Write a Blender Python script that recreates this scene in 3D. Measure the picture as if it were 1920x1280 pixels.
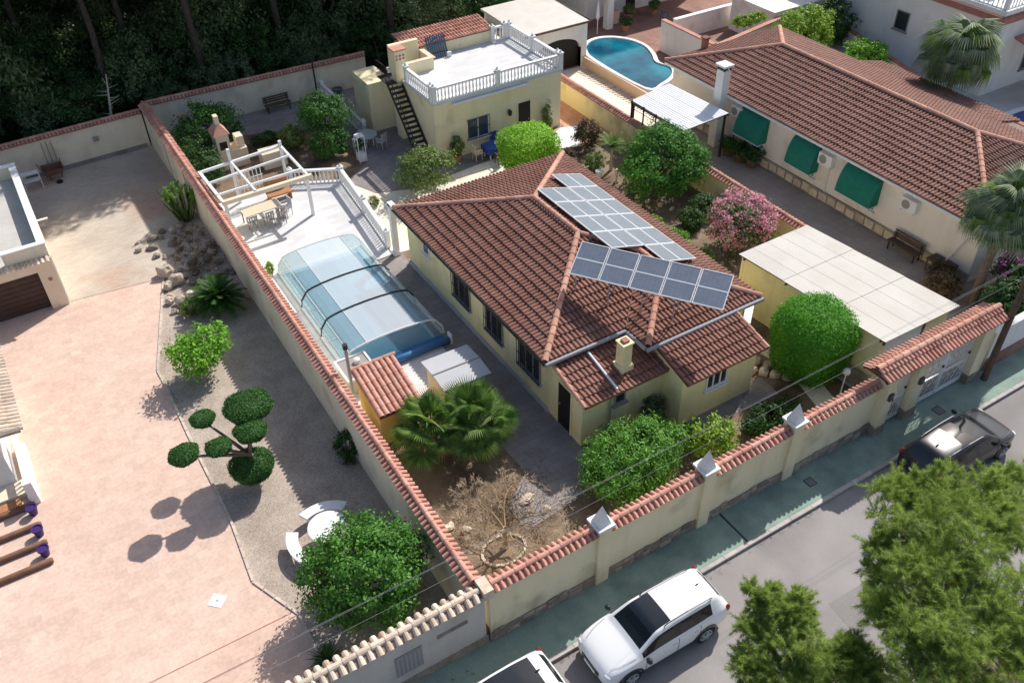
import bpy, bmesh, math, random
import numpy as np
from mathutils import Vector, Matrix

S = bpy.context.scene
COL = S.collection
for _o in list(bpy.data.objects):
    bpy.data.objects.remove(_o)

# ---------------------------------------------------------------- camera
CAM = Vector((-7.01, -13.65, 24.0))
_yaw, _pit, _rol = math.radians(30.888), math.radians(40.142), math.radians(-1.2042)
_f = Vector((math.sin(_yaw)*math.cos(_pit), math.cos(_yaw)*math.cos(_pit), -math.sin(_pit)))
_r = Vector((math.cos(_yaw), -math.sin(_yaw), 0))
_u = _r.cross(_f)
_r, _u = _r*math.cos(_rol)+_u*math.sin(_rol), -_r*math.sin(_rol)+_u*math.cos(_rol)
cd = bpy.data.cameras.new('camera')
cd.sensor_width = 36.0
cd.lens = 36.0*1680.1/1920.0
cd.clip_start = 0.5
cd.clip_end = 2000
cam = bpy.data.objects.new('camera', cd)
COL.objects.link(cam)
cam.matrix_world = Matrix(((_r.x, _u.x, -_f.x, CAM.x), (_r.y, _u.y, -_f.y, CAM.y), (_r.z, _u.z, -_f.z, CAM.z), (0, 0, 0, 1)))
S.camera = cam

# ---------------------------------------------------------------- sky, sun, exposure
SUN_DIR = Vector((0.95, 0.47, 1.0)).normalized()
w = bpy.data.worlds.new('World')
S.world = w
w.use_nodes = True
nt = w.node_tree
sky = nt.nodes.new('ShaderNodeTexSky')
sky.sky_type = 'NISHITA'
sky.sun_disc = False
sky.sun_elevation = math.asin(SUN_DIR.z)
sky.sun_rotation = math.atan2(SUN_DIR.x, SUN_DIR.y)
sky.dust_density = 2.0
sky.ozone_density = 0.6
bg = nt.nodes['Background']
bg.inputs['Strength'].default_value = 0.118
nt.links.new(sky.outputs[0], bg.inputs['Color'])
sl = bpy.data.lights.new('sun', 'SUN')
sl.energy = 4.4
sl.angle = math.radians(0.53)
sl.color = (1.0, 0.95, 0.88)
sun = bpy.data.objects.new('sun', sl)
COL.objects.link(sun)
sun.rotation_euler = (-SUN_DIR).to_track_quat('-Z', 'Y').to_euler()
sun.location = (40, 30, 60)
S.view_settings.view_transform = 'Standard'
S.view_settings.look = 'None'
S.view_settings.exposure = 0.26
S.view_settings.gamma = 1
S.view_settings.use_curve_mapping = False
S.cycles.max_bounces = 6
S.cycles.transparent_max_bounces = 12

# ---------------------------------------------------------------- materials
def mat(name, col, col2=None, scale=1.5, rough=0.85, fine=0.12, fscale=30, bump=0.0, bscale=60, metal=0.0,
        isl=0.0, trans=0.0, spec=0.3, ramp=(0.35, 0.65), joints=None, stain=None, streak=0.0):
    m = bpy.data.materials.new(name)
    m.use_nodes = True
    n, l = m.node_tree.nodes, m.node_tree.links
    b = n['Principled BSDF']
    b.inputs['Roughness'].default_value = rough
    b.inputs['Metallic'].default_value = metal
    b.inputs['Specular IOR Level'].default_value = spec
    geo = n.new('ShaderNodeNewGeometry')
    tc = n.new('ShaderNodeTexCoord')
    pos = tc.outputs['Object'] if metal > 0.5 else geo.outputs['Position']
    def noise(s, det=4):
        q = n.new('ShaderNodeTexNoise')
        q.inputs['Scale'].default_value = s
        q.inputs['Detail'].default_value = det
        l.new(pos, q.inputs['Vector'])
        return q.outputs['Fac']
    def mix(fac, a, c, mode='MIX'):
        q = n.new('ShaderNodeMix')
        q.data_type = 'RGBA'
        q.blend_type = mode
        for s, v in ((q.inputs[0], fac), (q.inputs[6], a), (q.inputs[7], c)):
            if hasattr(v, 'links'):
                l.new(v, s)
            elif isinstance(v, (int, float)):
                s.default_value = v
            else:
                s.default_value = (*v, 1)
        return q.outputs[2]
    def rampf(sock, lo, hi):
        q = n.new('ShaderNodeMapRange')
        q.inputs[1].default_value, q.inputs[2].default_value = lo, hi
        l.new(sock, q.inputs[0])
        return q.outputs[0]
    c = col
    if col2 is not None:
        c = mix(rampf(noise(scale), *ramp), col, col2)
    if stain is not None:      # (colour, scale, low, high): patches of wear or dirt
        c = mix(rampf(noise(stain[1], 6), stain[2], stain[3]), c, stain[0])
    if streak > 0:             # weather streaks running down the render
        mp = n.new('ShaderNodeMapping'); mp.inputs['Scale'].default_value = (1.7, 1.7, 0.22)
        l.new(pos, mp.inputs['Vector'])
        ns = n.new('ShaderNodeTexNoise'); ns.inputs['Scale'].default_value = 1.0; ns.inputs['Detail'].default_value = 6
        l.new(mp.outputs[0], ns.inputs['Vector'])
        sr = n.new('ShaderNodeMapRange')
        sr.inputs[1].default_value, sr.inputs[2].default_value = 0.5, 0.72
        sr.inputs[3].default_value, sr.inputs[4].default_value = 1.0, 1-streak
        l.new(ns.outputs['Fac'], sr.inputs[0])
        c = mix(1.0, c, sr.outputs[0], 'MULTIPLY')
    if joints is not None:     # (width, height, mortar size, colour): laid slabs
        br = n.new('ShaderNodeTexBrick')
        br.offset = 0.5 if len(joints) < 5 else joints[4]
        br.inputs['Scale'].default_value = 1
        br.inputs['Brick Width'].default_value, br.inputs['Row Height'].default_value = joints[0], joints[1]
        br.inputs['Mortar Size'].default_value = joints[2]
        br.inputs['Mortar Smooth'].default_value = 0.3
        br.inputs['Color1'].default_value = (0.92, 0.92, 0.92, 1)
        br.inputs['Color2'].default_value = (1.06, 1.06, 1.06, 1)
        br.inputs['Mortar'].default_value = (*joints[3], 1)
        l.new(pos, br.inputs['Vector'])
        c = mix(1.0, c, br.outputs['Color'], 'MULTIPLY')
    if fine > 0:
        q = n.new('ShaderNodeMapRange')
        q.inputs[1].default_value, q.inputs[2].default_value = 0.3, 0.7
        q.inputs[3].default_value, q.inputs[4].default_value = 1-fine, 1+fine
        l.new(noise(fscale, 3), q.inputs[0])
        c = mix(1.0, c, q.outputs[0], 'MULTIPLY')
    if isl > 0:
        oi = n.new('ShaderNodeObjectInfo')
        ad = n.new('ShaderNodeMath'); ad.operation = 'ADD'
        l.new(geo.outputs['Random Per Island'], ad.inputs[0]); l.new(oi.outputs['Random'], ad.inputs[1])
        fr = n.new('ShaderNodeMath'); fr.operation = 'FRACT'
        l.new(ad.outputs[0], fr.inputs[0])
        q = n.new('ShaderNodeMapRange')
        q.inputs[3].default_value, q.inputs[4].default_value = 1-isl, 1+isl
        l.new(fr.outputs[0], q.inputs[0])
        c = mix(1.0, c, q.outputs[0], 'MULTIPLY')
    bc = b.inputs['Base Color']
    if hasattr(c, 'links'):
        l.new(c, bc)
    else:
        bc.default_value = (*c, 1)
    if bump > 0:
        bp = n.new('ShaderNodeBump')
        bp.inputs['Strength'].default_value = bump
        bp.inputs['Distance'].default_value = 0.02
        l.new(noise(bscale, 4), bp.inputs['Height'])
        l.new(bp.outputs[0], b.inputs['Normal'])
    if trans > 0:
        tr = n.new('ShaderNodeBsdfTranslucent')
        if hasattr(c, 'links'):
            l.new(c, tr.inputs['Color'])
        else:
            tr.inputs['Color'].default_value = (*c, 1)
        mx = n.new('ShaderNodeMixShader')
        mx.inputs[0].default_value = trans
        l.new(b.outputs[0], mx.inputs[1]); l.new(tr.outputs[0], mx.inputs[2])
        l.new(mx.outputs[0], n['Material Output'].inputs['Surface'])
    return m

def glassy(name, col, clear, rough=0.08, tint=(0.85, 0.93, 0.97)):
    m = mat(name, col, rough=rough, fine=0.03, spec=0.5)
    n, l = m.node_tree.nodes, m.node_tree.links
    t = n.new('ShaderNodeBsdfTransparent'); t.inputs[0].default_value = (*tint, 1)
    mx = n.new('ShaderNodeMixShader'); mx.inputs[0].default_value = clear
    l.new(n['Principled BSDF'].outputs[0], mx.inputs[1]); l.new(t.outputs[0], mx.inputs[2])
    l.new(mx.outputs[0], n['Material Output'].inputs['Surface'])
    return m

M = {}
def dm(key, *a, **k):
    M[key] = mat(key, *a, **k)
dm('soil', (0.105, 0.075, 0.05), (0.16, 0.12, 0.085), 0.7, fine=0.3, fscale=14, bump=0.6, bscale=18)
dm('garden', (0.17, 0.115, 0.075), (0.25, 0.19, 0.13), 0.9, fine=0.25, fscale=16, bump=0.5, bscale=20, stain=((0.10, 0.065, 0.045), 0.6, 0.5, 0.68))
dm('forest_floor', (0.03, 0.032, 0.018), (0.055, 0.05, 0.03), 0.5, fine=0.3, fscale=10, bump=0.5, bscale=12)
dm('asphalt', (0.265, 0.245, 0.24), (0.315, 0.295, 0.285), 0.45, fine=0.16, fscale=60, bump=0.3, bscale=90, stain=((0.205, 0.19, 0.185), 0.28, 0.5, 0.75))
dm('road_patch', (0.215, 0.20, 0.195), (0.25, 0.235, 0.23), 0.8, fine=0.18, fscale=50, bump=0.3)
dm('sidewalk', (0.235, 0.325, 0.275), (0.285, 0.375, 0.315), 0.8, fine=0.10, fscale=25, bump=0.2, bscale=60, stain=((0.16, 0.215, 0.19), 0.9, 0.45, 0.75))
dm('kerb', (0.50, 0.46, 0.42), (0.38, 0.35, 0.33), 2.0, fine=0.15, isl=0.10, bump=0.2)
dm('pink_paving', (0.63, 0.452, 0.365), (0.665, 0.49, 0.40), 0.35, fine=0.09, fscale=9, bump=0.12, bscale=20, joints=(0.42, 0.32, 0.006, (0.93, 0.90, 0.89)), stain=((0.585, 0.405, 0.325), 0.45, 0.5, 0.85))
dm('patio', (0.47, 0.40, 0.335), (0.56, 0.49, 0.41), 0.5, fine=0.08, fscale=12, bump=0.1, stain=((0.48, 0.33, 0.25), 0.22, 0.52, 0.7), joints=(0.3, 0.15, 0.006, (0.88, 0.87, 0.86)))
dm('gravel', (0.365, 0.30, 0.248), (0.465, 0.39, 0.325), 1.2, fine=0.34, fscale=26, bump=0.9, bscale=40)
dm('edging', (0.62, 0.53, 0.45), (0.5, 0.42, 0.36), 3.0, isl=0.1)
dm('deck', (0.60, 0.60, 0.61), (0.66, 0.66, 0.66), 0.6, fine=0.04, fscale=20, joints=(0.6, 0.3, 0.005, (0.86, 0.86, 0.86)), stain=((0.6, 0.59, 0.58), 0.5, 0.55, 0.8))
dm('cream_paving', (0.77, 0.68, 0.55), (0.82, 0.76, 0.65), 0.8, fine=0.08, fscale=14, joints=(0.45, 0.35, 0.008, (0.85, 0.83, 0.8)))
dm('dark_paving', (0.24, 0.215, 0.215), (0.30, 0.27, 0.265), 1.0, fine=0.1, fscale=20, joints=(0.5, 0.35, 0.012, (0.75, 0.72, 0.72)), bump=0.2)
dm('brown_paving', (0.33, 0.275, 0.24), (0.40, 0.33, 0.29), 0.8, fine=0.08, fscale=14, joints=(0.4, 0.4, 0.01, (0.8, 0.8, 0.8), 0.0))
dm('red_paving', (0.25, 0.13, 0.10), (0.33, 0.19, 0.15), 0.8, fine=0.12, fscale=14, joints=(0.3, 0.3, 0.012, (0.75, 0.75, 0.75), 0.0))
dm('terracotta_floor', (0.55, 0.27, 0.16), (0.62, 0.36, 0.24), 1.2, fine=0.08, joints=(0.3, 0.3, 0.012, (0.8, 0.8, 0.8), 0.0))
dm('yellow_wall', (0.83, 0.725, 0.40), (0.85, 0.755, 0.45), 0.8, fine=0.05, fscale=10, bump=0.15, stain=((0.52, 0.43, 0.22), 0.7, 0.56, 0.8), streak=0.10)
dm('sand_wall', (0.85, 0.74, 0.48), (0.86, 0.77, 0.52), 0.7, fine=0.05, bump=0.12, stain=((0.55, 0.44, 0.25), 0.8, 0.58, 0.8), streak=0.10)
dm('boundary_wall', (0.77, 0.69, 0.53), (0.80, 0.73, 0.57), 0.7, fine=0.06, bump=0.15, stain=((0.60, 0.53, 0.41), 0.9, 0.52, 0.75), streak=0.10)
dm('street_wall', (0.80, 0.70, 0.47), (0.82, 0.73, 0.51), 0.6, fine=0.05, bump=0.15, stain=((0.5, 0.43, 0.27), 0.9, 0.55, 0.78), streak=0.10)
dm('lilac_wall', (0.53, 0.49, 0.44), (0.58, 0.54, 0.49), 0.7, fine=0.05, bump=0.15, stain=((0.42, 0.39, 0.36), 0.9, 0.52, 0.75), streak=0.10)
dm('orange_wall', (0.76, 0.50, 0.15), (0.80, 0.56, 0.22), 0.8, fine=0.05, bump=0.12)
dm('neighbour_wall', (0.83, 0.75, 0.69), (0.85, 0.78, 0.72), 0.6, fine=0.04, bump=0.1, stain=((0.58, 0.49, 0.43), 0.7, 0.56, 0.8), streak=0.10)
dm('white_wall', (0.74, 0.73, 0.71), (0.78, 0.77, 0.75), 0.7, fine=0.04, bump=0.1, stain=((0.62, 0.60, 0.57), 0.7, 0.56, 0.8), streak=0.10)
dm('peach_wall', (0.66, 0.46, 0.33), (0.72, 0.53, 0.39), 0.8, fine=0.06, bump=0.1)
dm('cream_wall', (0.74, 0.62, 0.46), (0.78, 0.67, 0.52), 0.8, fine=0.04, bump=0.1, streak=0.10)
dm('white', (0.80, 0.80, 0.80), (0.74, 0.74, 0.74), 2, rough=0.6, fine=0.03)
dm('white_metal', (0.78, 0.78, 0.79), rough=0.4, fine=0.03, spec=0.5)
dm('roof_tile', (0.215, 0.097, 0.069), (0.265, 0.130, 0.097), 0.9, fine=0.10, fscale=12, isl=0.13, rough=0.8, stain=((0.225, 0.115, 0.09), 0.5, 0.55, 0.8))
dm('roof_tile_neighbour', (0.225, 0.108, 0.08), (0.275, 0.142, 0.108), 0.7, fine=0.10, fscale=12, isl=0.13, rough=0.8, stain=((0.24, 0.125, 0.10), 0.4, 0.52, 0.75))
dm('ridge_tile', (0.50, 0.245, 0.175), (0.55, 0.31, 0.235), 1.2, fine=0.1, isl=0.15)
dm('coping', (0.50, 0.235, 0.175), (0.56, 0.31, 0.24), 1.5, fine=0.1, isl=0.18)
dm('coping_pale', (0.60, 0.47, 0.36), (0.66, 0.56, 0.46), 3.5, fine=0.12, isl=0.2, stain=((0.45, 0.29, 0.2), 3.0, 0.55, 0.75))
dm('mortar', (0.40, 0.19, 0.15), (0.34, 0.15, 0.12), 2, fine=0.15)
dm('mortar_pale', (0.36, 0.28, 0.23), (0.28, 0.2, 0.17), 2, fine=0.15)
dm('roof_under', (0.20, 0.085, 0.06), fine=0.15)
dm('stone', (0.23, 0.20, 0.17), (0.34, 0.29, 0.24), 3, fine=0.2, fscale=14, isl=0.3, bump=0.5, bscale=20)
dm('rock', (0.50, 0.41, 0.32), (0.62, 0.53, 0.43), 2.5, fine=0.15, isl=0.2, bump=0.6, bscale=12)
dm('concrete', (0.48, 0.46, 0.43), (0.55, 0.53, 0.50), 1.2, fine=0.08, bump=0.2)
dm('flat_roof', (0.60, 0.57, 0.53), (0.66, 0.63, 0.58), 0.6, fine=0.05, stain=((0.50, 0.46, 0.42), 0.6, 0.5, 0.8))
dm('corrugated', (0.475, 0.45, 0.41), (0.515, 0.49, 0.45), 0.5, fine=0.04, isl=0.03, rough=0.6, stain=((0.44, 0.40, 0.35), 0.7, 0.52, 0.8))
dm('white_sheet', (0.78, 0.78, 0.80), (0.72, 0.73, 0.75), 1.0, fine=0.03, isl=0.03, rough=0.45)
dm('grey_sheet', (0.42, 0.43, 0.46), (0.46, 0.47, 0.49), 1, fine=0.04, rough=0.6)
dm('beige_plastic', (0.63, 0.54, 0.40), fine=0.04, rough=0.5)
dm('dark_metal', (0.035, 0.033, 0.035), rough=0.5, fine=0.1)
dm('grey_metal', (0.34, 0.34, 0.36), rough=0.45, fine=0.06)
dm('gutter', (0.30, 0.30, 0.33), rough=0.45, fine=0.06)
dm('door_brown', (0.06, 0.035, 0.028), (0.075, 0.045, 0.035), 3, rough=0.6, fine=0.1)
dm('door_dark', (0.02, 0.017, 0.016), rough=0.5)
dm('pane', (0.03, 0.04, 0.05), rough=0.12, fine=0.0, spec=0.6)
dm('pane_blue', (0.06, 0.10, 0.15), rough=0.15, fine=0.0, spec=0.6)
dm('frame_grey', (0.30, 0.28, 0.27), rough=0.5)
dm('solar_cell', (0.155, 0.19, 0.225), (0.17, 0.205, 0.24), 3, rough=0.2, fine=0.04, spec=0.4, isl=0.05)
dm('solar_cell_relit', (0.165, 0.195, 0.25), (0.18, 0.21, 0.265), 3, rough=0.3, fine=0.04, spec=0.5, isl=0.05)  # copy of the cells for the raised row, its light put into the colour
dm('solar_frame', (0.72, 0.73, 0.75), rough=0.35, fine=0.0)
dm('wood_dark', (0.10, 0.07, 0.05), (0.14, 0.095, 0.07), 4, fine=0.15)
dm('wood_brown', (0.17, 0.09, 0.06), (0.22, 0.12, 0.08), 4, fine=0.15)
dm('wood_orange', (0.38, 0.17, 0.08), (0.45, 0.22, 0.11), 4, fine=0.15)
dm('awning_green', (0.010, 0.17, 0.125), (0.014, 0.20, 0.15), 3, fine=0.06, rough=0.75)
dm('blue_cloth', (0.03, 0.07, 0.30), (0.05, 0.10, 0.36), 3, fine=0.1, rough=0.7)
dm('blue_cover', (0.05, 0.16, 0.36), (0.07, 0.2, 0.42), 1.2, fine=0.08, rough=0.4)
dm('pot_purple', (0.055, 0.025, 0.14), rough=0.4, fine=0.08)
dm('pot_clay', (0.42, 0.19, 0.11), rough=0.7)
dm('bark', (0.17, 0.125, 0.095), (0.24, 0.18, 0.14), 5, fine=0.25, bump=0.7, bscale=14)
dm('bark_pale', (0.40, 0.35, 0.30), (0.5, 0.45, 0.38), 5, fine=0.2, bump=0.5, bscale=14)
dm('twig', (0.30, 0.215, 0.135), (0.38, 0.29, 0.19), 5, fine=0.2)
dm('car_white', (0.80, 0.81, 0.82), rough=0.22, fine=0.0, spec=0.6)
dm('car_silver', (0.50, 0.52, 0.55), rough=0.25, fine=0.0, spec=0.6)
dm('car_black', (0.022, 0.022, 0.026), rough=0.25, fine=0.0, spec=0.6)
dm('car_glass', (0.012, 0.016, 0.02), rough=0.06, fine=0.0, spec=0.7)
dm('tyre', (0.02, 0.02, 0.02), rough=0.8)
dm('rim', (0.35, 0.36, 0.38), rough=0.3, fine=0.0, spec=0.6)
dm('lamp_red', (0.32, 0.015, 0.015), rough=0.2, fine=0.0, spec=0.6)
dm('lamp_clear', (0.65, 0.68, 0.72), rough=0.12, fine=0.0, spec=0.7)
dm('iron_cover', (0.04, 0.045, 0.045), rough=0.6)
dm('pool_tile', (0.35, 0.60, 0.72), (0.45, 0.68, 0.78), 3, fine=0.06, joints=(0.15, 0.15, 0.01, (0.85, 0.9, 0.95), 0.0))
dm('bark_pine', (0.055, 0.045, 0.038), (0.09, 0.075, 0.06), 5, fine=0.25)
dm('cable', (0.32, 0.32, 0.32), rough=0.6)
M['car_screen'] = glassy('car_screen', (0.015, 0.02, 0.024), 0.5, rough=0.05, tint=(0.62, 0.70, 0.68))
M['poly'] = glassy('poly', (0.74, 0.80, 0.84), 0.45, rough=0.12, tint=(0.86, 0.93, 0.97))
M['poly_clear'] = glassy('poly_clear', (0.55, 0.68, 0.74), 0.66, rough=0.1, tint=(0.82, 0.90, 0.90))

def leafmat(key, c1, c2, scale=1.2, isl=0.38, trans=0.34):
    if not key.startswith(('flower', 'dry', 'leaf_pine', 'leaf_forest', 'leaf_palm_', 'leaf_red')):      # garden leaves are pushed to a more saturated green
        c1, c2 = ((r*1.08, g*1.26, b*0.9) for r, g, b in (c1, c2))
    dm(key, c1, c2, scale, fine=0.0, isl=isl, trans=trans, rough=0.6, spec=0.35, ramp=(0.3, 0.7))
leafmat('leaf_round', (0.055, 0.15, 0.027), (0.105, 0.225, 0.04))
leafmat('leaf_lemon', (0.14, 0.29, 0.03), (0.22, 0.40, 0.05))
leafmat('leaf_ball', (0.08, 0.24, 0.026), (0.13, 0.31, 0.036))
leafmat('leaf_trim', (0.24, 0.42, 0.045), (0.33, 0.50, 0.065))
leafmat('leaf_big', (0.05, 0.155, 0.026), (0.09, 0.215, 0.04))
leafmat('leaf_hedge', (0.09, 0.21, 0.04), (0.17, 0.31, 0.06))
leafmat('leaf_yellow', (0.18, 0.28, 0.035), (0.29, 0.36, 0.06))
leafmat('leaf_olive', (0.12, 0.17, 0.06), (0.20, 0.23, 0.09))
leafmat('leaf_dark', (0.032, 0.07, 0.024), (0.06, 0.115, 0.038))
leafmat('leaf_forest', (0.115, 0.18, 0.07), (0.20, 0.26, 0.11))
leafmat('leaf_citrus', (0.04, 0.115, 0.025), (0.07, 0.155, 0.035))
leafmat('leaf_topiary', (0.045, 0.12, 0.035), (0.075, 0.16, 0.05), isl=0.3)
leafmat('leaf_palm', (0.10, 0.17, 0.045), (0.20, 0.26, 0.08))
leafmat('leaf_palm_grey', (0.20, 0.28, 0.15), (0.34, 0.40, 0.25))
leafmat('leaf_palm_dry', (0.28, 0.20, 0.10), (0.34, 0.25, 0.14))
leafmat('leaf_cycad', (0.03, 0.085, 0.018), (0.05, 0.115, 0.025))
leafmat('leaf_grey', (0.10, 0.12, 0.09), (0.17, 0.18, 0.14))
leafmat('leaf_pine', (0.24, 0.35, 0.07), (0.40, 0.50, 0.125), 1.0, trans=0.42)
leafmat('leaf_red', (0.10, 0.05, 0.03), (0.06, 0.09, 0.03))
leafmat('leaf_oleander', (0.06, 0.12, 0.04), (0.10, 0.15, 0.06))
leafmat('flower_pink', (0.66, 0.26, 0.36), (0.74, 0.42, 0.48), 2)
leafmat('flower_purple', (0.30, 0.05, 0.28), (0.4, 0.1, 0.36), 2)
leafmat('dry_leaf', (0.26, 0.19, 0.11), (0.17, 0.12, 0.07))

# pool water: blue body with a clear gloss
def water(name, c1, c2):
    m = mat(name, c1, c2, 0.5, rough=0.08, fine=0.06, fscale=3, spec=0.25, bump=0.08, bscale=5, ramp=(0.4, 0.7))
    return m
M['water_deep'] = water('water_deep', (0.001, 0.06, 0.115), (0.003, 0.21, 0.28))
M['water_pool'] = water('water_pool', (0.10, 0.30, 0.42), (0.16, 0.40, 0.52))
M['water_navy'] = water('water_navy', (0.02, 0.06, 0.22), (0.03, 0.10, 0.3))

# ---------------------------------------------------------------- objects
ORG = {}
LOW = -0.5                  # the left yard and the street lie half a metre below the plot
LOWERED, SET_LOW = [], [False]
def yd(x, y):
    """plan position, surveyed on the plot's level, of a point lying on the lower level"""
    return (x+(x+7.0)*0.0208, y+(y+13.65)*0.0208)
def settle():
    """put the things built since SET_LOW was switched on down on the lower level"""
    for o, x, y in LOWERED:
        a, b = yd(x, y)
        o.location += Vector((a-x, b-y, LOW))
    LOWERED.clear(); SET_LOW[0] = False
def tag(o, label=None, cat=None, group=None, kind=None):
    if label: o['label'] = label
    if cat: o['category'] = cat
    if group: o['group'] = group
    if kind: o['kind'] = kind
    return o

def thing(name, label, cat, loc=(0, 0, 0), rotz=0.0, group=None, local=False):
    o = bpy.data.objects.new(name, None)
    o.empty_display_size = 0.3
    COL.objects.link(o)
    o.location = loc
    o.rotation_euler = (0, 0, rotz)
    ORG[o.name] = Vector((0, 0, 0)) if local else Vector(loc)
    if SET_LOW[0]: LOWERED.append((o, loc[0], loc[1]))
    return tag(o, label, cat, group)

class MB:
    """collects faces in world coordinates (or in a thing's own when it is local)"""
    def __init__(s): s.v, s.f, s.m = [], [], []
    def add(s, vs, fs, mi=0):
        k = len(s.v)
        s.v += [tuple(p) for p in vs]
        s.f += [tuple(i+k for i in f) for f in fs]
        s.m += [mi]*len(fs)
        return s
    def box(s, x0, y0, z0, x1, y1, z1, mi=0):
        x0, x1 = min(x0, x1), max(x0, x1); y0, y1 = min(y0, y1), max(y0, y1); z0, z1 = min(z0, z1), max(z0, z1)
        return s.add([(x0, y0, z0), (x1, y0, z0), (x1, y1, z0), (x0, y1, z0), (x0, y0, z1), (x1, y0, z1), (x1, y1, z1), (x0, y1, z1)],
                     [(0, 3, 2, 1), (4, 5, 6, 7), (0, 1, 5, 4), (1, 2, 6, 5), (2, 3, 7, 6), (3, 0, 4, 7)], mi)
    def obox(s, p, d, w, h, t, mi=0):
        """box from p along vector d, width w across (horizontal), rising h above p, t unused extra below"""
        d = Vector(d); p = Vector(p)
        sx = Vector((-d.y, d.x, 0)).normalized()*w/2
        up = Vector((0, 0, h)); dn = Vector((0, 0, -t))
        a = [p-sx+dn, p+sx+dn, p+d+sx+dn, p+d-sx+dn, p-sx+up, p+sx+up, p+d+sx+up, p+d-sx+up]
        return s.add(a, [(0, 1, 2, 3), (7, 6, 5, 4), (0, 4, 5, 1), (1, 5, 6, 2), (2, 6, 7, 3), (3, 7, 4, 0)], mi)
    def prism(s, poly, z0, z1, mi=0):
        a = sum(poly[i][0]*poly[(i+1) % len(poly)][1]-poly[(i+1) % len(poly)][0]*poly[i][1] for i in range(len(poly)))
        if a < 0: poly = poly[::-1]
        n = len(poly)
        vs = [(x, y, z0) for x, y in poly]+[(x, y, z1) for x, y in poly]
        fs = [tuple(range(n-1, -1, -1)), tuple(range(n, 2*n))]+[(i, (i+1) % n, n+(i+1) % n, n+i) for i in range(n)]
        return s.add(vs, fs, mi)
    def poly(s, pts, mi=0):
        return s.add(pts, [tuple(range(len(pts)))], mi)
    def slab(s, pts, t, mi=0):
        """thick sheet: the given 3-D outline and its copy t below"""
        n = len(pts)
        vs = [tuple(p) for p in pts]+[(p[0], p[1], p[2]-t) for p in pts]
        return s.add(vs, [tuple(range(n)), tuple(range(2*n-1, n-1, -1))]+[(i, n+i, n+(i+1) % n, (i+1) % n) for i in range(n)], mi)
    def tube(s, pts, r, seg=6, mi=0, cap=True):
        pts = [Vector(p) for p in pts]
        rs = r if isinstance(r, (list, tuple)) else [r]*len(pts)
        k = len(s.v); n = len(pts)
        for i, p in enumerate(pts):
            d = (pts[min(i+1, n-1)]-pts[max(i-1, 0)]).normalized()
            a = d.cross(Vector((0, 0, 1)) if abs(d.z) < .95 else Vector((1, 0, 0))).normalized()
            b = d.cross(a)
            for j in range(seg):
                t = 2*math.pi*j/seg
                s.v.append(tuple(p+(a*math.cos(t)+b*math.sin(t))*rs[i]))
        for i in range(n-1):
            for j in range(seg):
                q = (j+1) % seg
                s.f.append((k+i*seg+j, k+i*seg+q, k+(i+1)*seg+q, k+(i+1)*seg+j)); s.m.append(mi)
        if cap:
            s.f.append(tuple(k+j for j in range(seg-1, -1, -1))); s.m.append(mi)
            s.f.append(tuple(k+(n-1)*seg+j for j in range(seg))); s.m.append(mi)
        return s
    def lathe(s, c, prof, seg=10, mi=0):
        k = len(s.v); n = len(prof)
        for r, z in prof:
            for j in range(seg):
                t = 2*math.pi*j/seg
                s.v.append((c[0]+r*math.cos(t), c[1]+r*math.sin(t), c[2]+z))
        for i in range(n-1):
            for j in range(seg):
                q = (j+1) % seg
                s.f.append((k+i*seg+j, k+i*seg+q, k+(i+1)*seg+q, k+(i+1)*seg+j)); s.m.append(mi)
        s.f.append(tuple(k+j for j in range(seg-1, -1, -1))); s.m.append(mi)
        s.f.append(tuple(k+(n-1)*seg+j for j in range(seg))); s.m.append(mi)
        return s
    def blob(s, c, r, seed=0, amp=0.15, nu=10, nv=6, mi=0, flat=False):
        """lumpy ellipsoid"""
        rd = random.Random(seed)
        ph = [(rd.uniform(1, 3), rd.uniform(0, 6), rd.uniform(1, 3), rd.uniform(0, 6)) for _ in range(3)]
        k = len(s.v)
        for i in range(nv+1):
            th = math.pi*i/nv
            for j in range(nu):
                p = 2*math.pi*j/nu
                d = Vector((math.sin(th)*math.cos(p), math.sin(th)*math.sin(p), math.cos(th)))
                q = 1+amp*sum(math.sin(a*d.x*2+b)*math.sin(cc*d.y*2+dd+d.z*2) for a, b, cc, dd in ph)/1.5
                s.v.append((c[0]+d.x*r[0]*q, c[1]+d.y*r[1]*q, c[2]+d.z*r[2]*q))
        for i in range(nv):
            for j in range(nu):
                q = (j+1) % nu
                s.f.append((k+i*nu+j, k+(i+1)*nu+j, k+(i+1)*nu+q, k+i*nu+q)); s.m.append(mi)
        return s
    def mesh(s, name, mats, off=(0, 0, 0), smooth=False):
        me = bpy.data.meshes.new(name)
        o = Vector(off)
        me.from_pydata([(x-o.x, y-o.y, z-o.z) for x, y, z in s.v], [], s.f)
        for m in (mats if isinstance(mats, (list, tuple)) else [mats]):
            me.materials.append(M[m] if isinstance(m, str) else m)
        me.polygons.foreach_set('material_index', s.m)
        if smooth:
            me.polygons.foreach_set('use_smooth', [True]*len(s.f))
        me.update()
        return me
    def obj(s, name, mats, parent=None, smooth=False, off=None):
        o0 = Vector(off) if off is not None else (ORG[parent.name] if parent else Vector((0, 0, 0)))
        o = bpy.data.objects.new(name, s.mesh(name, mats, o0, smooth))
        COL.objects.link(o)
        if parent: o.parent = parent
        elif off is not None: o.location = off
        ORG[o.name] = o0
        return o

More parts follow.
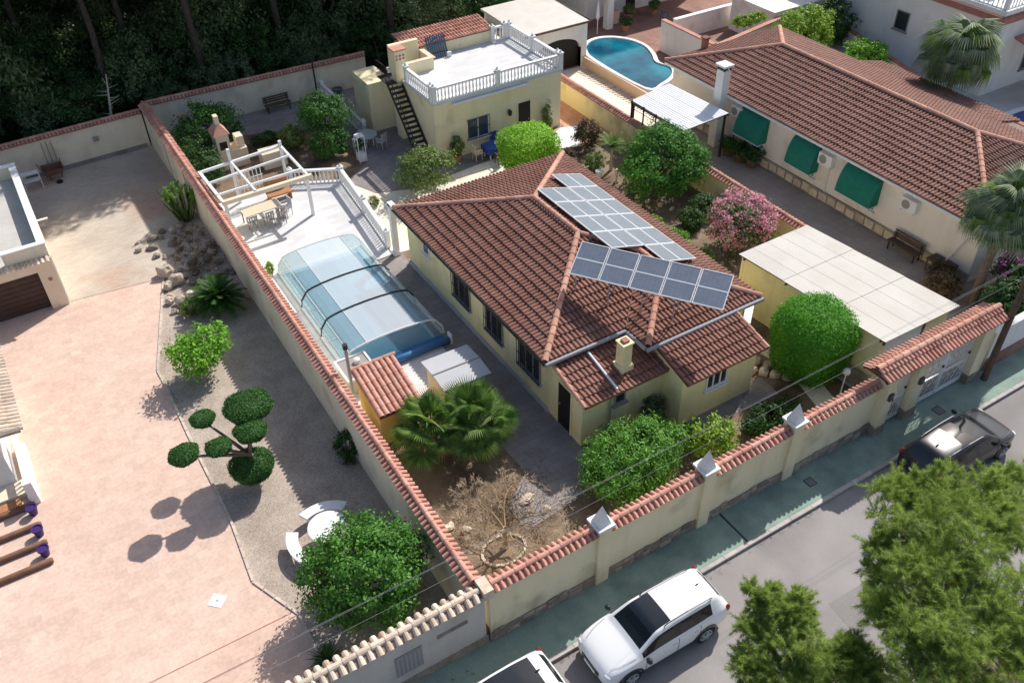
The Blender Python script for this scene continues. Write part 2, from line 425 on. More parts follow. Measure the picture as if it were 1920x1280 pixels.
def npmesh(name, v, quads, m, tri=False):
    """fast mesh from numpy arrays"""
    me = bpy.data.meshes.new(name)
    k = quads.shape[1]
    me.vertices.add(len(v)); me.vertices.foreach_set('co', np.ascontiguousarray(v, dtype=np.float32).ravel())
    me.loops.add(quads.size); me.loops.foreach_set('vertex_index', np.ascontiguousarray(quads, dtype=np.int32).ravel())
    me.polygons.add(len(quads))
    me.polygons.foreach_set('loop_start', np.arange(0, quads.size, k, dtype=np.int32))
    me.polygons.foreach_set('loop_total', np.full(len(quads), k, dtype=np.int32))
    me.materials.append(M[m] if isinstance(m, str) else m)
    me.update(calc_edges=True)
    return me

def link(name, me, parent=None, loc=None, matrix=None):
    o = bpy.data.objects.new(name, me)
    COL.objects.link(o)
    if parent: o.parent = parent
    if matrix is not None: o.matrix_local = matrix
    elif loc is not None: o.location = loc
    return o

def kids(o):
    return [c for c in COL.objects if c.parent == o]
def copy_tree(src, loc, rotz=None, scale=None, label=None, group=None):
    r = src.copy(); COL.objects.link(r); r.location = loc
    if rotz is not None: r.rotation_euler = (0, 0, rotz)
    if scale is not None: r.scale = (scale,)*3 if isinstance(scale, (int, float)) else scale
    if label: r['label'] = label
    if group: r['group'] = group
    for ch in list(src.children):
        c = ch.copy(); COL.objects.link(c); c.parent = r
        for g in ch.children:
            d = g.copy(); COL.objects.link(d); d.parent = c
    return r

def struct(name, mb, m, **k):
    return tag(mb.obj(name, m, **k), kind='structure')
# ---------------------------------------------------------------- foliage
def _unit(a): return a/np.maximum(np.linalg.norm(a, axis=-1, keepdims=True), 1e-9)

def leaf_mesh(name, pos, nrm, size, aspect, m, rng, droop=0.0):
    n = len(pos)
    rnd = _unit(rng.normal(size=(n, 3)))
    t = _unit(np.cross(nrm, rnd)); b = np.cross(nrm, t)
    t[:, 2] -= droop
    L = size*(0.6+0.8*rng.random((n, 1)))/2; W = L*aspect
    v = np.stack([pos-t*L, pos+b*W-nrm*W*.25, pos+t*L, pos-b*W-nrm*W*.25], axis=1).reshape(-1, 3)
    return npmesh(name, v, np.arange(4*n).reshape(-1, 4), m)

def crown_points(c, r, nclump, clump, per, rng, shell=0.35, cut=-0.6):
    """leaf positions in clumps spread through an ellipsoid's outer part"""
    d = _unit(rng.normal(size=(nclump*3, 3))); d = d[d[:, 2] > cut][:nclump]
    rad = 1-shell*rng.random((len(d), 1))**1.3
    wob = 1+0.14*np.sin(3*d[:, :1]+rng.random()*6)*np.cos(3*d[:, 1:2]+rng.random()*6)
    cc = np.array(c)+d*rad*wob*np.array(r)
    cs = clump*(0.6+0.8*rng.random((len(d), 1)))
    p = np.repeat(cc, per, axis=0); s = np.repeat(cs, per, axis=0)
    e = _unit(rng.normal(size=p.shape))
    q = p+e*s*(rng.random((len(p), 1))**0.45)*np.array([1, 1, .8])
    nr = _unit(e*0.7+np.repeat(d, per, axis=0)*0.5+rng.normal(size=p.shape)*0.55+np.array([0, 0, .35]))
    return q, nr

def crown(name, parent, c, r, m, leaf=0.13, nclump=90, clump=0.32, per=60, aspect=0.55, seed=1, shell=0.4, cut=-0.6, droop=0.0, world=False):
    rng = np.random.default_rng(seed)
    p, n = crown_points(c, r, nclump, clump, per, rng, shell, cut)
    p[:, 2] = np.maximum(p[:, 2], 0.04)
    if parent is not None and not world: p = p-np.array(ORG[parent.name])
    return link(name, leaf_mesh(name, p, n, leaf, aspect, m, rng, droop), parent)

def trimmed(name, parent, c, r, m, leaf=0.09, n=9000, seed=1, box=2.0, amp=0.04, core=True):
    """clipped bush: leaves close to the surface of a (super)ellipsoid, round a dense core of the same leaf"""
    rng = np.random.default_rng(seed)
    d = _unit(rng.normal(size=(n, 3)))
    k = (np.abs(d)**box).sum(1, keepdims=True)**(-1/box)
    lump = 1+amp*(np.sin(d[:, :1]*5+seed)*np.sin(d[:, 1:2]*5+2*seed)+np.sin(d[:, 2:]*6))
    rr = 1-0.10*rng.random((n, 1))+0.03*rng.normal(size=(n, 1))
    p = np.array(c)+d*k*lump*rr*np.array(r)
    p[:, 2] = np.maximum(p[:, 2], 0.03)
    nr = _unit(d/np.array(r)*min(r)+rng.normal(size=d.shape)*0.6)
    o = np.array(ORG[parent.name]) if parent else 0
    ob = link(name, leaf_mesh(name, p-o, nr, leaf, 0.6, m, rng), parent)
    if core:
        nu, nv = 20, 12
        th = np.linspace(0, math.pi, nv+1)[:, None]; ph = np.linspace(0, 2*math.pi, nu, endpoint=False)[None]
        dd = np.stack([np.sin(th)*np.cos(ph), np.sin(th)*np.sin(ph), np.cos(th)+0*ph], -1).reshape(-1, 3)
        kk = (np.abs(dd)**box).sum(1, keepdims=True)**(-1/box)
        v = np.array(c)+dd*kk*0.86*np.array(r)
        v[:, 2] = np.maximum(v[:, 2], 0.02)
        q = [(i*nu+j, (i+1)*nu+j, (i+1)*nu+(j+1) % nu, i*nu+(j+1) % nu) for i in range(nv) for j in range(nu)]
        link('inner_foliage', npmesh('inner_foliage', v-o, np.array(q), m), parent)
    return ob

def blades(name, base, dirs, L, W, m, bend=0.0, parent=None):
    """narrow leaves as two-piece strips: base points, unit directions, lengths, widths (arrays)"""
    n = len(base)
    up = np.array([0, 0, 1.0])
    side = _unit(np.cross(dirs, up)+1e-4)
    mid = base+dirs*L*0.55+np.array([0, 0, 1])*0
    tip = base+dirs*L+np.array([0, 0, -1])*L*bend
    v = np.stack([base-side*W*.3, base+side*W*.3, mid+side*W*.5, mid-side*W*.5, tip], 1).reshape(-1, 3)
    k = np.arange(n)[:, None]*5
    q = np.concatenate([k+np.array([[0, 1, 2, 3]]), k+np.array([[3, 2, 4, 4]])])
    me = bpy.data.meshes.new(name)
    f = [tuple(r) for r in (k+np.array([[0, 1, 2, 3]])).tolist()]+[tuple(r) for r in (k+np.array([[3, 2, 4]])).tolist()]
    me.from_pydata(v.tolist(), [], f)
    me.materials.append(M[m])
    return link(name, me, parent)

def pine_mesh(name, blobs, m, ntuft, rng, L=0.2, W=0.03, k=9):
    """crown of needle tufts: blobs are (centre, radius); each tuft a spray of thin triangles"""
    wts = np.array([b[1]**2 for b in blobs]); wts = wts/wts.sum()
    idx = rng.choice(len(blobs), ntuft, p=wts)
    C = np.array([b[0] for b in blobs])[idx]; R = np.array([b[1] for b in blobs])[idx][:, None]
    d = _unit(rng.normal(size=(ntuft, 3))); d[:, 2] = np.abs(d[:, 2])*0.9-0.25*rng.random(ntuft); d = _unit(d)
    p = C+d*R*(rng.random((ntuft, 1))**0.35)*np.array([1, 1, .7])
    base = np.repeat(p, k, axis=0); dd = np.repeat(d, k, axis=0)
    g = _unit(dd*0.7+rng.normal(size=base.shape)*0.75+np.array([0, 0, .25]))
    s = _unit(np.cross(g, rng.normal(size=g.shape)))*W*(0.7+.6*rng.random((len(g), 1)))
    l = L*(0.6+0.7*rng.random((len(g), 1)))
    v = np.stack([base-s*.5, base+s*.5, base+g*l], 1).reshape(-1, 3)
    return npmesh(name, v, np.arange(len(v)).reshape(-1, 3), m)

def spray_mesh(name, blobs, m, rng, twigs=15, per=95, L=0.15, W=0.0095):
    """pine crown of feathery shoots: each blob sends out twigs, their outer part set with needles"""
    B, D, R = [], [], []
    for c, r in blobs:
        d = _unit(rng.normal(size=(twigs, 3))+np.array([0, 0, .45]))
        B.append(np.repeat(np.array([c]), twigs, 0)); D.append(d); R.append(r*(.6+.55*rng.random((twigs, 1))))
    B, D, R = np.concatenate(B), np.concatenate(D), np.concatenate(R)
    b, d, r = (np.repeat(a, per, axis=0) for a in (B, D, R))
    t = .25+.8*rng.random((len(b), 1))
    p = b+d*r*t+rng.normal(size=b.shape)*.012
    g = _unit(d*0.75+rng.normal(size=b.shape)*0.6)
    s = _unit(np.cross(g, rng.normal(size=g.shape)))*W*(0.7+.6*rng.random((len(g), 1)))
    l = L*(0.6+0.7*rng.random((len(g), 1)))*(1.15-.35*t)
    v = np.stack([p-s*.5, p+s*.5, p+g*l], 1).reshape(-1, 3)
    return npmesh(name, v, np.arange(len(v)).reshape(-1, 3), m)

def limbs(mb, base, top, r, spread, n, rng, mi=0, start=0.35):
    """trunk with limbs that fork outwards into a crown"""
    b, t = Vector(base), Vector(top)
    kink = Vector((rng.uniform(-.08, .08), rng.uniform(-.08, .08), 0))*(t-b).length
    mb.tube([b, b.lerp(t, .3)+kink, b.lerp(t, .65)-kink*.5, t], [r, r*.85, r*.65, r*.35], 7, mi)
    for i in range(n):
        a = b.lerp(t, start+(0.95-start)*i/max(1, n))
        an = i*2.4+rng.uniform(-.4, .4)
        e = a+Vector((math.cos(an)*spread, math.sin(an)*spread, spread*rng.uniform(.35, .8)))
        mb.tube([a, a.lerp(e, .5)+Vector((0, 0, .06*spread)), e], [r*.5, r*.35, r*.12], 5, mi)
    return mb

def tree(name, label, cat, base, c, r, m, seed=1, leaf=0.13, nclump=90, clump=0.34, per=60, trunk=0.1, bark='bark', group=None, shell=0.45, nl=7, aspect=0.55, cut=-0.6, droop=0.0):
    t = thing(name, label, cat, base, group=group)
    rd = random.Random(seed)
    limbs(MB(), base, (c[0], c[1], c[2]+r[2]*.45), trunk, min(r[0], r[1])*.7, nl, rd).obj('trunk', bark, t, smooth=True)
    crown('crown', t, c, r, m, leaf, nclump, clump, per, aspect, seed, shell, cut, droop)
    return t

# ---------------------------------------------------------------- roof tiles
TW, TL = 0.19, 0.38        # cover of one tile across and along the slope
def tile_proto():
    """one roman tile: u across, v up the slope, w out of the roof; front lip raised on the course below"""
    us = [0.0, 0.020, 0.050, 0.092, 0.122, 0.142, TW]
    hs = [0.004, 0.034, 0.056, 0.056, 0.034, 0.004, 0.0]
    v, f = [], []
    for vv, lift in ((-0.015, 0.064), (TL+0.02, 0.004)):
        for a, h in zip(us, hs): v.append((a, vv, h+lift))
    n = len(us)
    for a in us: v.append((a, -0.012, 0.004))
    for i in range(n-1):
        f.append((i, i+1, n+i+1, n+i))
        f.append((2*n+i, 2*n+i+1, i+1, i))
    return v, f
TPV, TPF = tile_proto()
TRND = random.Random(77)

def barrel(L=0.34, r=0.075, r2=0.062, seg=5, t=0.016):
    """half-round tile lying along +y from the origin, open below, with its front edge's thickness"""
    v, f = [], []
    for y, rr in ((0, r), (L, r2)):
        for j in range(seg+1):
            a = math.pi*j/seg
            v.append((math.cos(a)*rr, y, math.sin(a)*rr))
    n = seg+1
    for j in range(seg): f.append((j, n+j, n+j+1, j+1))
    for rr in (r-t,):
        for j in range(seg+1):
            a = math.pi*j/seg
            v.append((math.cos(a)*rr, 0.0, math.sin(a)*rr))
    for j in range(seg): f.append((j, j+1, 2*n+j+1, 2*n+j))
    for j in range(seg+1):
        a = math.pi*j/seg
        v.append((math.cos(a)*(r2-t), L, math.sin(a)*(r2-t)))
    for j in range(seg): f.append((n+j+1, n+j, 3*n+j, 3*n+j+1)); f.append((2*n+j, 2*n+j+1, 3*n+j+1, 3*n+j))
    return v, f

def pydata(name, v, f, m):
    me = bpy.data.meshes.new(name); me.from_pydata(v, [], f); me.materials.append(M[m]); me.update(); return me

def scatter(parent, name, plural, proto, m, mats4, limit, extra=None, off=None):
    """place one shape many times: the nearest `limit` as parts, the rest joined"""
    v, f = proto
    me = pydata(name, v, f, m)
    o = Vector(off) if off is not None else ORG[parent.name]
    mats4 = sorted(mats4, key=lambda q: (q.translation-CAM).length)
    for q in mats4[:limit]:
        r = q.copy(); r.translation = q.translation-o
        link(name, me, parent, matrix=r)
    rest = mats4[limit:]
    V = np.array(v); vs, fs, k = [], [], 0
    for q in rest:
        A = np.array(q.to_3x3()); vs.append(V@A.T+np.array(q.translation-o)); fs += [tuple(i+k for i in ff) for ff in f]; k += len(v)
    if extra:
        ev, ef = extra
        if len(ev):
            vs.append(np.array(ev)-np.array(o)); fs += [tuple(i+k for i in ff) for ff in ef]
    if fs:
        me2 = pydata(plural, np.concatenate(vs).tolist(), fs, m)
        return tag(link(plural, me2, parent), kind='stuff')

def tiled_roof(parent, faces, m, limit=300, under='roof_under', deck=0.06, rot0=None, tw=1.0):
    """faces: convex outlines (3-D, first edge = the eave). Tiles in courses; whole ones placed, cut ones bisected at hips and edges"""
    whole = []; ev, ef = [], []
    dk = MB()
    for P in faces:
        P = [Vector(p) for p in P]
        o = P[0]; u = (P[1]-P[0]).normalized(); nn = (P[1]-P[0]).cross(P[2]-P[0]).normalized()
        if nn.z < 0:
            P = [P[1], P[0]]+P[:1:-1]
            o = P[0]; u = (P[1]-P[0]).normalized(); nn = (P[1]-P[0]).cross(P[2]-P[0]).normalized()
        v = nn.cross(u)
        dk.slab(P, deck)
        q2 = [((p-o).dot(u), (p-o).dot(v)) for p in P]
        n = len(q2)
        def inside(a, b, e=0.0):
            for i in range(n):
                x0, y0 = q2[i]; x1, y1 = q2[(i+1) % n]
                ex, ey = x1-x0, y1-y0
                if ex*(b-y0)-ey*(a-x0) < -e*math.hypot(ex, ey): return False
            return True
        umin, umax = min(a for a, b in q2), max(a for a, b in q2)
        vmax = max(b for a, b in q2)
        bm = bmesh.new(); cut = 0
        nu, nv = int((umax-umin)/TW)+2, int(vmax/TL)+1
        for j in range(nv):
            for i in range(nu):
                a, b = umin+i*TW, j*TL
                cs = [inside(a, b+.01), inside(a+TW, b+.01), inside(a, b+TL), inside(a+TW, b+TL)]
                if not any(cs) and not inside(a+TW/2, b+TL/2): continue
                if all(cs):
                    mm = Matrix(((u.x, v.x, nn.x, 0), (u.y, v.y, nn.y, 0), (u.z, v.z, nn.z, 0), (0, 0, 0, 1)))
                    mm.translation = o+u*(a+TRND.uniform(-.004, .004))+v*(b+TRND.uniform(-.014, .010))+nn*TRND.uniform(0, .008)
                    whole.append(mm)
                else:
                    vs = [bm.verts.new(o+u*(a+x)+v*(b+y)+nn*z) for x, y, z in TPV]
                    for ff in TPF: bm.faces.new([vs[k] for k in ff])
                    cut += 1
        if cut:
            for i in range(1, n):
                e = (P[(i+1) % n]-P[i])
                bmesh.ops.bisect_plane(bm, geom=bm.verts[:]+bm.edges[:]+bm.faces[:], plane_co=P[i], plane_no=e.cross(nn), clear_outer=True)
            bm.verts.ensure_lookup_table(); bm.verts.index_update()
            k = len(ev)
            ev += [tuple(x.co) for x in bm.verts]; ef += [tuple(x.index+k for x in y.verts) for y in bm.faces]
        bm.free()
    dk.obj('roof_deck', under, parent)
    scatter(parent, 'roof_tile', 'roof_tiles', (TPV, TPF), m, whole, limit, (ev, ef))

def ridge_line(parent, a, b, m='ridge_tile', r=0.12, L=0.40, lift=0.03, name='ridge_tile', limit=60):
    a, b = Vector(a), Vector(b)
    d = (b-a); n = max(1, round(d.length/L)); d.normalize()
    s = d.cross(Vector((0, 0, 1))).normalized(); up = s.cross(d)
    mats4 = []
    for i in range(n):
        mm = Matrix(((s.x, d.x, up.x, 0), (s.y, d.y, up.y, 0), (s.z, d.z, up.z, 0), (0, 0, 0, 1)))
        mm.translation = a+d*((b-a).length*i/n)+up*lift
        mats4.append(mm)
    scatter(parent, name, name+'s', barrel((b-a).length/n+.05, r, r*.85), m, mats4, limit)

def coping(parent, p0, p1, z, m='coping', mort='mortar', half=0.27, drop=0.13, pitch=0.2, r=0.072, limit=300, cap_r=0.10, seed=0):
    """tiled wall top: barrel tiles down both sides, ridge tiles along the crest"""
    p0, p1 = Vector((*p0[:2], 0)), Vector((*p1[:2], 0))
    d = (p1-p0); Ln = d.length; d.normalize(); s = Vector((-d.y, d.x, 0))
    rd = random.Random(seed)
    mb = MB()
    a, b = p0, p1
    for q in (-1, 1):
        pass
    prof = [(-half+.03, z-drop-.05), (half-.03, z-drop-.05), (half-.03, z-drop-.01), (0, z-.015), (-half+.03, z-drop-.01)]
    vs = [tuple(e+s*x)[:2]+(zz,) for e in (a, b) for x, zz in prof]
    n = len(prof)
    mb.add(vs, [tuple(range(n)), tuple(range(2*n-1, n-1, -1))]+[(i, n+i, n+(i+1) % n, (i+1) % n) for i in range(n)])
    mb.obj('coping_bed', mort, parent)
    mats4 = []
    k = int(Ln/pitch)
    for i in range(k):
        for q in (-1, 1):
            y = (s*q*half+Vector((0, 0, -drop))).normalized()
            x = y.cross(Vector((0, 0, 1))).normalized(); up = x.cross(y)
            # tile's mouth is at the eave, so it runs from there up to the crest
            yy = -y; xx = yy.cross(up).normalized()
            mm = Matrix(((xx.x, yy.x, up.x, 0), (xx.y, yy.y, up.y, 0), (xx.z, yy.z, up.z, 0), (0, 0, 0, 1)))
            j = rd.uniform(-.012, .012)
            mm.translation = p0+d*((i+.5)*Ln/k+j)+s*q*(half+rd.uniform(-.012, .012))+Vector((0, 0, z-drop-.02+rd.uniform(0, .008)))
            mats4.append(mm)
    scatter(parent, 'coping_tile', 'coping_tiles', barrel(math.hypot(half, drop)-.02, r, r*.8), m, mats4, limit)
    ridge_line(parent, (p0.x, p0.y, z-.02), (p1.x, p1.y, z-.02), m, cap_r, 0.42, 0.0, 'crest_tile', 90)

# ---------------------------------------------------------------- building bits
def wall_run(mb, p0, p1, t, z0, z1, mi=0):
    p0, p1 = Vector((*p0, 0)), Vector((*p1, 0))
    d = p1-p0; s = Vector((-d.y, d.x, 0)).normalized()*t/2
    a, b, c, e = p0-s, p0+s, p1+s, p1-s
    return mb.prism([(a.x, a.y), (e.x, e.y), (c.x, c.y), (b.x, b.y)], z0, z1, mi)

BAL = None
def balustrade(name, label, pts, z, group=None, h=0.85, pitch=0.2, posts=True, m='white'):
    """classical balustrade along a polyline: rails, posts and turned balusters"""
    global BAL
    if BAL is None:
        b = MB(); b.lathe((0, 0, 0), [(.05, 0), (.05, .05), (.028, .10), (.055, .26), (.045, .38), (.026, .50), (.05, .60), (.05, .65)], 7)
        BAL = b.mesh('baluster', m, smooth=True)
    t = thing(name, label, 'balustrade', (pts[0][0], pts[0][1], z), group=group)
    for i in range(len(pts)-1):
        a, b = Vector((*pts[i], z)), Vector((*pts[i+1], z))
        d = b-a; u = d.normalized()
        q = MB(); q.obox(a+u*.1, d-u*.2, .17, .09, 0); q.obj('bottom_rail', m, t)
        q = MB(); q.obox(a+u*.1+Vector((0, 0, h-.12)), d-u*.2, .18, .10, 0); q.obj('top_rail', m, t)
        n = max(1, int((d.length-.3)/pitch))
        for k in range(n):
            p = a+d*((k+.5)/n)*(1-.3/d.length)+u*.15
            link('baluster', BAL, t, loc=p-ORG[t.name]+Vector((0, 0, .09)))
    if posts:
        for i, p in enumerate(pts):
            q = MB(); q.box(p[0]-.11, p[1]-.11, z, p[0]+.11, p[1]+.11, z+h+.03)
            q.box(p[0]-.14, p[1]-.14, z+h+.03, p[0]+.14, p[1]+.14, z+h+.09)
            q.lathe((p[0], p[1], z+h+.09), [(.10, 0), (.07, .06), (.02, .13)], 8)
            q.obj('post', m, t)
    return t

def window(parent, axis, pos, a0, a1, z0, z1, out, frame='white', pane='pane', bars=2, sill=True, grille=False, name='window', shelf=None):
    """window on a wall lying along `axis` ('x' or 'y') at coordinate pos; out = +1/-1 outward"""
    def bx(mb, u0, u1, d0, d1, zz0, zz1):
        d0, d1 = pos+out*d0, pos+out*d1
        return mb.box(u0, d0, zz0, u1, d1, zz1) if axis == 'x' else mb.box(d0, u0, zz0, d1, u1, zz1)
    f = MB(); t = .06
    bx(f, a0, a1, -.02, .05, z0, z0+t); bx(f, a0, a1, -.02, .05, z1-t, z1)
    bx(f, a0, a0+t, -.02, .05, z0+t, z1-t); bx(f, a1-t, a1, -.02, .05, z0+t, z1-t)
    for i in range(1, bars):
        u = a0+(a1-a0)*i/bars
        bx(f, u-t/2, u+t/2, -.02, .045, z0+t, z1-t)
    w_ = f.obj(name, frame, parent)
    p = MB(); bx(p, a0+t, a1-t, -.02, .012, z0+t, z1-t); p.obj('pane', pane, w_)
    if sill:
        q = MB(); bx(q, a0-.08, a1+.08, -.02, .14, z0-.07, z0-.002); q.obj('sill', shelf or frame, w_)
    if grille:
        q = MB()
        k = int((a1-a0)/.13)
        for i in range(k+1):
            u = a0+(a1-a0)*i/k
            bx(q, u-.01, u+.01, .13, .15, z0, z1)
        for zz in (z0, (z0+z1)/2, z1-.02):
            bx(q, a0-.02, a1+.02, .11, .13, zz, zz+.03)
        for u in (a0-.02, a1):
            for zz in (z0+.03, z1-.06): bx(q, u, u+.02, .051, .11, zz, zz+.03)
        q.obj('grille', 'dark_metal', w_)
    return w_

def door(parent, axis, pos, a0, a1, z0, z1, out, m='door_dark', frame='white', name='door', knob=True):
    def bx(mb, u0, u1, d0, d1, zz0, zz1):
        d0, d1 = pos+out*d0, pos+out*d1
        return mb.box(u0, d0, zz0, u1, d1, zz1) if axis == 'x' else mb.box(d0, u0, zz0, d1, u1, zz1)
    d = MB(); bx(d, a0, a1, -.02, .02, z0, z1)
    o = d.obj(name, m, parent)
    f = MB(); t = .07
    bx(f, a0-t, a0, -.02, .05, z0, z1+t); bx(f, a1, a1+t, -.02, .05, z0, z1+t); bx(f, a0, a1, -.02, .05, z1, z1+t)
    f.obj('door_frame', frame, o)
    if knob:
        k = MB(); bx(k, a1-.14, a1-.08, .021, .07, z0+1.0, z0+1.06); k.obj('handle', 'grey_metal', o)
    return o

def chair(name, label, loc, rz, m='white', group=None, arms=True):
    t = thing(name, label, 'chair', loc, rz, group, local=True)
    q = MB(); q.box(-.22, -.22, .40, .22, .22, .45); q.obj('seat', m, t)
    q = MB()
    for i in range(4): q.box(-.2+i*.115, .2, .47, -.2+i*.115+.06, .24, .85)
    q.box(-.22, .195, .85, .22, .245, .92); q.obj('backrest', m, t)
    for x in (-.2, .2):
        for y in (-.19, .19):
            q = MB(); q.tube([(x, y, 0), (x*.95, y*.95, .41)], .022, 5); q.obj('leg', m, t)
    if arms:
        for x in (-.22, .22):
            q = MB(); q.box(x-.025, -.2, .63, x+.025, .2, .66); q.box(x-.02, -.2, .45, x+.02, -.16, .63); q.obj('armrest', m, t)
    return t

def table(name, label, loc, rz, lx, ly, h, m='white', legm=None, group=None, round_=False, cat='table'):
    t = thing(name, label, cat, loc, rz, group, local=True)
    q = MB()
    if round_: q.lathe((0, 0, h-.04), [(lx, 0), (lx, .04)], 20)
    else: q.box(-lx/2, -ly/2, h-.04, lx/2, ly/2, h)
    q.obj('tabletop', m, t)
    r = .7*lx if round_ else lx/2-.06
    for x in (-1, 1):
        for y in (-1, 1):
            px, py = (x*r*.6, y*r*.6) if round_ else (x*(lx/2-.06), y*(ly/2-.06))
            q = MB(); q.tube([(px, py, 0), (px, py, h-.04)], .028, 6); q.obj('leg', legm or m, t)
    return t

def park_bench(name, label, loc, rz, m='wood_dark', L=1.5, legm='dark_metal'):
    t = thing(name, label, 'bench', loc, rz, local=True)
    for i in range(4):
        q = MB(); q.box(-L/2, -.22+i*.115, .42, L/2, -.22+i*.115+.09, .455); q.obj('seat_slat', m, t)
    for i in range(3):
        q = MB(); q.box(-L/2, .22+.02*i, .52+i*.13, L/2, .245+.02*i, .62+i*.13); q.obj('back_slat', m, t)
    for x in (-L/2+.12, L/2-.16):
        q = MB(); q.box(x, -.22, 0, x+.05, -.17, .42); q.box(x, .17, 0, x+.05, .219, .80); q.box(x, -.169, .36, x+.05, .169, .41)
        q.obj('leg', legm, t)
    return t

def pot(name, label, loc, r, h, m, leaf=None, lh=0.4, seed=1, cat='planter', group=None, blob=None):
    t = thing(name, label, cat, loc, group=group, local=True)
    q = MB(); q.lathe((0, 0, 0), [(r*.7, 0), (r*.95, h*.8), (r*1.08, h*.82), (r*1.08, h), (r*.9, h), (r*.88, h*.9)], 12); q.obj('pot', m, t)
    if leaf:
        b = blob or (r*1.5, r*1.5, lh/2)
        crown('plant', t, (0, 0, h+b[2]*.8), b, leaf, min(.11, .3*r+.035), 34, r*.7, 30, seed=seed, cut=-.8)
    return t
# ================================================================ THE SETTING
struct('ground', MB().poly([(-400, -400, -1.0), (500, -400, -1.0), (500, 500, -1.0), (-400, 500, -1.0)]), 'soil')
struct('road', MB().box(-60, -8.2, -.9, 120, -1.93, -.63), 'asphalt')
struct('verge', MB().box(-60, -30, -.9, 120, -8.25, -.55), 'soil')
struct('sidewalk', MB().box(-60, -1.77, -.9, 120, -.2, -.5), 'sidewalk')
kb = struct('kerb', MB().box(-60, -1.90, -.9, 120, -1.775, -.53), 'kerb')
for i, (x0, y0, x1, y1) in enumerate(((9.5, -6.2, 11.4, -4.9), (-1.5, -6.6, .6, -5.6))):
    struct('road_patch', MB().prism([(x0, y0), (x1, y0+.1), (x1-.1, y1), (x0+.15, y1+.05)], -.64, -.626), 'road_patch')
ks = MB().box(0, 0, 0, .985, .145, .12).mesh('kerb_stone', 'kerb')
for i in range(44): link('kerb_stone', ks, kb, loc=(-12+i, -1.92, -.622))

struct('garden', MB().box(-.3, -.25, -.6, 22, 37.4, 0), 'garden')
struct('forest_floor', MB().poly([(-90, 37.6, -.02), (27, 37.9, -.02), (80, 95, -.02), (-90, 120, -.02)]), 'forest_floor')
BND = [yd(*p) for p in [(-3.47, 23.25), (-5.40, 16.95), (-5.37, 15.77), (-5.38, 12.35), (-5.33, 9.19), (-5.33, 7.68), (-5.50, 5.17), (-4.71, 3.30), (-4.71, -.9)]]
struct('paving', MB().prism([(-40, -.3)]+BND[::-1]+[yd(-7.3, 23.7), yd(-40, 23.7)], -.9, LOW), 'pink_paving')
struct('gravel_bed', MB().prism(BND+[(-.26, -.3), (-.26, 24.02)], -.9, LOW-.02), 'gravel')
struct('patio', MB().prism([yd(-40, 23.72), yd(-7.3, 23.72), yd(-3.47, 23.27), (-.26, 24.04), (-.26, 38), (-41, 37.3)], -.9, LOW+.008), 'patio')
eb = struct('bed_edging', MB().box(-4.75, 1.4, -.6, -4.67, 3.2, LOW+.03), 'edging')
for (x0, y0), (x1, y1) in zip(BND[:-1], BND[1:]):
    L = math.hypot(x1-x0, y1-y0); n = max(1, round(L/.55))
    for i in range(n):
        a = Vector((x0+(x1-x0)*i/n, y0+(y1-y0)*i/n, LOW)); d = Vector(((x1-x0)/n*.96, (y1-y0)/n*.96, 0))
        MB().obox(a, d, .09, .045, .1).obj('edging_stone', 'edging', eb)
for y in (2.95, 3.8):
    struct('drain_channel', MB().box(-9.6, y-.014, LOW, -4.85, y+.014, LOW+.006), 'mortar')

# surfaces inside the plot
struct('pool_deck', MB().prism([(-.25, 8.6), (5.0, 8.6), (5.0, 19.2), (6.15, 19.2), (6.95, 26.9), (4.6, 28.2), (-.25, 28.2)], -.1, .02), 'deck')
struct('side_path', MB().prism([(5.02, 3.6), (6.6, 3.6), (6.6, 19.1), (5.02, 19.1)], -.1, .018), 'dark_paving')
struct('front_path', MB().prism([(2.9, 2.2), (5.0, 2.4), (6.6, 3.55), (5.0, 8.5), (4.2, 8.5), (4.2, 4.4), (2.9, 3.4)], -.1, .016), 'dark_paving')
struct('cream_path', MB().prism([(6.22, 19.2), (9.6, 18.9), (15.8, 19.2), (16.6, 24.6), (14.8, 24.5), (9.9, 24.0), (7.9, 24.7), (7.1, 26.6)], -.1, .016), 'cream_paving')
struct('terrace', MB().prism([(7.1, 26.65), (7.9, 24.75), (9.9, 24.05), (14.8, 24.55), (16.6, 24.65), (16.6, 25.6), (20.2, 25.6), (20.2, 31), (20, 37), (9, 37.2), (8.7, 33), (9, 28)], -.1, .02), 'dark_paving')  # front part dark for the guest house's cast shadow, put into the paving colour
struct('sun_terrace', MB().prism([(16.65, 24.3), (22.0, 22.6), (22.0, 30), (20.25, 30), (20.25, 25.55), (16.65, 25.55)], -.1, .024), 'terracotta_floor')
struct('white_floor', MB().prism([(18.5, 23.5), (19.5, 23.1), (20.9, 24.2), (20.95, 25.2), (19.95, 25.5), (18.6, 24.7)], -.1, .03), 'white')
struct('back_path', MB().prism([(3.2, 35.2), (8.6, 33.2), (8.9, 37.1), (4.2, 37.5), (-.2, 37.2), (.3, 35.5)], -.1, .022), 'dark_paving')
struct('gate_path', MB().prism([(15.0, .1), (15.9, .1), (16.75, 3.2), (15.9, 6.5), (15.4, 6.5), (15.9, 3.4)], -.1, .014), 'cream_paving')
struct('front_walk', MB().prism([(10.6, 2.7), (14.6, 2.55), (14.7, 3.6), (10.7, 3.75)], -.1, .013), 'dark_paving')
struct('carport_floor', MB().prism([(17.2, .1), (22, .1), (22, 8.2), (17.2, 8.2)], -.1, .012), 'concrete')

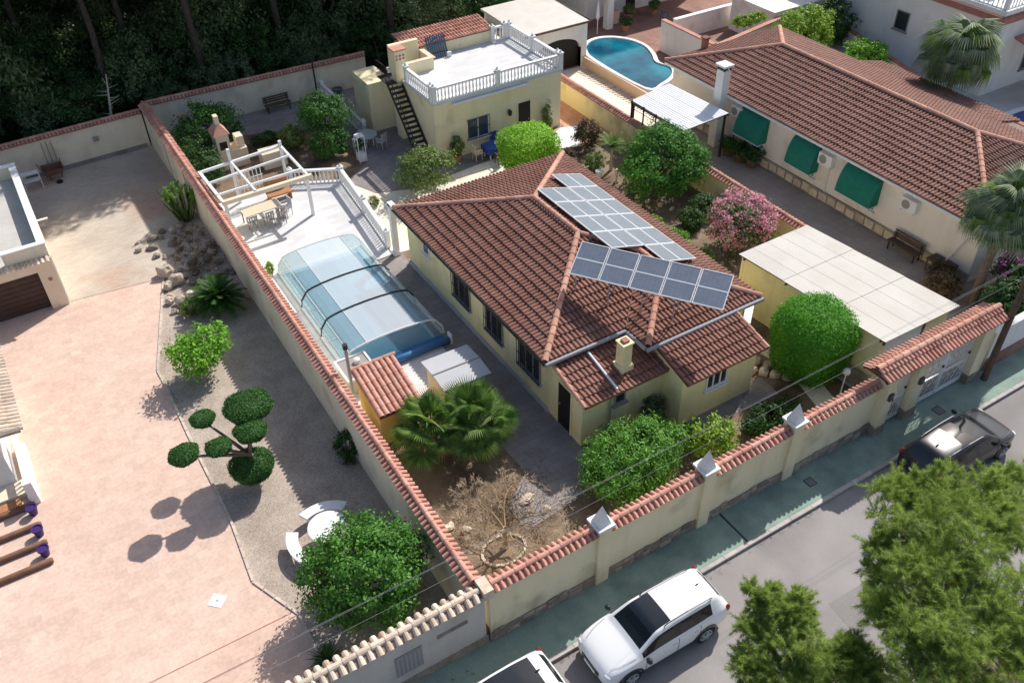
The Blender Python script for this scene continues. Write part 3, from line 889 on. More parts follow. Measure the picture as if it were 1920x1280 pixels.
# neighbour on the right
struct('neighbour_yard', MB().box(22.05, -.15, -.2, 46, 24.6, 0), 'brown_paving')
struct('neighbour_terrace', MB().prism([(26.2, 24.65), (45, 24.65), (45, 44), (24, 44), (21.9, 37), (21.9, 31.3), (22, 24.65)], -.2, .01), 'red_paving')
struct('pool_lane', MB().box(22.05, 22.2, -.1, 26.2, 32, .016), 'cream_paving')
struct('villa_ground', MB().box(40.5, 2, -.1, 90, 30, .02), 'concrete')

# ================================================================ BOUNDARY WALLS
WB = 'walls round the plots'
t = thing('boundary_wall', 'long cream boundary wall with red tiled top between pool deck and gravel yard', 'wall', (-.25, 0, 0), group=WB)
wall_run(MB(), (-.25, .1), (-.25, 37.62), .30, -.7, 1.92).obj('wall', 'boundary_wall', t)
coping(t, (-.25, .1), (-.25, 37.6), 2.14, seed=1)
q = MB()
for y in (29.5, 33.0): q.box(-.42, y, -.5, -.402, y+.10, 1.85)
q.obj('cable_duct', 'frame_grey', t)

t = thing('street_wall', 'yellow street wall with red tile coping and white capped pillars', 'wall', (0, -.3, 0), group=WB)
XS = [0.0, 4.06, 8.24, 12.18, 16.35]
wall_run(MB(), (0, -.3), (16.35, -.3), .30, -.7, 1.90).obj('wall', 'street_wall', t)
for i in range(4):
    zz = 2.12-.05*i
    coping(t, (XS[i]+(.28 if i else .14), -.3), (XS[i+1]-(.28 if i < 3 else .05), -.3), zz, half=.29, seed=10+i, limit=75)
for x in XS[1:4]:
    q = MB(); q.box(x-.24, -.56, -.5, x+.24, -.04, 2.18); q.obj('pillar', 'street_wall', t)
    q = MB(); q.box(x-.31, -.63, 2.18, x+.31, .03, 2.27)
    q.add([(x-.22, -.52, 2.27), (x+.22, -.52, 2.27), (x+.22, -.08, 2.27), (x-.22, -.08, 2.27), (x, -.3, 3.0)], [(0, 1, 4), (1, 2, 4), (2, 3, 4), (3, 0, 4)])
    q.obj('pillar_cap', 'white', t)
rd = random.Random(5)
q = MB()
x = .05; stones = []
pl = MB().box(.02, -.49, -.55, 16.3, -.451, -.10).obj('plinth', 'mortar_pale', t)
while x < 16.1:
    wd = rd.uniform(.28, .55)
    for z0, z1 in ((-.5, rd.uniform(-.33, -.26)), (-.24, rd.uniform(-.14, .0))):
        if any(abs(x+wd/2-px) < .3+wd/2 for px in XS[1:4]): continue
        o = rd.uniform(.01, .04)
        b = MB(); k = .03
        y1, y0 = -.489, -.50-o
        b.add([(x, y1, z0), (x+wd-.03, y1, z0+.01), (x+wd-.03, y1, z1), (x+.01, y1, z1-.01), (x+k, y0, z0+k), (x+wd-.03-k, y0, z0+k+.01), (x+wd-.03-k, y0, z1-k), (x+k+.01, y0, z1-k)],
              [(4, 5, 6, 7), (0, 1, 5, 4), (1, 2, 6, 5), (2, 3, 7, 6), (3, 0, 4, 7)])
        b.obj('plinth_stone', 'stone', pl)
    x += wd
t.location.y += .1

t = thing('street_wall', 'grey plastered street wall with pale weathered tiles along the pink yard', 'wall', (-6, -.3, 0), group=WB)
wall_run(MB(), (-14, -.3), (-.16, -.3), .30, -.7, 1.84).obj('wall', 'lilac_wall', t)
coping(t, (-14, -.3), (-.3, -.3), 2.08, 'coping_pale', 'mortar_pale', half=.30, pitch=.27, r=.10, cap_r=.11, seed=3, limit=110)
q = MB(); q.box(-.22, -.58, 1.86, .10, -.02, 2.2); q.obj('corner_block', 'coping_pale', t)
MB().box(-14, -.475, -.55, -.1, -.451, -.12).obj('plinth', 'stone', t)
g = MB().box(-3.1, -.475, .25, -2.25, -.44, 1.2).obj('meter_door', 'frame_grey', t)
q = MB()
for i in range(6): q.box(-3.04+i*.13, -.488, .3, -2.99+i*.13, -.476, 1.15)
q.obj('slat', 'grey_metal', g)
q = MB(); q.box(-1.75, -.466, 1.05, -.75, -.451, 1.22); q.obj('name_plate', 'stone', t)
t.location.y += .1

t = thing('boundary_wall', 'yellow boundary wall with red coping below the neighbour yard', 'wall', (22.15, 14, 0), group=WB)
wall_run(MB(), (22.15, 8.0), (22.15, 31.2), .28, -.1, 1.3).obj('wall', 'yellow_wall', t)
coping(t, (22.15, 8.0), (22.15, 31.2), 1.5, seed=4, limit=120)

t = thing('back_wall', 'cream back wall with tiled top behind bench and forest edge', 'wall', (8, 37.6, 0), group=WB)
wall_run(MB(), (-.1, 37.75), (13.2, 37.35), .28, -.1, 1.85).obj('wall', 'boundary_wall', t)
coping(t, (-.1, 37.75), (13.2, 37.35), 2.03, seed=6, limit=90)
SET_LOW[0] = True
t = thing('back_wall', 'shaded cream wall with tiled top at the rear of the patio', 'wall', (-10, 36.3, 0), group=WB)
wall_run(MB(), (-30, 35.5), (-.42, 36.72), .28, -.1, 2.0).obj('wall', 'boundary_wall', t)
coping(t, (-30, 35.5), (-.42, 36.72), 2.2, seed=7, limit=110)
MB().obox((-7.2, 36.24, 0), (6.6, .27, 0), .08, .22, 0).obj('plinth', 'dark_paving', t)
for x in (-5.9, -5.65, -5.4): MB().tube([(x, 36.28+.04*(x+7), 0), (x, 36.28+.04*(x+7), 1.85)], .022, 5).obj('conduit', 'frame_grey', t)
MB().box(-3.3, 36.36, 1.15, -3.0, 36.44, 1.4).obj('vent', 'frame_grey', t)

settle()
t = thing('neighbour_wall', 'low white street wall beside the leaning utility pole', 'wall', (25, -.4, 0), group=WB)
wall_run(MB(), (22.9, -.35), (40, -.2), .3, -.7, 1.4).obj('wall', 'white_wall', t)
MB().obox((22.9, -.53, 0), (17.1, .15, 0), .06, .1, .5).obj('plinth', 'red_paving', t)

# ================================================================ MAIN HOUSE
E = 2.9; PT = 1.3/4.55
HX0, HX1, HY0, HY1 = 6.2, 15.3, 6.2, 18.5
def hz(d): return E+PT*d
t = house = thing('house', 'yellow bungalow with red tiled hip roof beneath the solar panels', 'house', (6.6, 6.6, 0))
q = MB()
q.prism([(6.6, 6.6), (10.2, 6.6), (10.2, 5.3), (14.9, 5.3), (14.9, 18.1), (6.6, 18.1)], -.1, E-.05)
q.obj('wall', 'yellow_wall', t)
MB().prism([(6.52, 6.52), (6.6, 6.52), (6.6, 18.15), (6.52, 18.15)], -.05, .22).obj('plinth', 'grey_sheet', t)
A1, A0 = (10.75, 13.95, hz(4.55)), (10.75, 10.75, hz(4.55))
V1 = (12.55, 8.95, hz(2.75)); W1 = (12.55, 7.65, hz(2.75))
c = lambda x, y: (x, y, E)
faces = [
    [c(HX0, HY1), c(HX0, HY0), A0, A1],
    [c(HX1, HY1), c(HX0, HY1), A1],
    [c(HX0, HY0), c(9.8, HY0), V1, A0],
    [c(9.8, HY0), c(9.8, 4.9), W1, V1],
    [c(9.8, 4.9), c(HX1, 4.9), W1],
    [c(HX1, 4.9), c(HX1, 8.95), V1, W1],
    [c(HX1, 8.95), c(HX1, HY1), A1, A0, V1],
]
tiled_roof(t, faces, 'roof_tile', 300)
for a, b in ((c(HX0, HY1), A1), (c(HX1, HY1), A1), (A0, A1), (c(HX0, HY0), A0), (V1, A0), (c(9.8, 4.9), W1), (c(HX1, 4.9), W1), (W1, V1)):
    ridge_line(t, a, b, r=.13, lift=.05, limit=40)
# soffit, gutters, downpipes
q = MB(); q.prism([(HX0+.02, HY0+.02), (9.82, HY0+.02), (9.82, 4.92), (HX1-.02, 4.92), (HX1-.02, HY1-.02), (HX0+.02, HY1-.02)], E-.13, E-.075); q.obj('soffit', 'white', t)
def gut(p0, p1):
    q = MB(); q.tube([p0, p1], .085, 8); q.obj('gutter', 'gutter', t)
gut((HX0-.05, HY0-.12, E-.03), (9.68, HY0-.12, E-.03)); gut((9.68, 4.78, E-.03), (HX1, 4.78, E-.03)); gut((9.68, 4.87, E-.03), (9.68, 6.05, E-.03))
q = MB(); q.tube([(HX0-.06, HY0-.07, E-.07), (HX0-.06, HY1, E-.07)], .05, 6); q.obj('gutter', 'dark_metal', t)
# left wall openings: three grilled windows, a small bathroom window, side door
for i, (a0, a1) in enumerate(((12.35, 13.75), (9.75, 11.05), (7.05, 8.55))):
    w_ = window(t, 'y', 6.6, a0, a1, 1.0, 2.25, -1, 'frame_grey', 'pane', 3, True, True, shelf='grey_sheet')
window(t, 'y', 6.6, 15.9, 16.5, 1.6, 2.2, -1, 'white', 'pane_blue', 1)
# entrance block on the left with its lean-to roof
q = MB(); q.prism([(6.6, 4.4), (10.2, 4.4), (10.2, 6.59), (6.6, 6.59)], -.1, 2.12)
q.obj('porch', 'yellow_wall', t)
door(t, 'y', 6.6, 5.05, 5.85, 0.06, 2.12, -1, 'door_dark', 'yellow_wall')
q = MB(); q.add([(6.6, 4.42, 2.125), (6.6, 6.58, 2.125), (6.6, 6.58, 2.66)], [(0, 1, 2)]); q.obj('gable', 'yellow_wall', t)
pf = [[(6.5, 4.1, 2.17), (10.25, 4.1, 2.17), (10.25, 6.55, 2.72), (6.5, 6.55, 2.72)]]
tp = MB().box(6.58, 4.3, 2.1, 10.2, 4.38, 2.15).obj('porch_roof', 'roof_under', t)
def tiles_on(parent, faces, m, limit): tiled_roof(parent, faces, m, limit)
lean = thing('porch_roof', 'small red lean-to roof over the side entrance', 'roof', (6.5, 4.1, 2.1))
tiled_roof(lean, pf, 'roof_tile', 150)
ridge_line(lean, (6.52, 4.1, 2.18), (6.52, 6.5, 2.73), r=.09, lift=.02)
window(t, 'x', 4.4, 8.0, 8.5, 1.35, 1.85, -1, 'frame_grey', 'pane', 1)
MB().tube([(7.95, 6.0, 2.72), (7.95, 4.35, 2.36), (7.95, 4.2, 2.3)], .05, 7).obj('downpipe', 'white_metal', t)
MB().tube([(7.95, 4.2, 2.3), (7.8, 4.33, 2.0), (7.8, 4.33, .1)], .045, 7).obj('downpipe', 'frame_grey', t)
# wing on the right with lower lean-to
q = MB(); q.prism([(10.21, 3.3), (13.8, 3.3), (13.8, 5.29), (10.21, 5.29)], -.1, 2.3); q.obj('wing', 'yellow_wall', t)
q = MB(); q.add([(10.21, 3.32, 2.305), (10.21, 5.28, 2.305), (10.21, 5.28, 2.76)], [(0, 1, 2)]); q.obj('gable', 'yellow_wall', t)
lean2 = thing('wing_roof', 'dark red lean-to roof at the front right of the bungalow', 'roof', (10.1, 3.0, 2.3))
tiled_roof(lean2, [[(10.1, 2.95, 2.34), (13.95, 2.95, 2.34), (13.95, 5.0, 2.86), (10.1, 5.0, 2.86)]], 'roof_tile', 170)
ridge_line(lean2, (13.92, 2.95, 2.35), (13.92, 4.95, 2.86), r=.09, lift=.02)
window(t, 'x', 3.3, 11.35, 12.35, 1.25, 1.95, -1, 'white', 'pane', 3)
# chimney
ch = MB().box(8.55, 4.75, 2.3, 8.95, 5.15, 3.55).obj('chimney', 'yellow_wall', t)
q = MB(); q.box(8.48, 4.68, 2.3, 9.02, 5.22, 2.62); q.obj('chimney_base', 'yellow_wall', ch)
q = MB(); q.box(8.51, 4.71, 3.55, 8.99, 5.19, 3.62); q.obj('chimney_cap', 'yellow_wall', ch)
MB().box(8.63, 4.83, 3.621, 8.87, 5.07, 3.70).obj('flue', 'mortar', ch)
# rear-left corner post
q = MB(); q.box(6.25, 19.0, 0, 6.5, 19.25, 2.78); q.box(6.2, 18.95, 2.6, 6.55, 19.3, 2.7); q.box(6.2, 18.95, 0, 6.55, 19.3, .2); q.obj('corner_post', 'white', t)
q = MB(); q.box(6.25, 18.45, 2.7, 6.5, 19.3, 2.8); q.obj('post_beam', 'white', t)

# ================================================================ SOLAR PANELS
def solar_panel(parent, o, u, v, lu, lv, gap=.03):
    """panel: aluminium frame, cells, one bar across the middle"""
    o, u, v = Vector(o), Vector(u).normalized(), Vector(v).normalized()
    n = u.cross(v)
    f = MB(); fr = .035
    def quad(a0, a1, b0, b1, h0, h1, mi):
        p = [o+u*a+v*b+n*h for h in (h0, h1) for a, b in ((a0, b0), (a1, b0), (a1, b1), (a0, b1))]
        f.add(p, [(0, 3, 2, 1), (4, 5, 6, 7), (0, 1, 5, 4), (1, 2, 6, 5), (2, 3, 7, 6), (3, 0, 4, 7)], mi)
    quad(gap/2, lu-gap/2, gap/2, gap/2+fr, 0, .045, 0); quad(gap/2, lu-gap/2, lv-gap/2-fr, lv-gap/2, 0, .045, 0)
    quad(gap/2, gap/2+fr, gap/2+fr, lv-gap/2-fr, 0, .045, 0); quad(lu-gap/2-fr, lu-gap/2, gap/2+fr, lv-gap/2-fr, 0, .045, 0)
    long_v = lv > lu
    if long_v: quad(gap/2+fr, lu-gap/2-fr, lv/2-.022, lv/2+.022, .0, .041, 0)
    else: quad(lu/2-.014, lu/2+.014, gap/2+fr, lv-gap/2-fr, .0, .041, 0)
    p = f.obj('solar_panel', 'solar_frame', parent)
    f = MB(); 
    A, B = lu-gap-2*fr, lv-gap-2*fr
    na, nb = (6, 12) if long_v else (12, 6)
    e = .006
    for i in range(na):
        for j in range(nb):
            a0, b0 = gap/2+fr+A*i/na+e/2, gap/2+fr+B*j/nb+e/2
            a1, b1 = a0+A/na-e, b0+B/nb-e
            f.add([o+u*a+v*b+n*.034 for a, b in ((a0, b0), (a1, b0), (a1, b1), (a0, b1))], [(0, 1, 2, 3)])
    cells = f.obj('cells', 'solar_cell_relit' if parent == a2 else 'solar_cell', p); tag(cells, kind='stuff')
    f = MB(); f.add([o+u*a+v*b+n*.028 for a, b in ((gap, gap), (lu-gap, gap), (lu-gap, lv-gap), (gap, lv-gap))], [(0, 1, 2, 3)]); f.obj('backsheet', 'grey_metal', p)
a2 = None
a1 = thing('solar_array', 'flush solar array of ten pale panels on the right roof slope', 'solar panels', (12, 11, 3.6), group='solar panels on the bungalow roof')
sv = Vector((-1, 0, PT)).normalized(); su = Vector((0, -1, 0))
nrm = su.cross(sv)
if nrm.z < 0: nrm = -nrm
def onR(x, y, h=.16): return Vector((x, y, hz(HX1-x)))+Vector((PT, 0, 1)).normalized()*h
# two columns of panels; the lower column is one panel longer at each end
LU, LV = 1.34, 1.68
for i in range(6): solar_panel(a1, onR(14.3, 15.7-LU*(i+1), .22), Vector((0, 1, 0)), sv, LU, LV)
for i in range(4): solar_panel(a1, onR(14.3, 15.7-LU*(i+2), .22)+sv*(LV+.02), Vector((0, 1, 0)), sv, LU, LV)
q = MB()
for b in (.35, 1.35, 2.05, 3.0):
    y0, y1 = (15.65, 15.7-LU*6+.05) if b < 1.5 else (15.65-LU, 15.7-LU*5+.05)
    p = onR(14.3, y0, .12)+sv*b
    q.obox(p, Vector((0, y1-y0, 0)), .05, .07, 0)
q.obj('mounting_rail', 'grey_metal', a1)
a2 = thing('solar_array', 'tilted row of five dark solar panels raised over the front hips', 'solar panels', (10, 7, 4), group='solar panels on the bungalow roof')

az, tl = math.radians(-55.3), math.radians(24)
pu = Vector((math.cos(az), math.sin(az), 0)); pv = Vector((-math.sin(az)*math.cos(tl), math.cos(az)*math.cos(tl), math.sin(tl)))
po = Vector((8.69, 8.41, 4.44))
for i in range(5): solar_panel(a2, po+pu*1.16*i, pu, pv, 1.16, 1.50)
q = MB()
for b in (.3, 1.1): q.obox(po+pv*b-Vector((0, 0, .06)), pu*5.77, .05, .05, 0)
for i, k in enumerate((.2, 1.5, 2.8, 4.0)):
    p = po+pu*k+pv*.3-Vector((0, 0, .05)); q.tube([p, (p.x, p.y, 3.2)], .025, 5)
    p = po+pu*k+pv*1.1-Vector((0, 0, .05)); q.tube([p, (p.x, p.y, 3.2)], .025, 5)
q.obj('mounting_frame', 'grey_metal', a2)
# ================================================================ POOL AND ITS ENCLOSURE
pool = thing('swimming_pool', 'blue swimming pool under the clear arched enclosure', 'pool', (3.2, 16.5, 0))
MB().box(1.5, 12.7, .0, 4.9, 20.2, .035).obj('water', 'water_pool', pool)
q = MB(); q.box(1.2, 12.4, 0, 1.5, 20.5, .06); q.box(4.9, 12.4, 0, 5.05, 20.5, .06); q.box(1.5, 12.4, 0, 4.9, 12.7, .06); q.box(1.5, 20.2, 0, 4.9, 20.5, .06)
q.obj('pool_coping', 'pool_tile', pool)
enc = thing('pool_enclosure', 'telescopic clear arched pool enclosure with black hoops', 'pool cover', (3.2, 16.5, 0))
def arch(w, h, n=11):
    """flattened arch: straight sloping sides, low curved top; returns (x, z)"""
    p = [(-w, 0.05), (-w*.97, h*.42)]
    for i in range(n):
        a = math.pi*(i/(n-1))
        p.append((-math.cos(a)*w*.86, h*.74+h*.26*math.sin(a)))
    p += [(w*.97, h*.42), (w, .05)]
    return p
segs = [(20.75, 17.62, 2.08, .92), (17.62, 15.28, 2.14, .98), (15.28, 12.75, 2.20, 1.04)]
for y1, y0, wd, hh in segs:
    pr_ = arch(wd, hh)
    k = len(pr_)
    s_ = MB().box(3.2-wd-.04, y0, .02, 3.2-wd+.04, y1, .10).box(3.2+wd-.04, y0, .02, 3.2+wd+.04, y1, .10).obj('base_rail', 'white_metal', enc)
    for i in range(k-1):
        (xa, za), (xb, zb) = pr_[i], pr_[i+1]
        q = MB(); q.add([(3.2+xa, y0+.03, za), (3.2+xb, y0+.03, zb), (3.2+xb, y1-.01, zb), (3.2+xa, y1-.01, za)], [(0, 1, 2, 3)])
        q.obj('clear_panel', 'poly' if 5 <= i <= 8 else 'poly_clear', s_)
    q = MB()
    for yy in (): q.tube([(3.2+x, yy, z+.01) for x, z in pr_], .014, 4)
    for i in (1, 2, 5, 9, 12, 13):
        if i < k: q.tube([(3.2+pr_[i][0], y0, pr_[i][1]+.01), (3.2+pr_[i][0], y1, pr_[i][1]+.01)], .016, 4)
    q.obj('profile', 'white_metal', s_)
    pr_ = arch(wd+.07, hh+.07)
    q = MB(); q.tube([(3.2+x, y0, z+.015) for x, z in pr_], .04, 6); q.obj('hoop', 'dark_metal' if y0 > 13 else 'white_metal', enc)
q = MB(); q.tube([(3.2+x, 20.75, z+.01) for x, z in arch(2.08, .92)], .025, 5); q.obj('hoop', 'white_metal', enc)
pr_ = arch(2.20, 1.04)
q = MB(); q.poly([(3.2+x, 12.72, z) for x, z in pr_]); q.obj('end_panel', 'poly_clear', enc)
pr_ = arch(2.08, .92)
q = MB(); q.poly([(3.2+x, 20.72, z) for x, z in pr_]); q.obj('end_panel', 'poly_clear', enc)
cv = thing('pool_cover_roll', 'blue rolled pool cover lying before the enclosure', 'pool cover', (3.4, 12.1, 0))
MB().tube([(1.9, 12.1, .2), (5.35, 12.1, .2)], .15, 12).obj('rolled_sheet', 'blue_cover', cv, smooth=True)
MB().box(1.95, 12.3, .03, 5.3, 12.66, .10).obj('loose_sheet', 'blue_cover', cv)
q = MB(); q.box(1.8, 11.95, .02, 1.88, 12.25, .5); q.box(5.37, 11.95, .02, 5.45, 12.25, .5); q.obj('stand', 'white_metal', cv)

t = thing('pump_box', 'glass topped pump box with white frame beside the boundary wall', 'pump box', (1.3, 12.1, 0))
MB().box(.62, 11.35, .02, 1.78, 12.6, .72).obj('box', 'concrete', t)
q = MB(); q.box(.55, 11.28, .72, 1.86, 11.36, .82); q.box(.55, 12.6, .72, 1.86, 12.68, .82); q.box(.55, 11.361, .72, .63, 12.599, .82); q.box(1.78, 11.361, .72, 1.86, 12.599, .82); q.obj('rim', 'white_metal', t)
MB().box(.63, 11.36, .74, 1.78, 12.6, .78).obj('glass_lid', 'frame_grey', t)
MB().lathe((1.35, 12.2, .78), [(.13, 0), (.13, .16), (.05, .2)], 10).obj('filter_cap', 'white', t)
t = thing('flue_pipe', 'tall grey flue pipe rising beside the orange hut', 'pipe', (.52, 10.7, 0))
MB().tube([(.52, 10.75, 0), (.52, 10.75, 2.9)], .065, 8).obj('pipe', 'grey_metal', t)
MB().tube([(.52, 10.75, 2.9), (.52, 10.75, 3.1)], .10, 8).obj('cowl', 'dark_metal', t)
hut = thing('garden_hut', 'small orange hut with a roof of big terracotta tiles', 'hut', (1.35, 9.3, 0))
MB().prism([(.55, 8.3), (2.0, 8.35), (2.1, 10.2), (.55, 10.15)], 0, 1.62).obj('wall', 'orange_wall', hut)
q = MB(); q.add([(.556, 8.31, 1.63), (.556, 10.13, 1.63), (.556, 10.13, 2.02)], [(0, 1, 2)]); q.add([(2.0, 8.4, 1.63), (2.08, 10.13, 1.63), (2.08, 10.13, 2.02)], [(0, 2, 1)]); q.obj('gable', 'orange_wall', hut)
q = MB(); q.slab([(.45, 8.0, 1.66), (2.15, 8.0, 1.66), (2.15, 10.35, 2.12), (.45, 10.35, 2.12)], .06); q.obj('roof_deck', 'roof_under', hut)
b_ = barrel(.42, .115, .10, 6); bm_ = pydata('roof_tile', b_[0], b_[1], 'coping')
dv = Vector((0, 2.35, .46)).normalized(); nn = Vector((0, -dv.z, dv.y))
for i in range(8):
    for j in range(6):
        mm = Matrix(((1, 0, 0, 0), (0, dv.y, nn.y, 0), (0, dv.z, nn.z, 0), (0, 0, 0, 1)))
        mm.translation = Vector((.55+i*.217, 8.0, 1.67))+dv*(j*.395)+nn*(.012)-ORG[hut.name]
        link('roof_tile', bm_, hut, matrix=mm)
ridge_line(hut, (.45, 10.35, 2.13), (2.2, 10.35, 2.13), 'coping', .11)
t = thing('storage_shed', 'low beige plastic shed with flat grey lid by the side path', 'shed', (4, 9.3, 0))
MB().prism([(3.35, 8.5), (5.0, 8.45), (5.05, 10.05), (3.35, 10.1)], 0, 1.28).obj('body', 'beige_plastic', t)
sl_ = MB().slab([(3.2, 8.35, 1.32), (5.18, 8.3, 1.32), (5.2, 9.2, 1.42), (3.2, 9.25, 1.42)], .05).obj('lid', 'grey_sheet', t)
MB().slab([(3.2, 9.29, 1.42), (5.2, 9.24, 1.42), (5.2, 10.2, 1.36), (3.2, 10.25, 1.36)], .05).obj('lid', 'grey_sheet', t)
q = MB(); q.obox((3.2, 9.27, 1.425), (2.0, -.05, 0), .06, .03, .0); q.obj('hinge_strip', 'grey_metal', t)

# ================================================================ PERGOLA, BARBECUE, BALUSTRADES
pg = thing('pergola', 'white timber pergola over the garden table beside the pool deck', 'pergola', (2.3, 26, 0))
Z = 2.3
def beam(a, b, w_=.10, h=.12, m='white', nm='beam'):
    q = MB(); q.obox(a, Vector(b)-Vector(a), w_, h/2, h/2); q.obj(nm, m, pg)
beam((.1, 24.15, Z), (4.55, 24.3, Z), .2, .2, 'cream_wall', 'front_beam'); beam((.15, 24.25, Z+.02), (.05, 27.6, Z+.02), .14, .12)
beam((4.4, 24.3, Z+.02), (4.35, 28.0, Z+.02), .11, .12); beam((.05, 27.5, Z+.04), (4.4, 27.95, Z+.04), .11, .12)
beam((.1, 26.2, Z+.06), (4.4, 26.7, Z+.06), .08, .10); beam((.1, 24.9, Z+.06), (4.4, 25.05, Z+.06), .08, .10)
beam((1.75, 24.2, Z+.1), (1.65, 27.7, Z+.1), .09, .10)
for x, y, h in ((4.38, 24.55, Z), (.25, 24.25, Z), (4.33, 27.9, Z+.35), (.12, 27.5, Z), (1.66, 27.7, Z+.75)):
    q = MB(); q.box(x-.07, y-.07, 0, x+.07, y+.07, h); q.obj('post', 'white', pg)
lat = thing('trellis', 'white wooden trellis screen inside the pergola', 'trellis', (2, 27, 0))
q = MB()
for i in range(7): q.box(1.7+i*.2, 27.3, .4, 1.74+i*.2, 27.33, 1.9)
for z in (.4, .9, 1.4, 1.88): q.box(1.66, 27.335, z, 3.0, 27.365, z+.05)
q.obj('lattice', 'white', lat)
t = thing('bench_seat', 'orange wooden garden bench inside the pergola', 'bench', (3.6, 27, 0))
q = MB(); q.box(2.9, 26.6, .38, 4.15, 27.2, .46); q.obj('seat', 'wood_orange', t)
q = MB(); q.box(2.9, 27.22, .46, 4.15, 27.28, 1.0); q.obj('backrest', 'wood_orange', t)
for x in (2.95, 4.04): MB().box(x, 26.65, 0, x+.06, 27.2, .38).obj('leg', 'wood_orange', t)
for z in (.9, 1.5): pass
t = thing('barbecue', 'cream masonry barbecue with twin pitched chimneys behind the pergola', 'barbecue', (2.6, 32, 0))
MB().box(1.9, 31.4, 0, 3.5, 32.4, 1.0).obj('base', 'cream_wall', t)
MB().box(1.95, 31.45, 1.0, 2.65, 32.35, 2.0).box(3.05, 31.6, 1.0, 3.45, 32.2, 1.6).obj('hood', 'cream_wall', t)
q = MB(); q.add([(1.85, 31.35, 2.0), (2.75, 31.35, 2.0), (2.75, 32.45, 2.0), (1.85, 32.45, 2.0), (2.2, 31.7, 2.5), (2.4, 31.7, 2.5), (2.4, 32.1, 2.5), (2.2, 32.1, 2.5)], [(0, 1, 5, 4), (1, 2, 6, 5), (2, 3, 7, 6), (3, 0, 4, 7), (4, 5, 6, 7)]); q.obj('hood_roof', 'coping', t)
MB().box(2.2, 31.72, 2.45, 2.42, 32.08, 2.95).obj('chimney', 'cream_wall', t)
MB().box(2.1, 31.44, 1.15, 2.5, 31.449, 1.6).obj('fire_opening', 'door_dark', t)
MB().box(3.9, 30.2, 0, 5.2, 31.0, .9).obj('worktop', 'cream_wall', t)
balustrade('balustrade', 'white balustrade between the pool deck and the cream path', [(4.55, 27.95), (6.9, 26.75), (6.62, 23.3), (6.3, 19.9)], .02, 'white balustrades')
balustrade('balustrade', 'white balustrade beside the rear terrace near the citrus trees', [(10.12, 37.1), (10.12, 34.0), (10.1, 30.9)], .02, 'white balustrades')
table('garden_table', 'beige slatted garden table under the pergola front', (2.1, 25.4, .02), .05, 1.9, .85, .74, 'beige_plastic', 'wood_dark')
for i, (x, y, rz) in enumerate(((1.4, 24.75, math.pi), (2.2, 24.72, math.pi+.1), (3.3, 25.3, -1.4), (2.9, 24.8, 2.6))):
    chair('garden_chair', ['dark slatted chair at the left front of the pergola table', 'dark slatted chair at the middle front of the pergola table', 'pale chair at the right end of the pergola table', 'dark chair turned aside at the pergola table corner'][i], (x, y, .02), rz, 'frame_grey' if i != 2 else 'grey_sheet', 'chairs at the pergola table')

park_bench('garden_bench', 'dark slatted bench standing before the cream back wall', (7.1, 36.75, .02), 0, 'wood_dark', 1.6)
t = thing('lamp_post', 'thin black post near the top end of the rear balustrade', 'post', (9.75, 37.1, 0))
MB().tube([(9.75, 37.1, 0), (9.75, 37.1, 2.3)], .05, 6).obj('shaft', 'dark_metal', t); MB().lathe((9.75, 37.1, 2.3), [(.06, 0), (.1, .1), (.03, .2)], 8).obj('lantern', 'dark_metal', t)
pot('flower_pot', 'round dark blue pot by the back wall right of the balustrade', (10.9, 36.6, .02), .3, .5, 'pane_blue', None)
pot('potted_plant', 'small yellowish potted plant on the pool deck beside the enclosure', (.75, 20.6, .02), .12, .25, 'beige_plastic', 'leaf_yellow', .5, 77, blob=(.16, .16, .3))
# ================================================================ GUEST HOUSE
gh = thing('guest_house', 'flat roofed sand yellow guest house with balustraded terrace and outside stair', 'house', (16, 28.5, 0))
GX0, GX1, GY0, GY1, GZ = 12.1, 20.1, 25.75, 31.3, 3.35
MB().box(GX0, GY0, -.1, GX1, GY1, GZ).obj('wall', 'sand_wall', gh)
MB().box(GX0-.06, GY0-.10, GZ+.002, GX1+.08, GY1, GZ+.12).obj('terrace_floor', 'deck', gh)
MB().box(GX0+1.0, GY0-.28, GZ-.16, GX1-2.2, GY0-.002, GZ-.10).obj('canopy', 'white', gh)
MB().box(GX0+.5, GY0-.045, GZ-.06, GX1, GY0-.002, GZ-.0).obj('string_course', 'white', gh)
window(gh, 'x', GY0, 14.0, 15.35, .85, 2.05, -1, 'white', 'pane_blue', 2, grille=True)
door(gh, 'x', GY0, 17.25, 18.05, .05, 2.15, -1, 'door_dark', 'sand_wall')
q = MB(); q.box(16.62, 25.63, 1.9, 16.68, 25.745, 1.96); q.lathe((16.65, 25.6, 1.62), [(.05, 0), (.11, .06), (.13, .26), (.03, .36)], 8); q.obj('wall_lamp', 'dark_metal', gh)
# tall rear store with a tiled roof and the low walls on the terrace
MB().box(13.4, 31.31, -.1, 18.9, 32.9, 4.16).obj('store_wall', 'sand_wall', gh)
st = thing('store_roof', 'red tiled roof of the store behind the guest house terrace', 'roof', (16, 32.5, 4.2))
tiled_roof(st, [[(13.3, 31.2, 4.2), (19.0, 31.2, 4.2), (19.0, 33.0, 4.5), (13.3, 33.0, 4.5)]], 'coping', 120)
MB().box(12.3, 29.6, GZ+.12, 14.2, 29.8, GZ+.75).box(14.05, 29.81, GZ+.12, 14.25, 31.2, GZ+.75).box(12.2, 31.0, GZ+.12, 14.0, 31.25, GZ+1.4).obj('parapet', 'sand_wall', gh)
MB().box(12.25, 29.55, GZ+.751, 14.3, 29.85, GZ+.80).box(14.0, 29.851, GZ+.751, 14.3, 31.0, GZ+.80).obj('parapet_cap', 'coping_pale', gh)
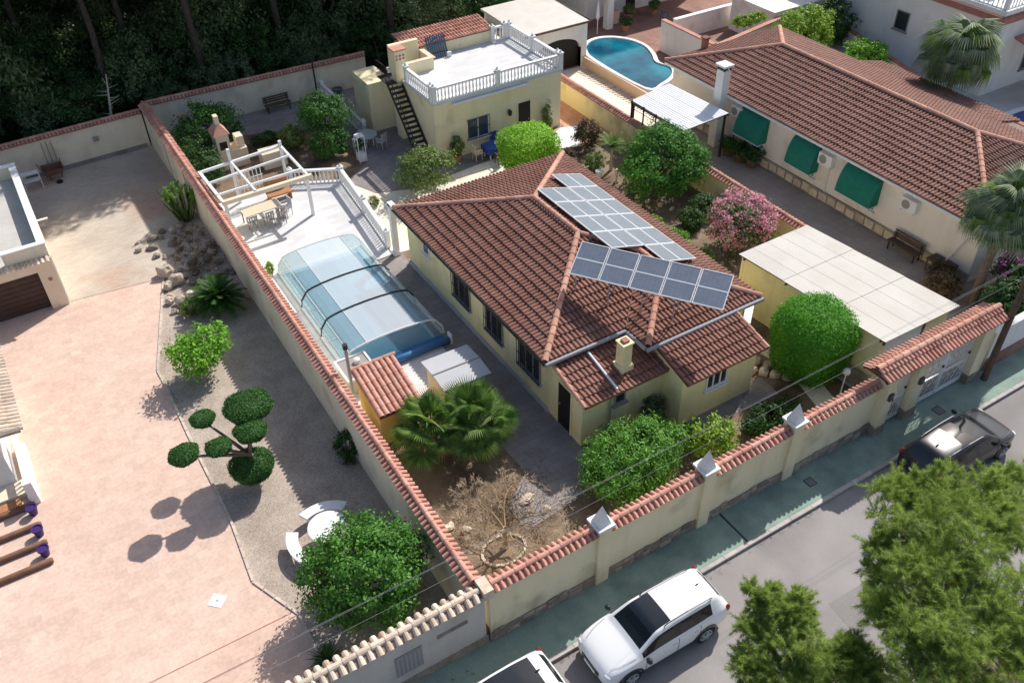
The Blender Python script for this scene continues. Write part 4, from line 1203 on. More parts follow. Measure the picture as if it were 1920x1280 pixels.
cc = MB().box(11.75, 29.3, -.1, 12.35, 29.95, GZ+1.75).obj('chimney', 'sand_wall', gh)
q = MB()
for i in range(3):
    for j in range(2): q.tube([(11.85+i*.2, 29.29, GZ+1.3+j*.18), (11.85+i*.2, 29.33, GZ+1.3+j*.18)], .075, 8)
q.obj('vent_tile', 'coping', cc)
MB().box(11.68, 29.22, GZ+1.751, 12.42, 30.02, GZ+1.83).obj('chimney_cap', 'coping', cc)
MB().box(10.7, 31.0, -.1, 12.09, 33.2, 2.9).obj('side_wing', 'sand_wall', gh)
# stair
sr = thing('stair', 'black iron outside stair with open treads up the guest house wall', 'stair', (11.6, 28, 0))
n = 16
for i in range(n):
    y = 26.3+i*.2; z = .2+i*(GZ/n)
    MB().box(11.25, y, z, 12.02, y+.24, z+.045).obj('tread', 'dark_metal', sr)
for x in (11.22, 12.02):
    MB().obox((x, 26.3, .12), (0, 3.3, GZ), .05, .14, .1).obj('stringer', 'dark_metal', sr)
q = MB(); q.tube([(11.2, 26.4, 1.1), (11.2, 29.5, GZ+1.0), (11.2, 30.6, GZ+1.0)], .025, 6)
for i in range(0, n+4, 2):
    y = 26.4+i*.2; z = min(.2+i*GZ/n, GZ); q.tube([(11.2, y, z), (11.2, y, z+.9)], .014, 5)
q.obj('handrail', 'dark_metal', sr)
MB().box(11.22, 29.55, GZ-.05, 12.05, 30.8, GZ+.0).obj('landing', 'dark_metal', sr)
GB = 'balustrades of the guest house terrace'
ZT = GZ+.12
balustrade('balustrade', 'white balustrade along the front of the guest house terrace', [(GX0+.05, GY0), (16.0, GY0), (GX1-.05, GY0)], ZT, GB)
balustrade('balustrade', 'white balustrade down the right side of the guest house terrace', [(GX1-.05, GY0+.3), (GX1-.05, 28.6), (GX1-.05, GY1-.15)], ZT, GB)
balustrade('balustrade', 'short white balustrade above the stair of the guest house', [(GX0+.05, GY0+.3), (GX0+.05, 28.9)], ZT, GB)
balustrade('balustrade', 'short white balustrade at the rear corner of the terrace', [(18.9, GY1-.1), (19.75, GY1-.1)], ZT, GB)
t = thing('sun_screen', 'dark blue slatted screen leaning on the terrace back wall', 'screen', (15, 31, ZT))
for i in range(9):
    MB().obox((14.55+i*.14, 30.75, ZT+.02), (0, .45, 1.15), .11, .02, .02).obj('slat', 'pane_blue', t)
MB().obox((14.5, 30.85, ZT+.3), (1.25, 0, 0), .05, .04, .0).obj('crossbar', 'dark_metal', t)
t = thing('floodlight', 'small white lamp standing on the terrace floor', 'lamp', (15.7, 30.7, ZT))
MB().box(15.6, 30.6, ZT, 15.85, 30.72, ZT+.28).obj('housing', 'white', t); MB().box(15.62, 30.585, ZT+.04, 15.83, 30.599, ZT+.24).obj('lens', 'lamp_clear', t)

# furniture round the guest house
t = thing('dining_table', 'table under a blue cloth before the guest house window', 'table', (15.2, 24.7, 0))
q = MB(); q.box(14.5, 24.25, .70, 15.9, 25.15, .745); q.obj('tablecloth', 'blue_cloth', t)
q = MB(); q.box(14.49, 24.24, .40, 15.91, 24.249, .70); q.box(14.49, 25.151, .4, 15.91, 25.16, .7); q.box(14.48, 24.24, .4, 14.489, 25.16, .7); q.box(15.911, 24.24, .4, 15.92, 25.16, .7); q.obj('cloth_drop', 'blue_cloth', t)
for x in (14.6, 15.75):
    for y in (24.35, 25.0): MB().box(x, y, .02, x+.05, y+.05, .69).obj('leg', 'white', t)
MB().lathe((15.3, 24.7, .75), [(.2, 0), (.22, .03), (.05, .05)], 10).obj('plate', 'white', t)
for i, (x, y, rz, m, lb) in enumerate(((14.1, 24.9, 1.57, 'cream_wall', 'cream chair left of the blue table'), (16.35, 24.8, -1.57, 'wood_dark', 'dark chair right of the blue table'),
        (14.9, 23.85, math.pi, 'wood_dark', 'dark chair with back to camera at the blue table'), (15.6, 25.45, 0.1, 'blue_cloth', 'blue cushioned chair between blue table and window'))):
    chair('patio_chair', lb, (x, y, .02), rz, m, 'chairs round the blue table')
table('patio_table', 'pale blue grey garden table beside the iron stair', (9.7, 29.7, .02), .3, .62, .62, .72, 'grey_sheet', 'white', round_=True)
for i, (x, y, rz, lb) in enumerate(((9.0, 29.2, 2.2, 'white plastic chair left of the grey round table'), (10.3, 29.0, 3.6, 'white plastic chair nearest the iron stair'), (9.9, 30.6, .2, 'white plastic chair behind the grey round table'))):
    chair('plastic_chair', lb, (x, y, .02), rz, 'grey_sheet', 'chairs round the grey table')
t = thing('plant_stand', 'tall white framed plant stand with a dark green plant', 'planter', (8.75, 28.3, 0))
q = MB()
for x in (8.55, 8.95):
    for y in (28.1, 28.5): q.box(x-.02, y-.02, 0, x+.02, y+.02, 1.5)
q.box(8.53, 28.08, 1.5, 8.97, 28.52, 1.54); q.obj('frame', 'white', t)
MB().box(8.58, 28.13, .02, 8.92, 28.47, .5).obj('trough', 'white', t)
crown('plant', t, (8.75, 28.3, .95), (.2, .2, .45), 'leaf_dark', .1, 20, .14, 20, seed=3)
pot('potted_shrub', 'tall leafy shrub in a pot left of the guest house window', (13.1, 25.35, .02), .25, .4, 'pot_clay', 'leaf_olive', 1.0, 4, 'shrub', blob=(.36, .3, .62))
pot('potted_shrub', 'dark climbing plant on the wall right of the guest house door', (19.0, 25.4, .02), .24, .4, 'pot_clay', 'leaf_olive', 1.4, 5, 'shrub', blob=(.3, .22, .9))
pot('flower_pot', 'small pot of pink flowers at the stair foot', (12.4, 25.2, .02), .16, .25, 'pot_clay', 'flower_pink', .3, 6)
pot('flower_pot', 'dark red potted plant behind the bungalow ridge', (18.1, 22.0, .02), .2, .35, 'pot_clay', 'leaf_red', .4, 8)
# things along the right of the bungalow
pot('flower_pot', 'white pot on the gravel right of the roof corner', (18.5, 19.7, .0), .2, .4, 'white', None, seed=2)
q = None
rd = random.Random(8)
for i, (x, y) in enumerate(((18.95, 18.8), (19.35, 18.55), (19.7, 18.35), (20.0, 18.1), (20.25, 17.75))):
    t = thing('garden_post', 'short pale stone post in the row beside the cactus bed', 'post', (x, y, 0), group='pale stone posts beside the cactus bed')
    MB().box(x-.05, y-.05, 0, x+.05, y+.05, .8).obj('shaft', 'coping_pale', t); MB().box(x-.09, y-.09, 0, x+.09, y+.09, .12).obj('foot', 'rock', t)
def rock(lb, c, r, seed, m='rock', group=None):
    o = MB().blob(c, r, seed, .22, 8, 5).obj('rock', m, off=c)
    if SET_LOW[0]: LOWERED.append((o, c[0], c[1]))
    return tag(o, lb, 'rock', group)
for i in range(8):
    rock('pale loose stone edging the side garden bed', (18.6+i*.28+rd.uniform(-.05, .05), 17.6-i*.62, .06), (.16, .13, .12), 40+i, 'rock', 'pale stones edging the side bed')

# ================================================================ CARPORT, GATE, STREET FRONT
cp = thing('carport', 'yellow walled carport with pale corrugated roof sheets', 'carport', (19.5, 4.3, 0))
R0, R1, R2, R3 = Vector((17.5, .68, 2.6)), Vector((21.62, .62, 2.6)), Vector((20.85, 7.75, 2.62)), Vector((16.86, 7.7, 2.62))
def sheet(a, b, c_, d, waves, amp):
    """corrugated sheet a-b-c-d; waves run from the a-d edge's start to its end"""
    q = MB(); n = waves*4
    for side in (0, -.02):
        for i in range(n+1):
            k = i/n; h = math.sin(2*math.pi*i/4)*amp+side
            for s0, s1 in ((a, b), (d, c_)):
                p = s0.lerp(s1, k); q.v.append((p.x, p.y, p.z+h))
    for i in range(n):
        j = 2*i; o_ = 2*(n+1)
        q.f += [(j, j+2, j+3, j+1), (o_+j, o_+j+1, o_+j+3, o_+j+2)]; q.m += [0, 0]
    o_ = 2*(n+1)
    for i in range(n):
        j = 2*i; q.f += [(j, o_+j, o_+j+2, j+2), (j+1, j+3, o_+j+3, o_+j+1)]; q.m += [0, 0]
    return q
rows = [(0, .34), (.34, .68), (.68, 1.0)]
for k, (s0, s1) in enumerate(rows):
    for i in range(5):
        a, b = R0.lerp(R3, s0), R1.lerp(R2, s0); c_, d = R1.lerp(R2, s1+.01), R0.lerp(R3, s1+.01)
        lift = Vector((0, 0, .016*k))
        sheet(a.lerp(b, i/5)+lift, a.lerp(b, (i+1)/5-.003)+lift, d.lerp(c_, (i+1)/5-.003)+lift, d.lerp(c_, i/5)+lift, 7, .0035).obj('roof_sheet', 'corrugated', cp)
q = MB(); q.prism([(17.62, .85), (17.82, .85), (17.15, 7.5), (16.98, 7.5)], -.1, 2.5); q.obj('wall', 'yellow_wall', cp)
q = MB(); q.box(16.98, 7.52, -.1, 20.8, 7.66, 2.5); q.obj('wall', 'yellow_wall', cp)
q = MB(); q.prism([(21.35, .9), (21.5, .9), (20.75, 7.5), (20.6, 7.5)], -.1, 2.5); q.obj('wall', 'yellow_wall', cp)
q = MB(); q.box(20.1, .88, -.1, 21.34, 1.0, 2.48); q.obj('side_panel', 'yellow_wall', cp)
q = MB(); q.box(17.83, .9, .1, 20.0, .98, 2.45); q.obj('white_shutter', 'white_sheet', cp)
q = MB(); q.box(20.0, .85, 0, 20.09, .97, 2.5); q.obj('post', 'wood_dark', cp)
q = MB(); q.box(17.55, 7.0, 1.9, 17.68, 7.3, 2.15); q.obj('vent_opening', 'door_dark', cp)
q = MB()
for k in (.03, .34, .66, .97):
    a, b = R0.lerp(R3, k), R1.lerp(R2, k); q.obox(a-Vector((0, 0, .06)), b-a, .06, .0, .08)
q.obj('purlin', 'wood_dark', cp)
q = MB(); q.box(17.6, .78, 2.3, 17.72, .84, 2.5); q.obj('lantern', 'wood_brown', cp)
MB().obox((17.42, .85, 0), (-.42, 4.2, 0), .06, .75, 0).obj('stone_skirt', 'stone', cp)

gp = thing('gate_portico', 'street gateway with tiled ridge roof on yellow pillars', 'gateway', (19, -.55, 0))
for x0, x1 in ((16.36, 16.85), (18.0, 18.55), (21.65, 22.3)):
    MB().box(x0, -.82, -.5, x1, -.22, 2.42).obj('pillar', 'street_wall', gp)
    MB().box(x0-.03, -.85, -.5, x1+.03, -.19, -.08).obj('pillar_foot', 'stone', gp)
MB().box(16.1, -.8, 2.42, 22.3, -.24, 2.6).obj('lintel', 'street_wall', gp)
grp = thing('gate_roof', 'long narrow red tile roof over the street gates', 'roof', (19, -.5, 2.6))
tiled_roof(grp, [[(15.75, -1.05, 2.62), (22.4, -1.05, 2.62), (22.4, -.52, 2.9), (15.75, -.52, 2.9)], [(22.4, .02, 2.62), (15.75, .02, 2.62), (15.75, -.52, 2.9), (22.4, -.52, 2.9)]], 'coping', 110)
ridge_line(grp, (15.75, -.52, 2.9), (22.4, -.52, 2.9), 'ridge_tile', .13, .42, .02)
q = MB(); q.add([(15.8, -.98, 2.6), (15.8, -.06, 2.6), (15.8, -.52, 2.84)], [(0, 1, 2)]); q.obj('gable_board', 'wood_dark', grp)
for x in (16.95, 17.9, 18.7, 21.5):
    pass
def gate(name, lb, x0, x1, leaves):
    t = thing(name, lb, 'gate', (x0, -.52, 0), group='white iron gates to the street')
    wl = (x1-x0)/leaves
    for k in range(leaves):
        a, b = x0+k*wl+.02, x0+(k+1)*wl-.02
        f = MB(); f.box(a, -.55, -.44, a+.06, -.49, 1.75); f.box(b-.06, -.55, -.44, b, -.49, 1.75)
        for z in (-.44, .62, 1.69): f.box(a+.061, -.55, z, b-.061, -.49, z+.06)
        lf = f.obj('leaf_frame', 'white_metal', t)
        MB().box(a+.06, -.53, -.38, b-.06, -.51, -.22).obj('kick_panel', 'white_metal', lf)
        n = int((b-a-.12)/.11)
        for i in range(n):
            x = a+.06+(b-a-.12)*(i+.5)/n
            MB().tube([(x, -.52, -.22), (x, -.52, 1.7)], .012, 5).obj('bar', 'white_metal', lf)
        for z0, z1 in ((-.2, .6), (.7, 1.66)):
            m_ = max(2, int((b-a)/.3))
            q = MB()
            for i in range(m_):
                xa, xb = a+.07+(b-a-.14)*i/m_, a+.07+(b-a-.14)*(i+1)/m_
                q.tube([(xa, -.535, z0), (xb, -.535, z1)], .009, 4); q.tube([(xb, -.505, z0), (xa, -.505, z1)], .009, 4)
            q.obj('lattice', 'white_metal', lf)
        MB().box(b-.13, -.60, 1.0, b-.06, -.551, 1.1).obj('latch', 'dark_metal', lf)
gate('pedestrian_gate', 'narrow white barred gate next to the street wall end', 16.87, 17.98, 1)
gate('vehicle_gate', 'wide white barred double gate before the carport', 18.57, 21.63, 2)
for x, lb in ((18.15, 'small dark letter box on the pillar beside the wide gate'), (16.5, 'small dark bell box on the pillar beside the narrow gate')):
    t = thing('letter_box', lb, 'letter box', (x, -.86, 1.3))
    MB().box(x, -.92, 1.25, x+.2, -.821, 1.55).obj('case', 'wood_dark', t); MB().box(x+.03, -.93, 1.45, x+.17, -.921, 1.48).obj('slot', 'grey_metal', t)

for o in [x for x in COL.objects if x.parent is None and x.name.split('.')[0] in ('gate_portico', 'gate_roof', 'pedestrian_gate', 'vehicle_gate', 'letter_box')]: o.location.y += .15
t = thing('garden_lamp', 'white globe garden lamp on a thin white post', 'lamp', (16.4, 1.15, 0))
MB().lathe((16.4, 1.15, 0), [(.07, 0), (.07, .12), (.03, .16), (.025, 1.15), (.05, 1.18)], 8).obj('post', 'white', t)
MB().lathe((16.4, 1.15, 1.18), [(.04, 0), (.12, .06), (.15, .15), (.12, .25), (.04, .3)], 12).obj('globe', 'white', t, smooth=True)
rock_spots = [(14.6, 4.0), (14.9, 3.7), (15.2, 3.35), (15.5, 3.0), (15.1, 4.3), (15.35, 3.9), (15.7, 3.55)]
for i, (x, y) in enumerate(rock_spots):
    rock('pale boulder piled at the wing corner behind the round clipped bush', (x, y, .12), (.24, .2, .2), 60+i, 'rock', 'pale boulders at the wing corner')
t = thing('garden_arch', 'white post and rail beside the wing roof corner', 'gate', (14.9, 5.2, 0))
q = MB(); q.box(14.62, 4.7, 0, 14.78, 4.86, 1.9); q.box(15.3, 5.4, 0, 15.46, 5.56, 1.9); q.obj('post', 'white', t)
q = MB(); q.obox((14.6, 4.75, 1.92), (.95, .8, 0), .3, .1, .0); q.obj('rail', 'white', t)
# ================================================================ NEIGHBOUR HOUSE ON THE RIGHT
nb = thing('house', 'long cream house with brown tiled hip roof and green awnings', 'house', (30, 12, 0))
NX0, NX1, NY0, NY1, NE = 26.25, 35.2, 2.9, 24.2, 3.0
NP = .31
MB().prism([(26.62, 3.3), (34.8, 3.3), (34.8, 23.8), (26.62, 23.8)], -.1, NE-.02).obj('wall', 'neighbour_wall', nb)
rx = (NX0+NX1)/2; dz = (NX1-NX0)/2*NP
Pa, Pb = (rx, NY1-4.475, NE+dz), (rx, NY0+4.475, NE+dz)
k_ = lambda x, y: (x, y, NE)
tiled_roof(nb, [[k_(NX0, NY1), k_(NX0, NY0), Pb, Pa], [k_(NX0, NY0), k_(NX1, NY0), Pb], [k_(NX1, NY0), k_(NX1, NY1), Pa, Pb], [k_(NX1, NY1), k_(NX0, NY1), Pa]], 'roof_tile_neighbour', 300)
for a, b in ((k_(NX0, NY1), Pa), (k_(NX1, NY1), Pa), (Pa, Pb), (k_(NX0, NY0), Pb), (k_(NX1, NY0), Pb)): ridge_line(nb, a, b, r=.14, lift=.05, limit=40)
MB().prism([(NX0+.03, NY0+.03), (NX1-.03, NY0+.03), (NX1-.03, NY1-.03), (NX0+.03, NY1-.03)], NE-.14, NE-.07).obj('soffit', 'white', nb)
q = MB(); q.box(26.50, 3.25, -.05, 26.619, 23.8, .5); pl = q.obj('plinth', 'stone', nb)
rd = random.Random(3); y = 5.0; sm = MB().box(0, 0, 0, .05, .5, .4).mesh('plinth_stone', 'rock')
while y < 22:
    link('plinth_stone', sm, pl, matrix=Matrix.Translation(Vector((26.45-rd.uniform(0, .02), y, rd.uniform(.02, .1)))-ORG[pl.name])); y += rd.uniform(.53, .62)
for i, (a0, a1) in enumerate(((16.0, 17.9), (12.4, 14.1), (8.6, 10.7))):
    window(nb, 'y', 26.62, a0+.1, a1-.1, .9, 2.3, -1, 'white', 'pane', 2)
    aw = thing('awning', ['green fabric awning over the window nearest the chimney', 'green fabric awning beside the middle air conditioner', 'largest green fabric awning nearest the street'][i], 'awning', (26.6, (a0+a1)/2, 2.5), group='green awnings on the neighbour wall')
    n = 10
    pts = []
    for j in range(n+1):
        th = math.pi*.5*j/n
        pts.append((26.60-.60*math.sin(th), 2.66-1.38*(1-math.cos(th))**.9))
    q = MB()
    for yy in (a0, a1):
        for x, z in pts: q.v.append((x, yy, z))
        q.v.append((26.60, yy, 1.28))
    m_ = n+2
    for j in range(n): q.f.append((j, m_+j, m_+j+1, j+1)); q.m.append(0)
    q.f += [tuple(range(m_)), tuple(range(2*m_-1, m_-1, -1))]; q.m += [0, 0]
    q.obj('fabric', 'awning_green', aw)
    q = MB()
    for yy in (a0-.015, a1+.015): q.tube([(26.6, yy, 1.28), (25.97, yy, 1.28)], .018, 5)
    q.tube([(25.97, a0, 1.28), (25.97, a1, 1.28)], .02, 5); q.obj('frame', 'white_metal', aw)
for i, y in enumerate((18.2, 11.9, 6.9)):
    t = thing('air_conditioner', ['white air conditioner beside the chimney end awning', 'white air conditioner between the middle and largest awnings', 'white air conditioner on the wall nearest the palm'][i], 'air conditioner', (26.4, y, 2.1), group='air conditioners on the neighbour wall')
    MB().box(26.32, y-.42, 1.95, 26.61, y+.42, 2.55).obj('case', 'white_metal', t)
    q = MB(); q.lathe((0, 0, 0), [(.22, 0), (.22, .012)], 16); f = q.obj('fan_grille', 'frame_grey', t, off=(0, 0, 0)); f.matrix_local = Matrix.Translation(Vector((26.318, y+.12, 2.25))-ORG[t.name]) @ Matrix.Rotation(-math.pi/2, 4, 'Y')
    q = MB(); q.box(26.36, y-.36, 1.88, 26.61, y-.32, 1.948); q.box(26.36, y+.32, 1.88, 26.61, y+.36, 1.948); q.obj('bracket', 'grey_metal', t)
    if i == 1: MB().tube([(26.58, y-.2, 1.94), (26.58, y-.2, .2)], .03, 5).obj('pipe', 'white_metal', t)
t = thing('roof_overhang', 'white strip of fascia under the neighbour eave', 'fascia', (26.3, 13, 2.9))
MB().box(26.17, 3.0, 2.86, 26.24, 24.1, 2.99).obj('board', 'white', t)
ch = thing('chimney', 'tall white chimney standing against the neighbour eave', 'chimney', (26.0, 19.3, 0))
MB().box(25.75, 18.9, -.1, 26.24, 19.45, 4.35).obj('stack', 'white_wall', ch)
q = MB(); q.box(25.75, 18.9, 4.35, 25.83, 18.98, 4.55); q.box(26.16, 18.9, 4.35, 26.24, 18.98, 4.55); q.box(25.75, 19.37, 4.35, 25.83, 19.45, 4.55); q.box(26.16, 19.37, 4.35, 26.24, 19.45, 4.55); q.box(25.85, 19.0, 4.35, 26.14, 19.35, 4.5); q.obj('flue', 'door_dark', ch)
MB().box(25.66, 18.81, 4.55, 26.33, 19.54, 4.66).obj('cap', 'white_wall', ch)
MB().tube([(26.5, 3.6, 2.8), (26.42, 4.6, .1)], .04, 6).obj('downpipe', 'white', nb)
rear = thing('house', 'rear wing of the neighbour house with pink tiled roof', 'house', (38.5, 18, 0))
MB().prism([(34.82, 9.5), (37.3, 9.5), (37.3, 18.0), (34.82, 18.0)], -.1, 2.3).obj('wall', 'neighbour_wall', rear)
tiled_roof(rear, [[(37.6, 9.2, 2.34), (37.6, 18.3, 2.34), (35.25, 18.3, 2.9), (35.25, 9.2, 2.9)]], 'roof_tile_neighbour', 60)
t = thing('roof_vent', 'small brown brick vent on the neighbour roof edge', 'vent', (28, 24.3, 2.9)); MB().box(29.0, 24.0, 3.0, 29.3, 24.3, 3.7).obj('stack', 'mortar', t); MB().box(28.94, 23.94, 3.7, 29.36, 24.36, 3.78).obj('cap', 'roof_under', t)

# awning roof by the pool, raised pool
aw = thing('patio_cover', 'white corrugated patio cover on dark posts beside the raised pool', 'patio cover', (24, 20, 0))
Z0 = 2.5
a, b, c_, d = Vector((22.25, 17.7, Z0)), Vector((25.4, 17.8, Z0+.1)), Vector((25.15, 22.4, Z0+.1)), Vector((22.2, 22.0, Z0))
for i in range(3):
    sheet(a.lerp(b, i/3), a.lerp(b, (i+1)/3-.004), d.lerp(c_, (i+1)/3-.004), d.lerp(c_, i/3), 6, .016).obj('roof_sheet', 'white_sheet', aw)
for x, y in ((22.35, 17.85), (25.3, 17.95), (22.3, 21.9), (25.05, 22.25)):
    MB().box(x-.05, y-.05, 0, x+.05, y+.05, Z0-.06).obj('post', 'dark_metal', aw)
q = MB(); q.obox(a-Vector((0, 0, .05)), d-a, .06, 0, .12); q.obox(b-Vector((0, 0, .05)), c_-b, .06, 0, .12); q.obox(a+Vector((.02, .1, -.05)), b-a, .05, 0, .08); q.obj('beam', 'dark_metal', aw)
t = thing('fence', 'black metal railing on the yellow boundary wall near the patio cover', 'fence', (22.0, 20, 2))
q = MB(); q.tube([(22.15, 17.6, 2.45), (22.12, 21.9, 2.45)], .025, 5); q.tube([(22.15, 17.6, 2.15), (22.12, 21.9, 2.15)], .018, 5); q.obj('rail', 'dark_metal', t)
for i in range(5): MB().box(22.1, 17.7+i*1.03, 0, 22.16, 17.76+i*1.03, 2.6).obj('post', 'dark_metal', t)
rp = thing('raised_pool', 'deep blue curved raised swimming pool with pale rim', 'pool', (28, 30, 0))
OUT = [(26.45, 26.0), (27.6, 25.9), (28.9, 26.5), (29.6, 27.5), (29.35, 28.6), (29.9, 29.7), (30.35, 31.0), (30.2, 32.3), (29.5, 33.3), (28.5, 33.7), (27.5, 33.4), (26.8, 32.5), (26.4, 31.0)]
def smooth_loop(p, n=4):
    out = []
    k = len(p)
    for i in range(k):
        p0, p1, p2, p3 = (Vector(p[(i+j-1) % k]) for j in range(4))
        for s in range(n):
            t_ = s/n; out.append(tuple(.5*((2*p1)+(p2-p0)*t_+(2*p0-5*p1+4*p2-p3)*t_**2+(3*p1-p0-3*p2+p3)*t_**3)))
    return out
loop = smooth_loop([Vector(p) for p in OUT])
cen = Vector((28.3, 29.8))
big = [tuple(Vector(p)+(Vector(p)-cen).normalized()*.28) for p in loop]
MB().prism(loop, -.1, .62).obj('water', 'water_deep', rp)
n = len(loop); q = MB()
for i in range(n):
    j = (i+1) % n
    q.add([(*loop[i], .70), (*loop[j], .70), (*big[j], .70), (*big[i], .70), (*loop[i], .55), (*loop[j], .55), (*big[j], -.1), (*big[i], -.1)], [(0, 3, 2, 1), (0, 1, 5, 4), (2, 3, 7, 6)])
q.obj('pool_wall', 'white_wall', rp)
MB().prism([(26.02, 25.2), (26.14, 25.2), (26.14, 32.6), (26.02, 32.6)], -.1, .66).obj('side_wall', 'peach_wall', rp)
wl = thing('slat_strip', 'strip of pale cross slats beside the raised pool wall', 'floor panel', (24.5, 27, 0))  # evenly spaced pale slats lying across the lane
for k in range(28): MB().box(25.2, 23.6+k*.28, .02, 25.9, 23.74+k*.28, .05).obj('slat', 'coping_pale', wl)

# garage with the dark arch at the rear right
ga = thing('garage', 'white garage with flat pale roof and large black arched opening', 'garage', (23.5, 34, 0))
gA = [(21.9, 31.9), (26.2, 31.8), (26.2, 32.1), (21.9, 32.2)]
X0, X1, Yf = 21.7, 26.3, 31.9
q = MB(); ac, rw, sp = 24.1, 1.75, 1.3      # arch centre, half width, spring height
m_ = 14
arcp = [(ac-rw, 0.0)]+[(ac-rw*math.cos(math.pi*i/m_), sp+.85*math.sin(math.pi*i/m_)) for i in range(m_+1)]+[(ac+rw, 0.0)]
for off in (0, .3):
    for (x, z) in arcp: q.v.append((x, Yf+off, z))
H = 2.85; kk = len(arcp)
for i in range(kk-1): q.f.append((i, i+1, kk+i+1, kk+i)); q.m.append(0)
base = len(q.v)
for off in (0, .3):
    for (x, z) in arcp: q.v.append((x if 0 else min(max(x, X0), X1), Yf+off, H))
for i in range(kk-1):
    q.f.append((i, base+i, base+i+1, i+1)); q.m.append(0)
q.obj('front_wall', 'white_wall', ga)
MB().box(X0, Yf, -.1, ac-rw, Yf+.3, H).box(ac+rw, Yf, -.1, X1, Yf+.3, H).obj('front_pier', 'white_wall', ga)
MB().box(X0, Yf+.31, -.1, X0+.25, 37.0, H).box(X1-.25, Yf+.31, -.1, X1, 37.0, H).box(X0+.26, 36.8, -.1, X1-.26, 37.0, H).obj('side_wall', 'white_wall', ga)
MB().box(ac-rw-.05, Yf+.32, -.1, ac+rw+.05, Yf+.38, 2.3).obj('garage_door', 'door_dark', ga)
MB().slab([(X0-.15, Yf-.12, H+.12), (X1+.1, Yf-.12, H+.12), (X1+.1, 37.2, H+.22), (X0-.15, 37.2, H+.22)], .12).obj('roof', 'flat_roof', ga)
MB().box(X0-.2, Yf-.2, H+.01, X1+.15, Yf-.121, H+.13).box(X1+.101, Yf-.12, H+.05, X1+.16, 37.2, H+.2).obj('roof_trim', 'wood_dark', ga)
MB().box(20.2, 33.0, -.1, 21.5, 37.4, 2.4).obj('lean_to', 'sand_wall', ga)

# far facade, walls and the white villa at the top right
fa = thing('house', 'pale facade with white column and dark door beyond the raised pool', 'house', (34, 38, 0))
MB().box(30.6, 38.2, -.1, 41, 45, 3.4).obj('wall', 'white_wall', fa)
window(fa, 'x', 38.2, 36.0, 37.4, .8, 2.4, -1, 'white', 'pane', 2)
door(fa, 'x', 38.2, 34.2, 35.1, .02, 2.2, -1, 'door_dark')
MB().box(31.0, 36.0, -.1, 31.5, 36.5, 3.0).obj('column', 'white_wall', fa)
MB().box(31.6, 36.6, -.1, 32.5, 37.2, .9).obj('planter_box', 'peach_wall', fa)
MB().slab([(30.4, 35.8, 3.02), (41, 35.8, 3.02), (41, 38.1, 3.3), (30.4, 38.1, 3.3)], .1).obj('porch_roof', 'mortar', fa)
t = thing('parasol', 'closed white parasol by the pale facade', 'parasol', (30.0, 35.8, 0)); MB().tube([(30.0, 35.8, 0), (30.0, 35.8, 2.3)], .03, 6).obj('pole', 'white', t); MB().lathe((30.0, 35.8, 1.0), [(.05, 0), (.14, .15), (.10, .8), (.03, 1.3)], 8).obj('canopy', 'white', t)
for i, (x, y, lf, lb) in enumerate(((32.0, 35.2, 'leaf_dark', 'dark potted plant by the peach planter box'), (33.5, 36.8, 'leaf_olive', 'olive potted shrub left of the dark facade door'), (35.6, 36.6, 'leaf_citrus', 'green potted shrub right of the dark facade door'))):
    pot('potted_plant', lb, (x, y, 0), .28, .45, 'pot_clay', lf, .6, 20+i)
chair('terrace_chair', 'dark blue folded chair on the red terrace behind the pool', (35.2, 34.9, .01), .5, 'pane_blue')
for i, (p0, p1, h, m) in enumerate((((31.9, 31.2), (31.9, 26.2), 2.0, 'neighbour_wall'), ((33.6, 32.0), (39.5, 32.0), 1.4, 'neighbour_wall'), ((32.2, 26.2), (39.0, 27.4), 1.9, 'neighbour_wall'))):
    t = thing('garden_wall', ['pinkish garden wall running back from the neighbour roof', 'low pinkish wall far behind the red terrace', 'pinkish wall topped with red tiles behind the neighbour roof'][i], 'wall', (*p0, 0))
    wall_run(MB(), p0, p1, .25, -.1, h).obj('wall', m, t)
    wall_run(MB(), p0, p1, .33, h+.002, h+.08).obj('cap', 'coping' if i != 1 else 'white', t)
MB().box(38.2, 27.5, -.1, 44, 31.5, 2.3).obj('wall', 'neighbour_wall', thing('outbuilding', 'low cream outbuilding near the tall hedge', 'outbuilding', (41, 29, 0)))
vl = thing('villa', 'white villa with dark red cornice and balustraded balcony', 'house', (46, 22, 0))
MB().box(43.2, 15.0, -.1, 60, 30.0, 4.4).obj('wall', 'white_wall', vl)
MB().box(43.0, 14.8, 4.42, 60, 30, 4.75).obj('cornice', 'mortar', vl)
MB().box(43.3, 15.1, 4.751, 60, 30, 4.85).obj('balcony_floor', 'white', vl)
MB().box(47, 18.2, 4.86, 60, 30, 7.6).obj('upper_wall', 'white_wall', vl)
MB().box(43.15, 14.95, 4.86, 60, 15.05, 5.1).box(43.15, 15.051, 4.86, 43.25, 30, 5.1).obj('parapet', 'white', vl)
window(vl, 'y', 43.2, 21.0, 22.0, 2.0, 3.2, -1, 'frame_grey', 'pane', 1)
window(vl, 'y', 43.2, 16.6, 17.3, 2.2, 2.9, -1, 'frame_grey', 'pane', 1)
window(vl, 'x', 15.0, 46.5, 48.0, .9, 2.4, -1, 'frame_grey', 'pane', 2)
MB().slab([(44.5, 12.6, 3.0), (60, 12.6, 3.0), (60, 14.79, 3.5), (44.5, 14.79, 3.5)], .15).obj('porch_roof', 'mortar', vl)
MB().box(45.0, 12.8, -.1, 45.4, 13.2, 2.95).obj('porch_column', 'white_wall', vl)
balustrade('balustrade', 'white balustrade of the villa balcony above the dark cornice', [(43.35, 23.5), (43.35, 15.2), (50.0, 15.2)], 5.1, None, .8, .28)
t = thing('swimming_pool', 'small dark blue pool beside the white villa', 'pool', (44, 11, 0))
